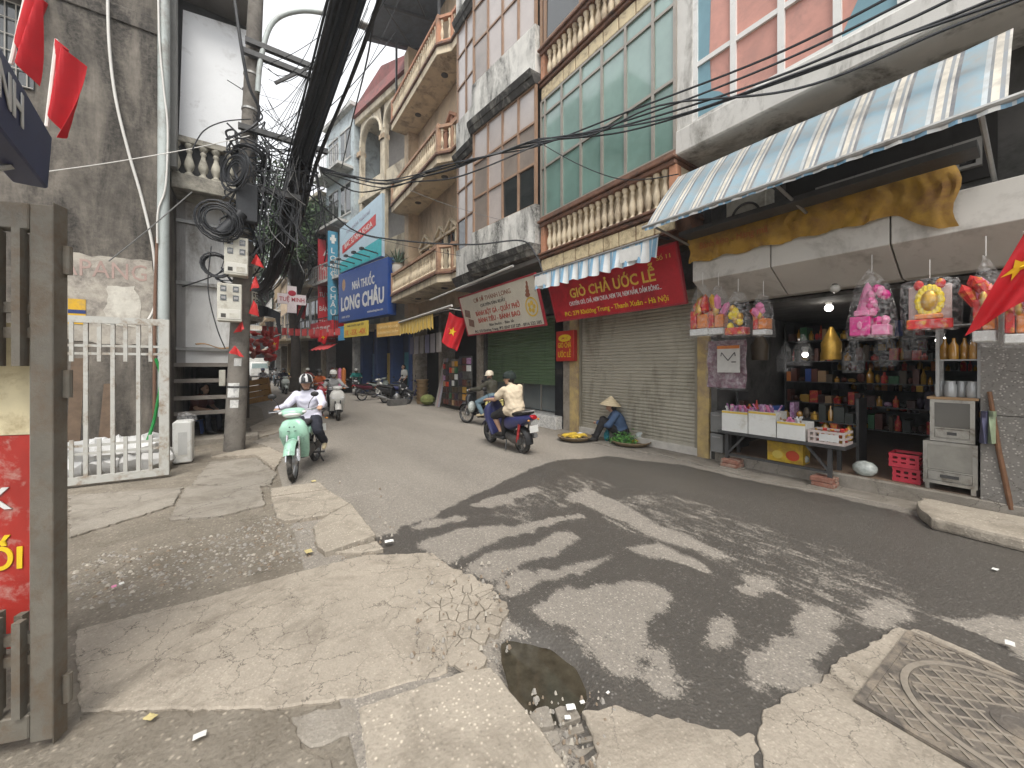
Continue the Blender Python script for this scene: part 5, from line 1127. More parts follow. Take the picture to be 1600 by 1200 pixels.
def bike(label, loc, heading, col, style='scooter', name='scooter', steer=0, lean=0, col2=None, group='scooters and motorbikes in the street', box=None, basket=False):
    """heading: (dx, dy) of travel; loc: rear contact point"""
    th = math.atan2(-heading[0], heading[1]); t = thing(name, label, 'scooter' if name == 'scooter' else 'motorbike', loc, th, group)
    M = WM[t] @ Matrix.Rotation(lean, 4, 'Y') @ Matrix.Scale(.95, 4); t.matrix_basis = M; WM[t] = M
    und = style == 'underbone'; r = .285 if und else .245; tw = .036 if und else .052; wb = 1.22; col2 = col2 or col
    FS = Matrix.Translation((0, wb - .12, 0)) @ Matrix.Rotation(steer, 4, 'Z') @ Matrix.Translation((0, -(wb - .12), 0)); MF = M @ FS
    def wheel(nm, Mx, y):
        c = Mx @ Matrix.Translation((0, y, r)) @ Matrix.Rotation(rad(90), 4, 'Y')
        rim = MB(c); rim.lathe([(r - tw * 1.5, -tw * .7), (r - tw * 1.2, -tw * .75), (r - tw * 1.2, tw * .75), (r - tw * 1.5, tw * .7), (r - tw * 1.9, 0)], 28, cap=False)
        rim.lathe([(.035, -.06), (.06, -.04), (.06, .04), (.035, .06)], 14); 
        if und:
            for k in range(20): a = 2 * math.pi * k / 20; s_ = .04 * (1 if k % 2 else -1); rim.tube([(.05 * math.cos(a + .5), .05 * math.sin(a + .5), s_), ((r - tw * 1.6) * math.cos(a), (r - tw * 1.6) * math.sin(a), s_ * .2)], .004, 4, False)
            rim.lathe([(.085, .05), (.085, .056)], 20)
        else:
            for k in range(5): a = 2 * math.pi * k / 5; rim.bar((.03 * math.cos(a), .03 * math.sin(a), 0), ((r - tw * 1.5) * math.cos(a), (r - tw * 1.5) * math.sin(a), 0), .035, .05)
            rim.lathe([(.09, .055), (.09, .062)], 20)
        w = rim.build(nm, ALUM, t, smooth=40)
        MB(c).lathe([(r - tw * 1.35, -tw * .85), (r - tw * .6, -tw), (r - tw * .12, -tw * .62), (r, -tw * .2), (r, tw * .2), (r - tw * .12, tw * .62), (r - tw * .6, tw), (r - tw * 1.35, tw * .85)], 36, cap=False).build('tyre', RUB, w, smooth=50)
    wheel('rear_wheel', M, 0); wheel('front_wheel', MF, wb)
    fk = MB(MF)
    for s in (-1, 1): fk.tube([(s * .075, wb, r), (s * .075, wb - .17, .72)], .02, 8); fk.tube([(s * .075, wb, r), (s * .075, wb - .05, r + .17)], .03, 8)
    fk.build('fork', CHR if und else BLKP, t, smooth=40)
    def fender(Mx, y, a0, a1, rr, w, m, nm, nose=0):
        def fn(u, v):
            a = rad(lerp(a0, a1, v)); b = (u - .5) * 2; q = rr - .045 * b * b; return (w * b * (1 - nose * abs(v - .0) * .35), y + q * math.cos(a), r + q * math.sin(a))
        return MB(Mx).sheet(fn, 8, 14).build(nm, m, t, smooth=60, solid=.006)
    fender(MF, wb, 28 if und else 25, 155, r + .055, tw + .035, col, 'front_fender')
    fender(M, 0, 60, 185, r + .06, tw + .03, BLKP, 'rear_fender')
    # handlebar cowl with headlight
    zc = 1.0; a3 = lambda w: (w, 0, 0)
    if und:
        c_ = MB(MF).loft([((0, .86, .985), a3(.1), (0, 0, .035), 2.5), ((0, .92, .99), a3(.165), (0, .01, .06), 2.6), ((0, 1.0, .985), a3(.165), (0, .01, .068), 2.6), ((0, 1.065, .965), a3(.12), (0, .01, .05), 2.4), ((0, 1.085, .96), a3(.08), (0, .01, .032), 2.4)], 18).build('handlebar_cowl', col, t, smooth=60)
        MB(MF).loft([((0, 1.05, .95), a3(.125), (0, .02, .042), 2.5), ((0, 1.082, .945), a3(.1), (0, .02, .034), 2.4), ((0, 1.1, .942), a3(.05), (0, .01, .016), 2)], 16).build('headlight', LENS, c_, smooth=60)
        for s in (-1, 1): MB(MF).ball((s * .155, 1.02, .985), (.035, .045, .025), 10).build('indicator', LENS, c_, smooth=60)
        MB(M).loft([((0, .99, .9), a3(.07), (0, .05, 0), 2.4), ((0, 1.03, .84), a3(.15), (0, .075, .03), 2.8), ((0, 1.045, .74), a3(.195), (0, .085, .03), 3), ((0, 1.02, .62), a3(.2), (0, .08, .02), 3), ((0, .965, .5), a3(.185), (0, .045, .0), 3), ((0, .91, .38), a3(.165), (0, .035, .0), 3), ((0, .85, .27), a3(.13), (0, .03, 0), 3)], 22).build('front_shield', col, t, smooth=50)
        for s in (-1, 1): MB(M).ball((s * .045, 1.135, .72), (.022, .012, .006), 8).build('shield_vent', BLKP, t); MB(M).ball((s * .03, 1.125, .78), (.012, .014, .008), 8).build('shield_vent', BLKP, t)
        MB(M).loft([((0, .9, .42), a3(.07), (0, 0, .07), 2.6), ((0, .7, .47), a3(.075), (0, 0, .08), 2.6), ((0, .52, .56), a3(.09), (0, 0, .09), 2.6)], 14).build('frame_cover', BLKP, t, smooth=50)
        MB(M).loft([((0, .56, .6), a3(.085), (0, 0, .1), 2.6), ((0, .3, .62), a3(.115), (0, 0, .11), 2.8), ((0, 0, .66), a3(.115), (0, 0, .1), 2.8), ((0, -.28, .73), a3(.08), (0, 0, .07), 2.6), ((0, -.44, .77), a3(.045), (0, 0, .04), 2.4)], 16).build('tail_body', col2, t, smooth=50)
        MB(M).loft([((0, .58, .725), a3(.06), (0, 0, .035), 2.4), ((0, .45, .755), a3(.1), (0, 0, .045), 2.8), ((0, .15, .765), a3(.125), (0, 0, .05), 3), ((0, -.2, .8), a3(.11), (0, 0, .045), 3), ((0, -.36, .825), a3(.07), (0, 0, .025), 2.6)], 16).build('seat', SEATM, t, smooth=50)
        MB(M).loft([((0, .78, .3), a3(.07), (0, 0, .07), 3), ((0, .6, .3), a3(.11), (0, 0, .09), 3), ((0, .38, .32), a3(.12), (0, 0, .09), 3), ((0, .3, .34), a3(.08), (0, 0, .07), 3)], 14).build('engine', ENG, t, smooth=40)
        MB(M).box(-.28, .28, .5, .53, .245, .27).build('foot_peg', BLKP, t); MB(M).box(-.12, -.09, .0, .42, .27, .4).build('chain_cover', col2 if False else BLKP, t, bevel=.01)
        MB(M).bar((.1, 0, r), (.1, .42, .36), .03, .05).build('swing_arm', BLKP, t)
        lp = MB(M).tube(spline([(.1, .7, .24), (.13, .45, .2), (.14, .2, .25)], 4), .022, 8); lp.tube([(.14, .2, .25), (.145, -.1, .32), (.145, -.34, .38)], [.032, .05, .045], 10); lp.build('exhaust', CHR, t, smooth=40)
        gy_ = .83; gzz = 1.0
    else:
        c_ = MB(MF).loft([((0, .8, 1.0), a3(.1), (0, .0, .03), 2.5), ((0, .88, 1.005), a3(.15), (0, .02, .055), 2.6), ((0, .97, .99), a3(.14), (0, .02, .055), 2.6), ((0, 1.03, .965), a3(.08), (0, .015, .03), 2.3)], 18).build('handlebar_cowl', col, t, smooth=60)
        MB(M).loft([((0, .93, .95), a3(.08), (0, .045, 0), 2.4), ((0, .98, .88), a3(.17), (0, .07, .02), 2.8), ((0, 1.02, .76), a3(.225), (0, .1, .02), 3), ((0, 1.02, .62), a3(.22), (0, .1, .0), 3), ((0, .97, .48), a3(.2), (0, .06, .0), 3), ((0, .9, .36), a3(.2), (0, .05, 0), 3), ((0, .84, .26), a3(.19), (0, .05, 0), 3)], 22).build('front_shield', col, t, smooth=50)
        for s in (-1, 1): MB(M).loft([((s * .105, 1.095, .66), a3(.055), (0, 0, .02), 2.2), ((s * .11, 1.118, .7), a3(.07), (0, -.01, .03), 2.2), ((s * .13, 1.09, .77), a3(.05), (0, -.01, .025), 2.2)], 12).build('headlight', LENS, t, smooth=60)
        MB(MF).loft([((0, 1.0, .985), a3(.05), (0, 0, .02), 2.2), ((0, 1.035, .968), a3(.045), (0, 0, .018), 2.2)], 10).build('front_lamp', LENS, c_, smooth=60)
        MB(M).box(-.19, .19, .42, .9, .22, .285).build('footboard', BLKP, t, bevel=.02)
        MB(M).loft([((0, .48, .3), a3(.17), (0, .0, .08), 3.2), ((0, .44, .5), a3(.17), (0, .07, .0), 3.2), ((0, .4, .68), a3(.15), (0, .09, .0), 3)], 16).build('under_seat_cover', BLKP if col2 is col else col2, t, smooth=50)
        MB(M).loft([((0, .5, .57), a3(.13), (0, 0, .13), 3), ((0, .25, .58), a3(.175), (0, 0, .15), 3), ((0, 0, .63), a3(.175), (0, 0, .12), 3), ((0, -.25, .7), a3(.13), (0, 0, .08), 2.8), ((0, -.42, .745), a3(.07), (0, 0, .045), 2.4)], 18).build('tail_body', col2, t, smooth=50)
        MB(M).loft([((0, .52, .72), a3(.07), (0, 0, .035), 2.4), ((0, .38, .755), a3(.125), (0, 0, .05), 2.8), ((0, .1, .77), a3(.15), (0, 0, .05), 3), ((0, -.18, .805), a3(.13), (0, 0, .045), 3), ((0, -.36, .825), a3(.07), (0, 0, .025), 2.6)], 16).build('seat', SEATM, t, smooth=50)
        MB(M).loft([((-.02, .42, .3), a3(.1), (0, 0, .08), 3), ((-.07, .15, .27), a3(.09), (0, 0, .09), 3), ((-.09, -.06, .26), a3(.06), (0, 0, .08), 3)], 14).build('engine', ENG, t, smooth=40)
        lp = MB(M); lp.tube([(.1, .4, .22), (.14, .2, .24)], .022, 8); lp.tube([(.15, .22, .26), (.16, -.05, .32), (.16, -.24, .36)], [.05, .062, .05], 12); lp.build('exhaust', ALUM, t, smooth=40)
        for s in (-1, 1): MB(M).tube([(s * .13, -.02, r), (s * .12, -.12, .6)], .028, 8).build('shock_absorber', REDL if s < 0 else ALUM, t, smooth=40)
        gy_ = .8; gzz = 1.0
    hb = MB(MF).tube(spline([(-.34, gy_ - .03, gzz), (-.2, gy_ + .02, gzz + .01), (0, gy_ + .07, gzz - .02), (.2, gy_ + .02, gzz + .01), (.34, gy_ - .03, gzz)], 4), .012, 7).build('handlebar', CHR, t, smooth=40)
    for s in (-1, 1):
        MB(MF).tube([(s * .23, gy_ + .01, gzz), (s * .35, gy_ - .035, gzz)], .019, 8).build('grip', BLKP, hb, smooth=40)
        MB(MF).tube([(s * .2, gy_ + .05, gzz), (s * .33, gy_ + .075, gzz - .005)], .006, 5).build('brake_lever', CHR, hb)
        mi = MB(MF).tube(spline([(s * .19, gy_ + .03, gzz + .02), (s * .22, gy_ + .04, gzz + .12), (s * .28, gy_ + .02, gzz + .2)], 4), .006, 5).build('mirror_stem', BLKP, t)
        MB(MF).ball((s * .29, gy_ + .015, gzz + .235), (.06, .018, .042), 12).build('mirror', BLKP, mi, smooth=60)
    MB(M).loft([((0, -.4, .765), a3(.07), (0, 0, .03), 2.6), ((0, -.47, .745), a3(.055), (0, 0, .025), 2.4)], 12).build('tail_light', REDL, t, smooth=50)
    for s in (-1, 1): MB(M).ball((s * .11, -.42, .7), (.03, .022, .02), 8).build('indicator', AMBL, t)
    MB(M).box(-.095, .095, -.42, -.415, .47, .6, Matrix.Translation((0, 0, 0))).build('number_plate', mat('plate_white', (.65, .65, .62), .5), t)
    MB(M).bar((-.13, .36, .24), (-.2, .3, .05), .02, .02).build('side_stand', BLKP, t)
    g = MB(M)
    for s in (-1, 1): g.tube([(s * .09, -.05, .8), (s * .1, -.35, .86), (0, -.45, .87)], .012, 6)
    g.build('grab_rail', BLKP if und else ALUM, t, smooth=40)
    return t
MINT = paint('mint_paint', (.33, .56, .44)); WHP = paint('pearl_white_paint', (.62, .61, .57)); REDP = paint('red_bike_paint', (.38, .02, .03)); SILP = paint('silver_green_paint', (.4, .45, .42)); NAVP = paint('violet_blue_paint', (.03, .035, .12)); BLKPA = paint('black_bike_paint', (.02, .02, .022)); MARP = paint('maroon_bike_paint', (.1, .02, .035))
def cloth(n, c, s=6): return mat(n, c, .85, .1, s, .25, 45, obj=True)
SH_BLUE = cloth('pale_lilac_cotton', (.6, .6, .7)); P_NAVY = cloth('navy_trousers', (.022, .024, .035)); BEIGE = cloth('beige_cotton', (.58, .49, .36)); BLKC = cloth('black_cloth', (.02, .019, .02)); GREYC = cloth('grey_cotton', (.36, .36, .36)); ORC = cloth('orange_cotton', (.5, .13, .04)); DENIM = cloth('denim', (.11, .17, .21)); OLIVEC = cloth('dark_olive_jacket', (.05, .047, .035)); TEALC = cloth('teal_raincoat', (.02, .2, .18)); YELC = cloth('yellow_jacket', (.62, .48, .04)); BLUEJ = cloth('faded_indigo_cotton', (.06, .1, .18)); SHOEB = cloth('beige_shoe', (.5, .42, .27)); SHOEK = cloth('dark_shoe', (.03, .028, .027)); WHC = cloth('white_cloth', (.6, .6, .58))
def pair(blabel, plabel, front, heading, col, style, cl, vox=.014, hat=None, wb=1.16, pose=None, bname='scooter', pk=None, bk=None):
    h = Vector(heading).normalized(); rear = Vector((front[0], front[1], 0)) - Vector((h.x, h.y, 0)) * wb; z = 0.0
    b = bike(blabel, (rear.x, rear.y, z), h, col, style, bname, **(bk or {}))
    person(plabel, WM[b], pose or ride(), cl, vox, 'people riding in the street', hat, **(pk or {}))
    return b
HB_ = helmet(mat('black_helmet', (.02, .02, .022), .25, coat=.5), mat('helmet_silver', (.5, .5, .5), .3)); HW = helmet(mat('white_helmet', (.65, .64, .6), .3)); HK = helmet(mat('dark_helmet', (.03, .03, .03), .3)); HS = helmet(mat('cream_helmet', (.6, .53, .42), .35)); CAPH = helmet(mat('dark_green_cap', (.012, .02, .017), .8), peak=False, strap=False); HY_ = helmet(mat('yellow_helmet', (.7, .5, .03), .3))
# mint bike riding towards the camera
f = gz(457, 752); pair('mint green step-through motorbike with spoked wheels ridden towards the camera', 'woman in pale lilac shirt and striped helmet riding the mint motorbike', f, (-.37, -.93), MINT, 'underbone', dict(shirt=SH_BLUE, pants=P_NAVY, shoe=SHOEB), .0095, HB_,
    pose=ride(foot=(.23, .36, .27), knee=(.2, .55, .62), grip=(.31, .8, 1.0), seat=(0, .2, .83)), bname='motorbike', pk=dict(sleeve=1, hem=True, loose=.02, look=(-.25, 1, -.05)), bk=dict(steer=.14, lean=.05))
f = gz(529, 657); pair('pearl white scooter seen head-on behind the mint motorbike', 'rider in grey hoodie and white cap helmet on the white scooter', f, (.0, -1), WHP, 'scooter', dict(shirt=GREYC, pants=BLKC, shoe=SHOEK), .013, HW, pk=dict(sleeve=1, mask=GREYC), bk=dict(steer=-.12))
f = gz(506, 640); pair('red scooter with an orange-clad rider behind the white scooter', 'rider in bright orange jacket on the red scooter', f, (.05, -1), REDP, 'scooter', dict(shirt=ORC, pants=BLKC, shoe=SHOEK), .02, HK, pk=dict(sleeve=1, mask=WHC))
f = gz(447, 616); pair('silver green scooter coming up the far street', 'man in dark shirt on the silver green scooter', f, (.08, -1), SILP, 'scooter', dict(shirt=P_NAVY, pants=BLKC, shoe=SHOEK), .024, HK, pk=dict(sleeve=.6))
f = gz(461, 608); pair('dark motorbike of the yellow-clad rider far down the street', 'rider in yellow jacket and yellow helmet far down the street', f, (.05, -1), BLKPA, 'underbone', dict(shirt=YELC, pants=BLKC, shoe=SHOEK), .03, HY_, bname='motorbike', pk=dict(sleeve=1, face=False))
f = gz(419, 614); pair('black motorbike at the kerb beside the wooden crate', 'rider in grey jacket and blue helmet on the black kerbside motorbike', f, (.3, -1), BLKPA, 'underbone', dict(shirt=GREYC, pants=BLKC, shoe=SHOEK), .026, helmet(mat('blue_grey_helmet', (.2, .22, .32), .3)), bname='motorbike', pk=dict(sleeve=1, face=False))
f = gz(556, 618); pair('dark scooter of the teal-clad rider by the parked bikes', 'rider in teal raincoat and white helmet by the parked bikes', f, (-.25, -1), BLKPA, 'scooter', dict(shirt=TEALC, pants=TEALC, shoe=SHOEK), .024, HW, pk=dict(sleeve=1, loose=.03))
f = gz(486, 612); pair('white scooter threading between the far riders', 'rider in faded red jacket on the far white scooter', f, (.1, -1), WHP, 'scooter', dict(shirt=cloth('faded_red_jacket', (.3, .08, .07)), pants=BLKC, shoe=SHOEK), .028, HW, pk=dict(sleeve=1, face=False))
f = gz(434, 604); pair('dark scooter at the back of the far traffic', 'rider in grey coat at the back of the far traffic', f, (.12, -1), BLKPA, 'scooter', dict(shirt=GREYC, pants=DENIM, shoe=SHOEK), .03, HK, pk=dict(sleeve=1, face=False))
# violet scooter ridden away, seen from behind
r_ = gz(817, 708); fr = gz(764, 690)
hd_ = Vector((fr.x - r_.x, fr.y - r_.y)).normalized()
pair('violet blue scooter ridden away from the camera past the shutter', 'young man in beige T-shirt, black shorts and dark cap on the violet scooter', Vector((r_.x + hd_.x * 1.16, r_.y + hd_.y * 1.16, 0)), hd_, NAVP, 'scooter', dict(shirt=BEIGE, pants=BLKC, shoe=SHOEK), .0095, CAPH,
    pose=ride(seat=(0, .16, .86), foot=(.15, .6, .27), knee=(.23, .6, .7), lean=.05), pk=dict(sleeve=.3, leg=.45, hem=True, loose=.026, shoes=True, look=(-.75, .6, 0), wide=1.05), bk=dict(lean=-.08))
# motorbike with yellow cargo bag
f = gz(729, 661); hd3 = Vector((-.3, .95)).normalized()
b3 = pair('old dark motorbike with a yellow cargo bag on its side by the green shutter', 'man in dark olive jacket and cream helmet looking back from the old motorbike', f, hd3, BLKPA, 'underbone', dict(shirt=OLIVEC, pants=DENIM, shoe=SHOEB), .0125, HS, bname='motorbike', pose=ride(foot=(.2, .5, .27), knee=(.2, .6, .66)), pk=dict(sleeve=1, loose=.02, look=(-.8, -.3, 0)))
M3 = WM[b3]
cb = thing('cargo_bag', 'square yellow cargo bag with black straps hung on the old motorbike', 'bag', M3 @ Vector((-.24, -.12, .38))); YB = cloth('yellow_nylon', (.68, .6, .22))
MB(M3).box(-.4, -.16, -.32, .14, .34, .8).build('bag_body', YB, cb, bevel=.03, segs=2)
for y in (-.22, .02): MB(M3).box(-.406, -.15, y - .015, y + .015, .335, .806).build('strap', BLKC, cb)
for z in (.62, .76): MB(M3).box(-.407, -.15, -.325, .145, z - .012, z + .012).build('strap', BLKC, cb)
tag(MB(M3).ball((-.16, .86, .52), (.13, .1, .17), 12).build('carrier_bag', plasticfilm('milky_plastic', (.75, .8, .76), .3), smooth=60), 'pale plastic carrier bag hanging on the front of the old motorbike', 'bag')
# parked bikes by the pharmacy
bike('maroon and white motorbike parked side-on before the pharmacy', gz(566, 626), (.9, .35), WHP, 'underbone', 'motorbike', col2=MARP, lean=-.1)
bike('black scooter parked next to the maroon motorbike', gz(602, 630), (.55, -.85), BLKPA, 'scooter', 'scooter', lean=.1)
# truck and car at the end
def truck(label, c, heading):
    th = math.atan2(-heading[0], heading[1]); t = thing('truck', label, 'truck', (c[0], c[1], 0), th); M = WM[t]; wp = mat('truck_white', (.6, .6, .58), .4)
    MB(M).loft([((0, .0, .75), (.85, 0, 0), (0, 0, .3), 4), ((0, .0, 1.2), (.85, 0, 0), (0, .75, .0), 5)][:1] + [((0, .75, .95), (.82, 0, 0), (0, 0, .5), 5), ((0, .85, .95), (.78, 0, 0), (0, 0, .45), 5)], 16).build('cab_lower', wp, t)
    MB(M).loft([((0, .1, 1.0), (.85, 0, 0), (0, .75, 0), 6), ((0, .1, 1.35), (.84, 0, 0), (0, .72, 0), 6), ((0, .0, 1.95), (.74, 0, 0), (0, .5, 0), 6), ((0, .0, 2.02), (.65, 0, 0), (0, .4, 0), 6)], 20).build('cab', wp, t, smooth=40)
    MB(M).add([(-.72, .86, 1.36), (.72, .86, 1.36), (.64, .56, 1.88), (-.64, .56, 1.88)], [(0, 1, 2, 3)]).build('windscreen', glassmat('windscreen', (.2, .26, .26), .1), t, solid=.01)
    MB(M).box(-.95, .95, -3.4, -.55, .85, 2.45).build('cargo_box', wp, t, bevel=.03); MB(M).box(-.85, .85, .86, .94, .45, .62).build('bumper', DGREY, t, bevel=.02)
    for s in (-1, 1):
        MB(M).box(s * .62 - .13, s * .62 + .13, .84, .88, .72, .9).build('headlight', LENS, t)
        for y in (.45, -2.4): w = MB(M @ Matrix.Translation((s * .78, y, .36)) @ Matrix.Rotation(rad(90), 4, 'Y')).lathe([(.2, -.1), (.36, -.1), (.36, .1), (.2, .1)], 18).build('wheel', RUB, t)
        MB(M).box(s * .95 - .08, s * .95 + .08, .62, .68, 1.4, 1.75).build('mirror', BLKP, t)
    return t
p = gz(404, 596); truck('small white box truck coming down the far end of the street', (p.x, p.y), (.12, -1))
def car(label, c, heading):
    th = math.atan2(-heading[0], heading[1]); t = thing('car', label, 'car', (c[0], c[1], 0), th); M = WM[t]; wp = paint('car_white', (.6, .6, .59))
    MB(M).loft([((0, 2.1, .6), (.75, 0, 0), (0, 0, .2), 4), ((0, 1.95, .68), (.88, 0, 0), (0, 0, .32), 4), ((0, .9, .74), (.9, 0, 0), (0, 0, .38), 5), ((0, -1.6, .76), (.9, 0, 0), (0, 0, .4), 5), ((0, -2.1, .75), (.82, 0, 0), (0, 0, .33), 4)], 20).build('body', wp, t, smooth=40)
    MB(M).loft([((0, -.4, 1.1), (.84, 0, 0), (0, 1.45, 0), 5), ((0, -.55, 1.62), (.68, 0, 0), (0, 1.05, 0), 5), ((0, -.55, 1.68), (.6, 0, 0), (0, .95, 0), 5)], 24).build('cabin', wp, t, smooth=40)
    MB(M).add([(-.72, 1.02, 1.13), (.72, 1.02, 1.13), (.6, .56, 1.58), (-.6, .56, 1.58)], [(0, 1, 2, 3)]).build('windscreen', DARKGL, t, solid=.01)
    MB(M).box(-.5, .5, 2.08, 2.12, .55, .72).build('grille', BLKP, t)
    for s in (-1, 1):
        MB(M).box(s * .68 - .14, s * .68 + .14, 1.98, 2.08, .72, .86).build('headlight', LENS, t)
        for y in (1.3, -1.35): MB(M @ Matrix.Translation((s * .78, y, .34)) @ Matrix.Rotation(rad(90), 4, 'Y')).lathe([(.2, -.11), (.34, -.11), (.34, .11), (.2, .11)], 18).build('wheel', RUB, t)
    return t
p = gz(426, 594); car('white car behind the box truck at the far end', (p.x, p.y), (.12, -1))
# seated vendor with conical hat
vp = gz(955, 690, .015); vm_ = TR(vp.x + .18, vp.y + .0, .012, rad(44))
def hat(t, M):
    M = Matrix.Translation(M.translation) @ Matrix.Rotation(rad(44), 4, 'Z')
    n = 28; g = MB(M); g.lathe([(.225, -.035), (.12, .06), (.03, .148), (.008, .165)], n, TR(0, 0, .05, 0, rad(6))); c = g.build('conical_hat', mat('palm_leaf', (.6, .5, .33), .75, .1, 20, .2, 80, obj=True), t, smooth=40)
    g = MB(M)
    for r_, z in ((.2, -.012), (.16, .024), (.12, .062), (.08, .1)): g.tube([(r_ * math.cos(2 * math.pi * k / 24), r_ * math.sin(2 * math.pi * k / 24), z) for k in range(25)], .003, 4, False)
    g2 = MB(TR(0, 0, 0)); g.v = [M @ (TR(0, 0, .05, 0, rad(6)) @ (M.inverted() @ v)) for v in g.v]; g.build('hoop', mat('palm_rib', (.45, .36, .22), .8), c)
VJ = dict(pelvis=(0, -.12, .17), chest=(0, -.02, .46), neck=(0, .06, .62), head=(0, .13, .74), shL=(-.17, .03, .57), shR=(.17, .03, .57), elL=(-.24, .18, .36), elR=(.24, .18, .36), wrL=(-.06, .4, .38), wrR=(.07, .4, .37), hdL=(.5, .6, .1), hdR=(-.5, .6, .1),
          hiL=(-.1, -.08, .16), hiR=(.1, -.08, .16), knL=(-.17, .3, .43), knR=(.16, .28, .42), anL=(-.17, .45, .09), anR=(.17, .42, .09), toL=(-.19, .62, .045), toR=(.2, .6, .045))
person('street vendor in conical hat and indigo jacket sitting against the shutter', vm_, VJ, dict(shirt=BLUEJ, pants=BLKC, shoe=SHOEK), .0095, None, hat, sleeve=1, loose=.022, look=(0, 1, -.45))
# man sitting inside the dark stall
sp_ = gy(305, 640, 11.6)
SJ = dict(pelvis=(0, 0, .42), chest=(0, .1, .74), neck=(0, .16, .92), head=(0, .22, 1.05), shL=(-.19, .12, .86), shR=(.19, .12, .86), elL=(-.25, .22, .62), elR=(.25, .22, .62), wrL=(-.1, .42, .58), wrR=(.12, .42, .58), hiL=(-.1, .04, .42), hiR=(.1, .04, .42), knL=(-.17, .42, .46), knR=(.17, .42, .46), anL=(-.16, .46, .1), anR=(.16, .46, .1), toL=(-.17, .63, .05), toR=(.17, .63, .05))
person('man in a dark red top sitting on a stool inside the dark stall', TR(sp_.x, 11.6, 0, rad(-125)), SJ, dict(shirt=cloth('dark_red_top', (.12, .04, .035)), pants=P_NAVY, shoe=SHOEK), .016, None, sleeve=.3)
st = thing('stool', 'blue plastic stool under the man inside the stall', 'stool', (sp_.x, 11.6, 0)); BP = mat('blue_plastic', (.03, .08, .3), .45)
MB(WM[st]).prism([(.17 * math.cos(a * .785 + .39), .17 * math.sin(a * .785 + .39)) for a in range(8)], .3, .33).build('seat', BP, st, bevel=.01)
for k in range(4): a = k * math.pi / 2 + .785; MB(WM[st]).bar((.15 * math.cos(a), .15 * math.sin(a), .3), (.19 * math.cos(a), .19 * math.sin(a), 0), .05, .02).build('leg', BP, st)
# shop assistant far back by the pharmacy
sd = gz(632, 622); NJ = dict(pelvis=(0, 0, .92), chest=(0, .02, 1.24), neck=(0, .03, 1.42), head=(0, .05, 1.55), shL=(-.18, .01, 1.36), shR=(.18, .01, 1.36), elL=(-.24, .0, 1.08), elR=(.24, .0, 1.08), wrL=(-.2, .16, .9), wrR=(.2, .16, .9), hiL=(-.09, 0, .9), hiR=(.09, 0, .9), knL=(-.1, .02, .48), knR=(.1, .02, .48), anL=(-.1, -.01, .09), anR=(.1, -.01, .09), toL=(-.12, .16, .04), toR=(.12, .16, .04))
person('person in white top standing at the edge of the blue pharmacy', TR(sd.x, sd.y, .0, rad(100)), NJ, dict(shirt=WHC, pants=BLKC, shoe=SHOEK), .02, None, sleeve=.3)
# ------------------------------------------------------------------ signs, awnings and flags on the right
WL = mat('sign_white', (.62, .62, .6), .5); GOLD = mat('sign_gold', (.6, .4, .06), .45, .15, 8); REDB = mat('crimson_sign', (.42, .016, .026), .4, .15, 3, dirt=(.2, .01, .015), damt=.4); YT = mat('sign_yellow', (.68, .48, .02), .5); BRN = mat('sign_brown', (.25, .1, .06), .6); REDT = mat('sign_red_text', (.42, .05, .03), .5); DKT = mat('sign_dark_text', (.05, .045, .05), .6)
def tilted(M, s0, s1, o0, z0, o1, z1): 
    """frame of a board leaning from (o0, z0) at its foot to (o1, z1): x right as read, z up the board, -y towards the street"""
    up = Vector((0, o1 - o0, z1 - z0)); L = up.length; up.normalize(); x = Vector((-1, 0, 0)); y = up.cross(x)
    T = Matrix((x, y, up)).transposed().to_4x4(); T.translation = Vector(((s0 + s1) / 2, o0, z0)); return M @ T, abs(s1 - s0) / 2, L
def board(name, label, M, s0, s1, o0, z0, o1, z1, face, edge, th=.05, fr=.03, cat='sign'):
    T, w, L = tilted(M, s0, s1, o0, z0, o1, z1); t = thing(name, label, cat, (T @ Vector((0, 0, 0)))); 
    MB(T).box(-w + fr, w - fr, .002, th, fr, L - fr).build('face', face, t)
    for a, b, c, d in ((-w, w, 0, fr), (-w, w, L - fr, L), (-w, -w + fr, fr, L - fr), (w - fr, w, fr, L - fr)): MB(T).box(a, b, -.008, th + .002, c, d).build('frame_strip', edge, t)
    return t, T, w, L
# crimson sign of house B
t, T, w, L = board('shop_sign', 'crimson sign with gold lettering above the closed olive shutter', HM, 3.32, 6.45, .7, 2.6, 1.0, 3.55, REDB, mat('red_edge', (.3, .03, .04), .4))
def put(t, T, s, m, x, z, h, wid=None, **k): return text(t, s, m, T @ Matrix.Translation((x, -.003, z)), h, wid, **k)
put(t, T, 'GIÒ CHẢ ƯỚC LỄ', GOLD, .08, .47, .2, 2.05, bold=.022); put(t, T, 'CHUYÊN: GIÒ, CHẢ, NEM CHUA, NEM TAI, NEM NẮM, DĂM BÔNG...', WL, .08, .31, .09, 2.2, bold=.008); put(t, T, 'ĐC: 279 Khương Trung - Thanh Xuân - Hà Nội', YT, .02, .1, .1, 2.5, bold=.008); put(t, T, 'Số 11', GOLD, 1.3, .78, .07, .25)
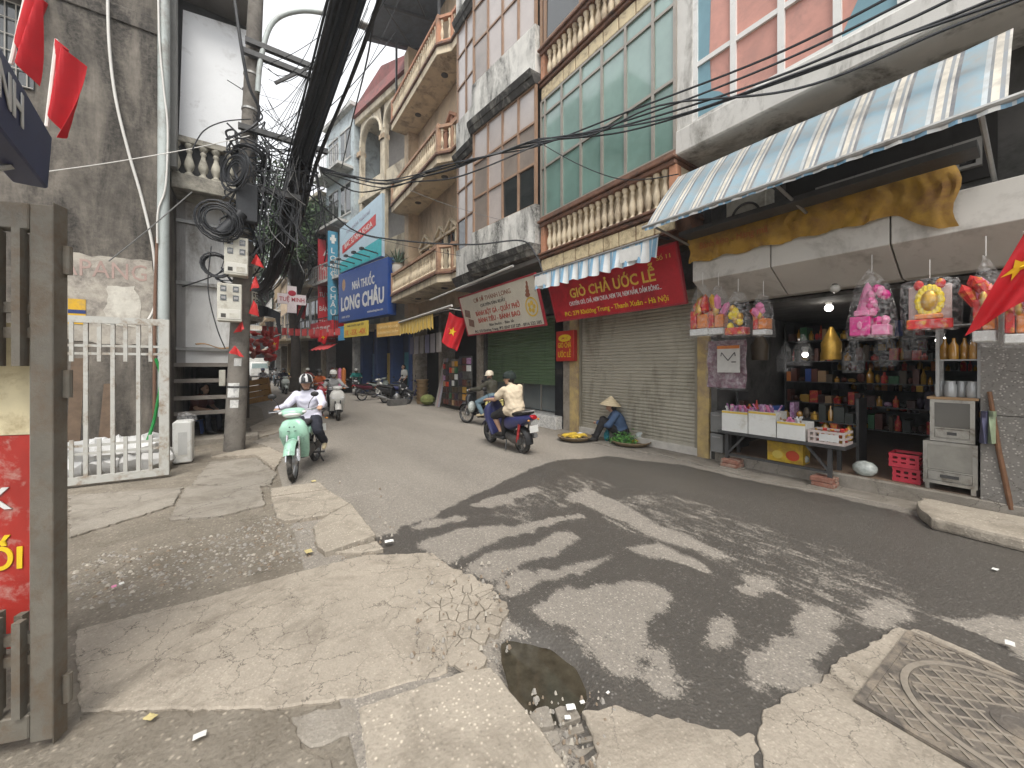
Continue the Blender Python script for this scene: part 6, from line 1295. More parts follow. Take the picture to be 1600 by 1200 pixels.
# cream sign of house C
t, T, w, L = board('shop_sign', 'cream sign with red edge and brown lettering above the green shutter', HM, 6.75, 10.6, .75, 2.55, 1.1, 3.75, mat('cream_sign_face', (.55, .51, .42), .5, .08, 3), mat('red_edge', (.3, .03, .04), .4), fr=.045)
put(t, T, 'CƠ SỞ THÀNH LONG', BRN, -.1, .95, .13, 1.9); put(t, T, 'CHUYÊN SẢN XUẤT', DKT, -.1, .79, .09, 1.3); put(t, T, 'BÁNH BỘT GÀ - QUẨY PHỞ', REDT, .0, .56, .14, 2.2, bold=.012); put(t, T, 'BÁNH TIÊU - BÁNH BAO', REDT, .0, .35, .14, 2.1, bold=.012); put(t, T, 'Bán buôn - Bán lẻ', DKT, .1, .21, .08, 1.2); put(t, T, 'ĐC: 273 Khương Trung  ĐT: 0347 537 229 - 0916 522 585', DKT, .2, .07, .08, 3.2, bold=.008)
for x, z in ((-1.6, .68), (-1.5, .38)):
    g = MB(T @ Matrix.Translation((x, 0, z)) @ Matrix.Rotation(.25, 4, 'Y')); g.box(-.15, .15, -.004, .001, -.1, .12); g.build('printed_picture', mat('print_brown', (.2, .13, .1), .6, .3, 14), t)
g = MB(T); g.lathe([(.24, -.004), (.24, .001), (.2, .001), (.2, -.004)], 30, Matrix.Translation((1.55, -.001, .5)) @ Matrix.Rotation(rad(90), 4, 'X'), cap=False); g.build('printed_wreath', GOLD, t)
for k in range(5): a = k * 1.257; MB(T).ball((1.55 + .1 * math.cos(a), -.002, .5 + .1 * math.sin(a)), (.06, .004, .06), 8).build('printed_roll', GOLD, t)
for k in range(4): MB(T).ball((1.5 + .02 * k, -.002, .8 + .09 * k), (.1 - .02 * k, .004, .06), 8).build('printed_dragon', BRN, t)
# hanging sign between the shutters
sm = thing('hanging_sign', 'small red and yellow upright sign on the pillar between the two shutters', 'sign', HM @ Vector((6.75, .1, 1.72))); MB(HM).box(6.42, 7.05, .06, .18, 1.72, 2.46).build('sign_box', mat('red_sign_box', (.42, .03, .02), .4), sm, bevel=.01)
TT = HM @ TR(6.735, .184, 1.72, math.pi)
put(sm, TT, 'GIÒ CHẢ', YT, 0, .33, .13, .46, bold=.012); put(sm, TT, 'ƯỚC LỄ', YT, 0, .1, .13, .44, bold=.012); MB(HM).lathe([(.22, 0), (.22, .004), (0, .004)], 24, TR(6.735, .18, 2.28, 0, rad(-90)) @ Matrix.Diagonal((1, .4, 1, 1))).build('oval_badge', YT, sm); put(sm, TT, 'ƯỚC LỄ', REDT, 0, .53, .05, .22)
# small striped valance above crimson sign
BLS = stripes('blue_white_stripes', [(0, (.62, .64, .64)), (.22, (.17, .33, .47)), (.5, (.5, .55, .58)), (.58, (.2, .36, .5)), (.78, (.66, .66, .64))], .26)
va = thing('awning', 'short blue and white striped valance hanging over the crimson sign', 'awning', HM @ Vector((4.9, 1.35, 3.5)))
def val(u, v): s = lerp(6.45, 3.42, u); return (s, 1.32 + .05 * math.sin(s * 24) * v + .03 * v, 3.58 - v * (.3 + .05 * abs(math.sin(s * 9))))
MB(HM).sheet(val, 120, 6).build('cloth', BLS, va, smooth=70, solid=.002)
MB(HM).tube([(3.4, 1.32, 3.6), (6.5, 1.32, 3.6)], .02, 8).build('roller', STEEL, va)
for s in (3.9, 6.2): 
    g = MB(HM); g.add([(s - .2, 1.375, 3.3), (s + .2, 1.375, 3.32), (s + .2, 1.37, 3.54), (s - .2, 1.372, 3.53)], [(0, 1, 2, 3)]); g.build('patch', WHC, va, solid=.003)
for s in (3.45, 6.45): MB(HM).bar((s, 1.0, 3.62), (s, 1.32, 3.6), .03, .03).build('bracket', DSTEEL, va)
# big striped awning of house A
AWN = stripes('awning_stripes', [(0, (.21, .31, .37)), (.46, (.13, .14, .16)), (.55, (.56, .54, .49)), (.62, (.24, .27, .3)), (.7, (.6, .56, .48)), (.84, (.16, .18, .2)), (.9, (.42, .46, .48))], .3, wear=.32)
aw = thing('awning', 'long faded blue and white striped awning over the votive shop', 'awning', HM @ Vector((1.7, 1.5, 4)))
def af(u, v):
    s = lerp(3.3, .17, u); o = lerp(.98, 1.78, v) + .012 * math.sin(s * 20) * v; z = lerp(4.55, 3.62, v) + .035 * math.sin(v * math.pi) - .03 * math.sin(u * math.pi) * v + .012 * noise.noise(Vector((s * 3, v * 4, 0))); return (s, o, z)
MB(HM).sheet(af, 90, 14).build('cloth', AWN, aw, smooth=70, solid=.003)
MB(HM).tube([(3.36, 1.79, 3.6), (1.7, 1.8, 3.585), (.0, 1.79, 3.6)], .028, 8).build('front_rail', STEEL, aw, smooth=40)
MB(HM).sheet(lambda u, v: (lerp(3.32, .1, u), 1.8 + .01 * math.sin(u * 120), 3.575 - .035 * v), 80, 1).build('valance', BLS, aw, solid=.002)
for s in (3.2, 1.7, .3): MB(HM).tube([(s, .1, 3.4), (s, 1.75, 3.58)], .018, 6).build('support_arm', STEEL, aw)
MB(HM).box(.35, 3.1, 1.0, 1.3, 3.5, 3.56).build('folding_arm_case', DSTEEL, aw)
# tattered ochre banner on the canopy
OCH = mat('ochre_tarpaulin', (.4, .235, .035), .75, .18, 3, .3, 25, dirt=(.2, .1, .03), damt=.5, dscale=2.5)
bn = thing('banner', 'tattered ochre tarpaulin banner sagging over the shop canopy', 'banner', HM @ Vector((2, .85, 3.3)))
def bf(u, v):
    s = lerp(3.2, .5, u); zt = 3.66 - .1 * u + (.05 * math.sin((u - .6) * 8) if u > .6 else 0); zb = 3.2 + .018 * math.sin(u * 40) + .0 * u - (.25 if u > .86 else 0) * min(1, (u - .86) / .1)
    return (s + .03 * math.sin(v * 7 + u * 9), .81 + .02 * math.sin(u * 34 + v) + .04 * math.sin(v * 3.14) + .045 * noise.noise(Vector((u * 26, v * 3, 1))) + .03 * noise.noise(Vector((u * 60, v * 7, 4))), lerp(zt, zb, v))
MB(HM).sheet(bf, 90, 8).build('cloth', OCH, bn, smooth=50, solid=.001)
put(bn, HM @ TR(2.55, .9, 3.36, math.pi), 'Bánh kẹo - Hàng mã', mat('faded_red_print', (.35, .1, .03), .8), 0, 0, .1, .9)
MB(HM).tube([(3.22, .8, 3.68), (1.5, .8, 3.6), (.45, .8, 3.57)], .012, 6).build('rope', DSTEEL, bn)
# air conditioner on the canopy
ac = thing('air_conditioner', 'grey outdoor air conditioner unit behind the ochre banner', 'air conditioner', HM @ Vector((2.55, .3, 3.33)))
MB(HM).box(2.3, 2.85, .12, .42, 3.5, 4.2).build('case', BOX, ac, bevel=.015); MB(HM).lathe([(.2, 0), (.2, .015), (.17, .015), (.17, .0)], 24, TR(2.57, .421, 3.83, 0, rad(-90)), cap=False).build('fan_ring', DGREY, ac); MB(HM).box(2.3, 2.84, .15, .4, 3.33, 3.498).build('stand', DSTEEL, ac)
# pharmacy signs
BLU = mat('pharmacy_blue', (.02, .065, .26), .4, .08, 3); TEALB = mat('teal_blue_sign', (.05, .22, .33), .45, .1, 3)
ph = thing('shop_sign', 'large dark blue pharmacy box sign with white lettering', 'sign', HB @ Vector((2.8, 1.2, 4))); MB(HB).box(.22, 5.4, .75, 1.2, 4.0, 6.68).build('sign_box', BLU, ph, bevel=.02)
TT = HB @ TR(2.8, 1.206, 4.0, math.pi)
text(ph, 'NHÀ THUỐC', WL, TT @ Matrix.Translation((.2, 0, 1.62)), .42, 2.3, bold=.025); text(ph, 'LONG CHÂU', WL, TT @ Matrix.Translation((.0, 0, .62)), .74, 4.5, bold=.035); text(ph, 'nhathuoclongchau.com', WL, TT @ Matrix.Translation((1.4, 0, .25)), .12, 1.5); text(ph, '1800 6928', WL, TT @ Matrix.Translation((-1.7, 0, .2)), .12, .9)
MB(HB).ball((4.75, 1.2, 6.0), (.2, .012, .33), 10).build('logo', mat('logo_tan', (.4, .25, .15), .6), ph)
bb = thing('billboard', 'white and teal billboard with a slanting red band above the pharmacy sign', 'billboard', HB @ Vector((3, 1.2, 6.9)))
pl = [(.85, 6.84), (5.35, 6.75), (5.35, 9.2), (.85, 9.85)]
MB(HB).add([(s, 1.15, z) for s, z in pl] + [(s, 1.0, z) for s, z in pl], [(0, 1, 2, 3), (7, 6, 5, 4), (0, 4, 5, 1), (1, 5, 6, 2), (2, 6, 7, 3), (3, 7, 4, 0)]).build('panel', mat('pale_board', (.42, .54, .62), .5, .06), bb)
MB(HB).add([(.86, 1.157, 6.86), (5.34, 1.157, 6.77), (5.34, 1.157, 7.3), (.86, 1.157, 7.75)], [(0, 1, 2, 3)]).build('teal_band', mat('bright_teal', (.05, .38, .42), .5), bb, solid=.003)
MB(HB).add([(1.4, 1.157, 8.45), (5.0, 1.157, 7.75), (5.0, 1.157, 8.2), (1.4, 1.157, 9.0)], [(0, 1, 2, 3)]).build('red_band', mat('coral_red', (.5, .06, .06), .5), bb, solid=.003)
Tb = HB @ TR(3.2, 1.166, 8.22, math.pi) @ Matrix.Rotation(-.17, 4, 'Y'); text(bb, 'BÁC SĨ NHA KHOA', WL, Tb, .3, 3.0, bold=.012); text(bb, 'NHA KHOA THẨM MỸ', mat('pale_violet_text', (.35, .33, .4), .6), HB @ TR(3.2, 1.166, 8.95, math.pi) @ Matrix.Rotation(-.17, 4, 'Y'), .2, 2.6)
for s in (1.2, 2.0, 2.8, 3.6, 4.4, 5.2): 
    MB(HB).bar((s, 1.15, 7.05 - s * .02), (s, 1.95, 7.1 - s * .02), .05, .05).build('lamp_arm', DSTEEL, bb); MB(HB).box(s - .1, s + .1, 1.9, 2.05, 7.05 - s * .02, 7.15 - s * .02).build('spotlight', DSTEEL, bb)
vs_ = thing('upright_sign', 'tall upright teal blue sign with white letters facing the street', 'sign', (3.9, 23.4, 4.2)); MB().box(3.62, 4.14, 23.4, 23.6, 4.2, 9.3).build('sign_box', TEALB, vs_, bevel=.02)
for k, ch_ in enumerate('LONG CHÂU'):
    if ch_ != ' ': text(vs_, ch_, WL, TR(3.88, 23.394, 8.05 - k * .44), .32, bold=.008)
g = MB(); g.box(3.8, 3.96, 23.38, 23.395, 8.6, 9.1); g.box(3.62 + .1, 4.04, 23.381, 23.394, 8.76, 8.94); g.build('cross_symbol', WL, vs_)
rs = thing('upright_sign', 'tall upright red pharmacy sign with white letters beyond the teal sign', 'sign', gy(506, 500, 25.5)); a, b = gy(497, 388, 25.5), gy(514, 535, 25.5)
MB().box(a.x, b.x + .4, 25.5, 25.7, b.z, a.z + .6).build('sign_box', mat('signal_red', (.45, .02, .03), .45, .1, 3), rs, bevel=.02)
for k, (s_, h) in enumerate((('A', .5), ('TUỆ MINH', .32), ('NHÀ THUỐC', .22), ('TƯ VẤN', .3), ('BÁN LẺ', .3), ('TIỆN MINH', .3), ('0987 654', .2))): text(rs, s_, WL, TR((a.x + b.x + .4) / 2, 25.494, a.z - .4 - k * .85), h, None if k == 0 else (b.x + .4 - a.x) * .85, bold=.008)
rs2 = thing('shop_sign', 'red shop fascia below the upright red sign', 'sign', gy(515, 520, 25)); MB(HB).box(6.0, 9.1, .5, 1.3, 3.3, 4.2).build('sign_box', mat('signal_red', (.45, .02, .03), .45), rs2); text(rs2, 'THỜI TRANG', WL, HB @ TR(7.5, 1.306, 3.55, math.pi), .4, 2.4, bold=.012)
cx = thing('cross_sign', 'white cross shaped pharmacy sign with red lettering hung over the street', 'sign', gy(456, 486, 24)); q = gy(456, 468, 24)
MB().prism([(-.22, -.75), (.22, -.75), (.22, -.28), (.68, -.28), (.68, .28), (.22, .28), (.22, .72), (-.22, .72), (-.22, .28), (-.68, .28), (-.68, -.28), (-.22, -.28)], 0, .12, Matrix.Translation(q) @ Matrix.Rotation(rad(90), 4, 'X')).build('cross', mat('pale_pink_white', (.62, .55, .56), .5), cx)
text(cx, 'TUỆ MINH', mat('deep_red_text', (.35, .02, .04), .5), Matrix.Translation(q + Vector((0, -.126, -.13))), .24, 1.2, bold=.015); MB().ball(q + Vector((0, -.125, .33)), (.2, .01, .16), 10).build('emblem', mat('deep_red_text', (.35, .02, .04), .5), cx)
MB().tube([q + Vector((.6, .06, .1)), q + Vector((3.2, .3, .8))], .02, 6).build('hanger', DSTEEL, cx)
# yellow banners over the pharmacy and the next shops
YEL = mat('yellow_banner', (.66, .5, .08), .6, .1, 4); ORB = mat('orange_banner', (.6, .36, .1), .65, .1, 4)
yb = thing('banner', 'yellow price banner under the blue pharmacy sign', 'banner', HB @ Vector((3.2, 1.3, 3.1))); MB(HB).box(1.9, 4.5, 1.26, 1.3, 3.12, 3.86).build('panel', YEL, yb); MB(HB).box(4.51, 5.2, 1.25, 1.3, 3.0, 3.75).build('blue_end', mat('sky_blue', (.06, .3, .55), .5), yb)
text(yb, '1K  -35K  -40K', mat('orange_red_text', (.6, .12, .02), .5), HB @ TR(3.2, 1.306, 3.22, math.pi), .3, 2.2, bold=.012); text(yb, 'NHÀ THUỐC GIÁ TỐT', DKT, HB @ TR(3.2, 1.306, 3.66, math.pi), .1, 1.8)
ob = thing('banner', 'orange lettered banner between pharmacy and toy shop', 'banner', HB @ Vector((0, 1.3, 3))); MB(HB).box(-.95, 1.05, 1.26, 1.3, 2.97, 3.6).build('panel', ORB, ob)
text(ob, 'TẠP HÓA ĐỒ CHƠI', mat('tan_text', (.75, .6, .3), .6), HB @ TR(.05, 1.306, 3.33, math.pi), .13, 1.7); text(ob, 'VĂN PHÒNG PHẨM', mat('tan_text', (.75, .6, .3), .6), HB @ TR(.05, 1.306, 3.08, math.pi), .13, 1.7)
YST = stripes('yellow_fringe', [(0, (.7, .47, .08)), (.5, (.5, .3, .05)), (.7, (.7, .54, .18))], .18)
ya = thing('awning', 'yellow fringed awning with white rail in front of the toy shop', 'awning', HM @ Vector((13.7, 1.3, 3))); MB(HM).sheet(lambda u, v: (lerp(15.6, 12.1, u), 1.3 + .03 * math.sin(u * 60) * v, 3.4 - v * (.5 + .05 * math.sin(u * 70))), 90, 4).build('cloth', YST, ya, smooth=60, solid=.002)
MB(HM).add([(15.6, 1.3, 3.42), (12.1, 1.3, 3.42), (10.9, .1, 3.75), (15.6, .1, 3.75)], [(0, 1, 2, 3)]).build('roof_sheet', mat('dark_canvas', (.12, .11, .1), .8), ya, solid=.02); MB(HM).tube([(15.65, 1.32, 3.43), (10.6, 1.32, 3.48)], .04, 8).build('front_rail', WPIPE, ya)
# fluorescent tube under the bay
tu = thing('tube_light', 'unlit white tube lamp bracketed under the bay between the signs', 'lamp', HM @ Vector((10, .9, 3.9))); MB(HM).tube([(12.6, 1.2, 3.95), (7.4, 1.25, 4.02)], .03, 8).build('tube', WPIPE, tu)
# national flags: red with a yellow star
def star(r): return [((r if k % 2 == 0 else r * .4) * math.sin(k * math.pi / 5), (r if k % 2 == 0 else r * .4) * math.cos(k * math.pi / 5)) for k in range(10)]
def star_flag(label, M, w, h, seed, droop=.25, group='red flags with a yellow star', staff=None, folds=.05, sr=.2, sc=(.5, .5)):
    t = thing('flag', label, 'flag', M.translation, 0, group)
    def fn(u, v): return (w * u * (1 - .12 * v), folds * math.sin(u * 11 + seed + v * 2) * (.3 + u), -h * v - droop * w * u * (1 + .3 * v) + .02 * math.sin(u * 7 + seed))
    MB(M).sheet(fn, 22, 14).build('cloth', FLAG, t, smooth=70, solid=.002)
    g = MB(M)
    st_ = star(sr); pts = []
    for sg_n in (-1, 1):
        vs = []
        for x, y in [(0, 0)] + st_:
            u, v = sc[0] + x / w, sc[1] - y / h; p = fn(u, v); vs.append((p[0], p[1] + sg_n * .008, p[2]))
        g.add(vs, [(0, 1 + k, 1 + (k + 1) % 10) for k in range(10)])
    g.build('star', FLAGY, t)
    if staff: MB().tube([staff[0], staff[1]], .014, 7).build('staff', mat('white_staff', (.7, .68, .64), .5), t, smooth=40)
    return t
def facing(p, tilt=0, flip=False): 
    return Matrix.Translation(p) @ Matrix.Rotation(-YAW + (math.pi if flip else 0), 4, 'Z') @ Matrix.Rotation(tilt, 4, 'Y')
p = gx(702, 488, 5.25); star_flag('star flag hanging beside the cream bakery sign', facing(p, .25), .62, 1.0, 2, .2, folds=.05, sr=.15, sc=(.42, .5), staff=(p + Vector((-.02, 0, .12)), p + Vector((.9, -.4, .0))))
p = gx(1612, 345, 4.9); q = gx(1508, 525, 4.9); fl = thing('flag', 'large star flag drooping from a staff at the shop corner', 'flag', p, 0, 'red flags with a yellow star'); ux = (q - p); vx = (gx(1600, 470, 4.9) - q) * 1.35
def ff(u, v): return p + ux * u + vx * v * (.25 + .75 * u) * (1 - .15 * u) + Vector((-.05 * math.sin(v * 8 + u * 3), -.2 * v * (1 - u), 0))
MB().sheet(ff, 20, 14).build('cloth', FLAG, fl, smooth=70, solid=.002)
g = MB(); cs_ = (.46, .28)
for sg_n in (-1, 1):
    vs = [ff(cs_[0] + y * .8, cs_[1] + x * 1.6) + Vector((sg_n * .012, 0, 0)) for x, y in [(0, 0)] + star(.15)]; g.add(vs, [(0, 1 + k, 1 + (k + 1) % 10) for k in range(10)])
g.build('star', FLAGY, fl); MB().tube([p + Vector((.1, -.1, .12)), q.lerp(p, .9)], .014, 7).build('staff', mat('white_staff', (.7, .68, .64), .5), fl)
p = gd(437, 525, 22); star_flag('star flag on a slanting staff before the far tree', facing(p, -.1, True), .55, .8, 1, .4, sr=.16, staff=(p + Vector((-1.1, 0, -.35)), p + Vector((.05, 0, .1))))
p = gd(462, 472, 24); star_flag('faded star flag hanging behind the cross sign', facing(p, .05), .75, .95, 5, .1, sr=.13)
p = gd(500, 515, 20); star_flag('small star flag by the red shop fascia', facing(p, .2), .5, .6, 6, .2, sr=.12)
# bunting across the far street
a, b = gd(403, 508, 19), gd(538, 512, 19); bu = thing('bunting', 'string of small red paper flags across the far street', 'bunting', (a + b) / 2); pts = sag(a, b, .12, 12); MB().tube(pts, .006, 4, False).build('string', CAB, bu)
for i, p in enumerate(sag(a, b, .12, 13)[1:-1]): MB(facing(p)).sheet(lambda u, v: (-.13 + .26 * u, .02 * math.sin(u * 5), -.36 * v), 4, 3).build('pennant', mat('faded_red_paper', (.5, .07, .07), .7), bu, solid=.002)
# red triangular flags and lanterns on the pole
for k, (u, v, s, lab) in enumerate(((402, 405, .22, 'topmost'), (396, 446, .2, 'second'), (398, 478, .24, 'third'), (375, 515, .2, 'fourth'), (368, 548, .22, 'lowest'))):
    p = gy(u, v, pb.y - .3); tag(MB(facing(p)).sheet(lambda a, b: (s * (a - .3 + .1 * math.sin(k * 2)) * (.25 + .75 * b) * 1.1 - .05 * b, .05 * math.sin(a * 9 + k) * b, .45 * s - s * (.8 + .2 * math.sin(k)) * b - .09 * a * math.cos(k * 3)), 6, 6).build('paper_flag', mat('red_paper', (.5, .03, .03), .6, .15, 6), solid=.002, smooth=60), lab + ' small crumpled red flag tied to the utility pole', 'flag', 'small red flags on the pole')
tp = thing('tarpaulin', 'torn black tarpaulin corner hanging behind the pole', 'tarpaulin', gd(415, 490, 9.5)); MB(facing(gd(403, 482, 9.6))).sheet(lambda u, v: (.55 * u, .05 * math.sin(u * 8), .08 - .3 * v * (1 - .4 * u) - .2 * u * u - (.35 * v if u > .8 else 0)), 10, 6).build('cloth', CAB, tp, smooth=60, solid=.003)
# red awnings of the far stalls on the left
ra = thing('awning', 'crowded red awning and lantern display of a far stall by the tree', 'awning', gd(410, 560, 20)); rr = random.Random(5)
for k in range(46):
    p = gd(rr.uniform(390, 428), rr.uniform(520, 562), rr.uniform(18, 21)); MB(facing(p)).ball((0, 0, 0), (rr.uniform(.1, .2), .1, rr.uniform(.08, .18)), 8).build('lantern', mat('lantern_red', (.5, .05, .04), .6, .2, 5) if k % 4 else mat('lantern_pale', (.5, .18, .14), .6), ra, smooth=60)
a, b = gd(388, 520, 19.8), gd(430, 528, 19.8); MB().add([a, b, b + Vector((-1.4, 1.2, .5)), a + Vector((-1.4, 1.2, .5))], [(0, 1, 2, 3)]).build('canopy', mat('red_canvas', (.45, .05, .05), .7), ra, solid=.02)
# street tree at the bend
def tree(label, base, h, crown, seed, n=5200, leaf=.11, cz=None):
    t = thing('street_tree', label, 'tree', base); rnd = random.Random(seed); B_ = Vector(base); bark = mat('dark_bark', (.05, .042, .035), .95, .3, 6, .6, 20)
    g = MB(); g.tube(spline([B_, B_ + Vector((.1, 0, h * .2)), B_ + Vector((-.1, .1, h * .4)), B_ + Vector((.1, .0, h * .7))], 5), [lerp(.34, .14, i / 15) for i in range(16)], 10); tk = g.build('trunk', bark, t, smooth=60)
    blobs = []
    for k in range(11):
        a = rnd.uniform(0, 6.28); r = rnd.uniform(.2, .8) * crown; zz = h * rnd.uniform(.5, .95); c = B_ + Vector((r * math.cos(a), r * math.sin(a), zz)); blobs.append((c, rnd.uniform(.3, .55) * crown))
        MB().tube(spline([B_ + Vector((0, 0, h * rnd.uniform(.25, .5))), (B_ + Vector((0, 0, h * .55))).lerp(c, .5), c], 5), [lerp(.12, .03, i / 10) for i in range(11)], 6).build('limb', bark, t, smooth=60)
    blobs.append((B_ + Vector((0, 0, h * .8)), crown * .7))
    for mi, (m, q) in enumerate(((mat('leaf_green', (.045, .085, .035), .6, .35, 2), .5), (mat('leaf_light', (.085, .14, .05), .6, .3, 2), .3), (mat('leaf_dark', (.025, .05, .025), .6, .3, 2), .2))):
        g = MB(); vs = []; fs = []
        for k in range(int(n * q)):
            c, r = blobs[rnd.randrange(len(blobs))]; d = Vector((rnd.gauss(0, 1), rnd.gauss(0, 1), rnd.gauss(0, 1))).normalized(); p = c + d * r * (rnd.random() ** .45) * (.8 + .35 * noise.noise(c + d * 2)); p.z -= rnd.random() * .15
            ax = Vector((rnd.gauss(0, 1), rnd.gauss(0, 1), rnd.gauss(0, .5))).normalized(); bx_ = ax.orthogonal().normalized(); s = leaf * rnd.uniform(.7, 1.5); i = len(vs)
            vs += [p - ax * s, p + bx_ * s * .45, p + ax * s, p - bx_ * s * .45]; fs.append((i, i + 1, i + 2, i + 3))
        g.v = vs; g.f = fs; g.m = [0] * len(fs); o = g.build('crown', m, t); 
    return t
p = gy(460, 560, 27); tree('large dark leafy street tree with trunk beside the far stalls', (p.x, 27, 0), 13, 3.6, 3, 15000, .13)
p = gd(425, 572, 42); tree('taller tree rising behind the far end of the street', (p.x, p.y, 0), 15, 5.0, 8, 9000, .2)
tr2 = gd(437, 45, 12.5); tree('thin leafy treetop showing behind the pole and lamp arm', (tr2.x - 2.2, tr2.y + 5, 0), 12.6, 1.9, 12, 1800, .12)
# ------------------------------------------------------------------ goods of the votive shop (house A)
FOAM = mat('white_foam', (.66, .66, .63), .8, .04, 6, .15, 90, dirt=(.5, .48, .42), damt=.3, dscale=5); FILM = plasticfilm('clear_film', (1, 1, 1), .93); FILMP = plasticfilm('lilac_film', (.92, .85, .95), .6)
PINKP = mat('magenta_paper', (.55, .03, .22), .45, .2, 10); PINKL = mat('pink_paper', (.62, .2, .36), .5, .2, 10); REDPA = mat('red_gold_paper', (.48, .03, .03), .45, .25, 18, dirt=(.6, .36, .05), damt=.3, dscale=14); YELP = mat('yellow_paper', (.72, .55, .03), .5, .15, 14); GOLDP = mat('gold_foil', (.55, .33, .06), .3, .2, 20, metal=.5); PURP = mat('purple_print', (.3, .12, .28), .5, .3, 25, dirt=(.6, .5, .6), damt=.5, dscale=20); ORP = mat('orange_paper', (.6, .2, .05), .5, .2, 14)
CARD = mat('brown_cardboard', (.34, .22, .12), .85, .12, 6); STAIN = mat('stainless', (.42, .41, .38), .3, .12, 6, metal=.85, dirt=(.2, .18, .15), damt=.35, dscale=5); OILB = glassmat('amber_oil', (.45, .22, .02), .1)
def rect(u0, u1, v0, v1, X):
    a, b = gx(u0, (v0 + v1) / 2, X), gx(u1, (v0 + v1) / 2, X); m = (u0 + u1) / 2; return b.y, a.y, gx(m, v1, X).z, gx(m, v0, X).z
def crumple(P, seed, amp): return [p + Vector((noise.noise(p * 9 + Vector((seed, 0, 0))), noise.noise(p * 9 + Vector((0, seed, 0))), noise.noise(p * 9 + Vector((0, 0, seed))))) * amp for p in P]
def wrapped(label, u0, u1, v0, v1, X, kind, seed, dep=.16):
    y0, y1, z0, z1 = rect(u0, u1, v0, v1, X); c = (y0 + y1) / 2; w = (y1 - y0) / 2; h = z1 - z0; t = thing('votive_set', label, 'votive paper goods', (X, c, z0), 0, 'wrapped votive sets hung along the canopy'); rnd = random.Random(seed)
    M = Matrix.Translation((X, c, z0)) @ Matrix.Rotation(rad(-90), 4, 'Z') @ Matrix.Rotation(rnd.uniform(-.12, .12), 4, 'Z')   # local x to the right as seen, -y to the street
    w *= .86
    prof = [(1.0, .0), (1.02, .06), (.98, .3), (.86, .55), (.7, .78), (.32, .93), (.05, 1.0)] if kind != 'flat' else [(1., 0), (1.02, .05), (1.02, .4), (1.02, .75), (.98, .95), (.6, .985), (.1, 1.)]
    g = MB(M).loft([((0, 0, b * h), (w * 1.12 * a, 0, 0), (0, dep * (.55 + .45 * a), 0), 2.6) for a, b in prof], 28)
    bmx = bmesh.new(); g.v = crumple(g.v, seed, .028); g.build('plastic_wrap', FILM, t, smooth=30)
    MB(M).tube([(0, 0, h), (0, 0, h + .18)], .004, 5).build('hanging_string', WPIPE, t)
    def b(x0, x1, za, zb, m, nm, d=dep * .7): MB(M).box(x0 * w, x1 * w, -d, d * .6, za * h, zb * h).build(nm, m, t, bevel=.008)
    if kind == 'red':
        b(-.85, .85, .04, .16, WHC, 'tray'); b(-.8, -.2, .17, .5, REDPA, 'paper_box'); b(-.12, .8, .17, .42, ORP, 'paper_box')
        for k in range(5): MB(M).lathe([(.0, .0), (.09 * w * 4, .02), (.05, h * .22), (.0, h * .3)], 8, TR(w * rnd.uniform(-.6, .6), -dep * .5, h * rnd.uniform(.38, .55), 0, rnd.uniform(-.4, .4), rnd.uniform(-.5, .5)), cap=False).build('paper_cone', rnd.choice([REDPA, GOLDP, PINKL, REDPA]), t)
        MB(M).ball((.0, -dep * .6, h * .5), (w * .35, .04, h * .12), 10).build('gold_badge', GOLDP, t, smooth=60)
    elif kind == 'yellow':
        b(-.8, .8, .04, .2, REDPA, 'paper_box')
        for k in range(9): MB(M).ball((w * rnd.uniform(-.5, .5), -dep * .4, h * rnd.uniform(.22, .62)), (w * .28, .05, h * .1), 8).build('paper_rosette', YELP if k % 4 else GOLDP, t, smooth=30)
    elif kind == 'pink':
        b(-.9, .05, .05, .33, PINKP, 'paper_box'); b(-.7, .0, .34, .42, PINKL, 'box_lid'); b(.1, .85, .05, .2, PINKL, 'paper_box')
        for k in range(12): MB(M).ball((w * rnd.uniform(-.1, .7), -dep * .3, h * rnd.uniform(.25, .75)), (w * .24, .05, h * .07), 7).build('paper_rosette', PINKP if k % 2 else PINKL, t, smooth=30)
        MB(M).lathe([(w * .55, 0), (w * .2, h * .35), (.01, h * .42)], 12, TR(-.2 * w, 0, h * .42)).build('paper_hat', PINKL, t)
        MB(M).ball((-.42 * w, -dep * .72, h * .2), (w * .12, .01, h * .06), 10).build('heart_print', PINKL, t)
    elif kind == 'flat':
        b(-.8, .8, .06, .85, mat('grey_pink_card', (.5, .38, .36), .6), 'card', .02)
        b(-.85, .85, .02, .2, REDPA, 'paper_box', .1); b(-.55, .5, .21, .3, ORP, 'paper_box', .09)
        for k in range(16): a = k * math.pi / 8; MB(M).ball((w * .42 * math.cos(a), -.06, h * .55 + h * .24 * math.sin(a)), (w * .16, .02, h * .08), 7).build('petal', YELP, t, smooth=30)
        MB(M).ball((0, -.07, h * .55), (w * .34, .03, h * .2), 12).build('rosette_centre', GOLDP, t, smooth=40)
        for s in (-1, 1): MB(M).ball((s * .4 * w, -.05, h * .86), (w * .2, .02, h * .1), 10).build('round_print', REDPA, t, smooth=40)
    return t
wrapped('red and gold votive set hung first by the yellow pillar', 1079, 1118, 444, 528, 5.55, 'red', 1); wrapped('red votive set with round badge, second along the canopy', 1106, 1140, 446, 526, 5.6, 'red', 2)
wrapped('yellow rosette votive set between two red ones', 1132, 1176, 456, 526, 5.5, 'yellow', 3); wrapped('narrow red votive set in clear wrap nearest the lit bulb', 1178, 1208, 460, 526, 5.55, 'red', 4)
wrapped('magenta votive hat and boxes in a tall clear bag', 1324, 1404, 424, 530, 5.5, 'pink', 5, .2); wrapped('broad clear pack with a yellow paper rosette and red boxes', 1406, 1504, 434, 516, 5.48, 'flat', 6, .1)
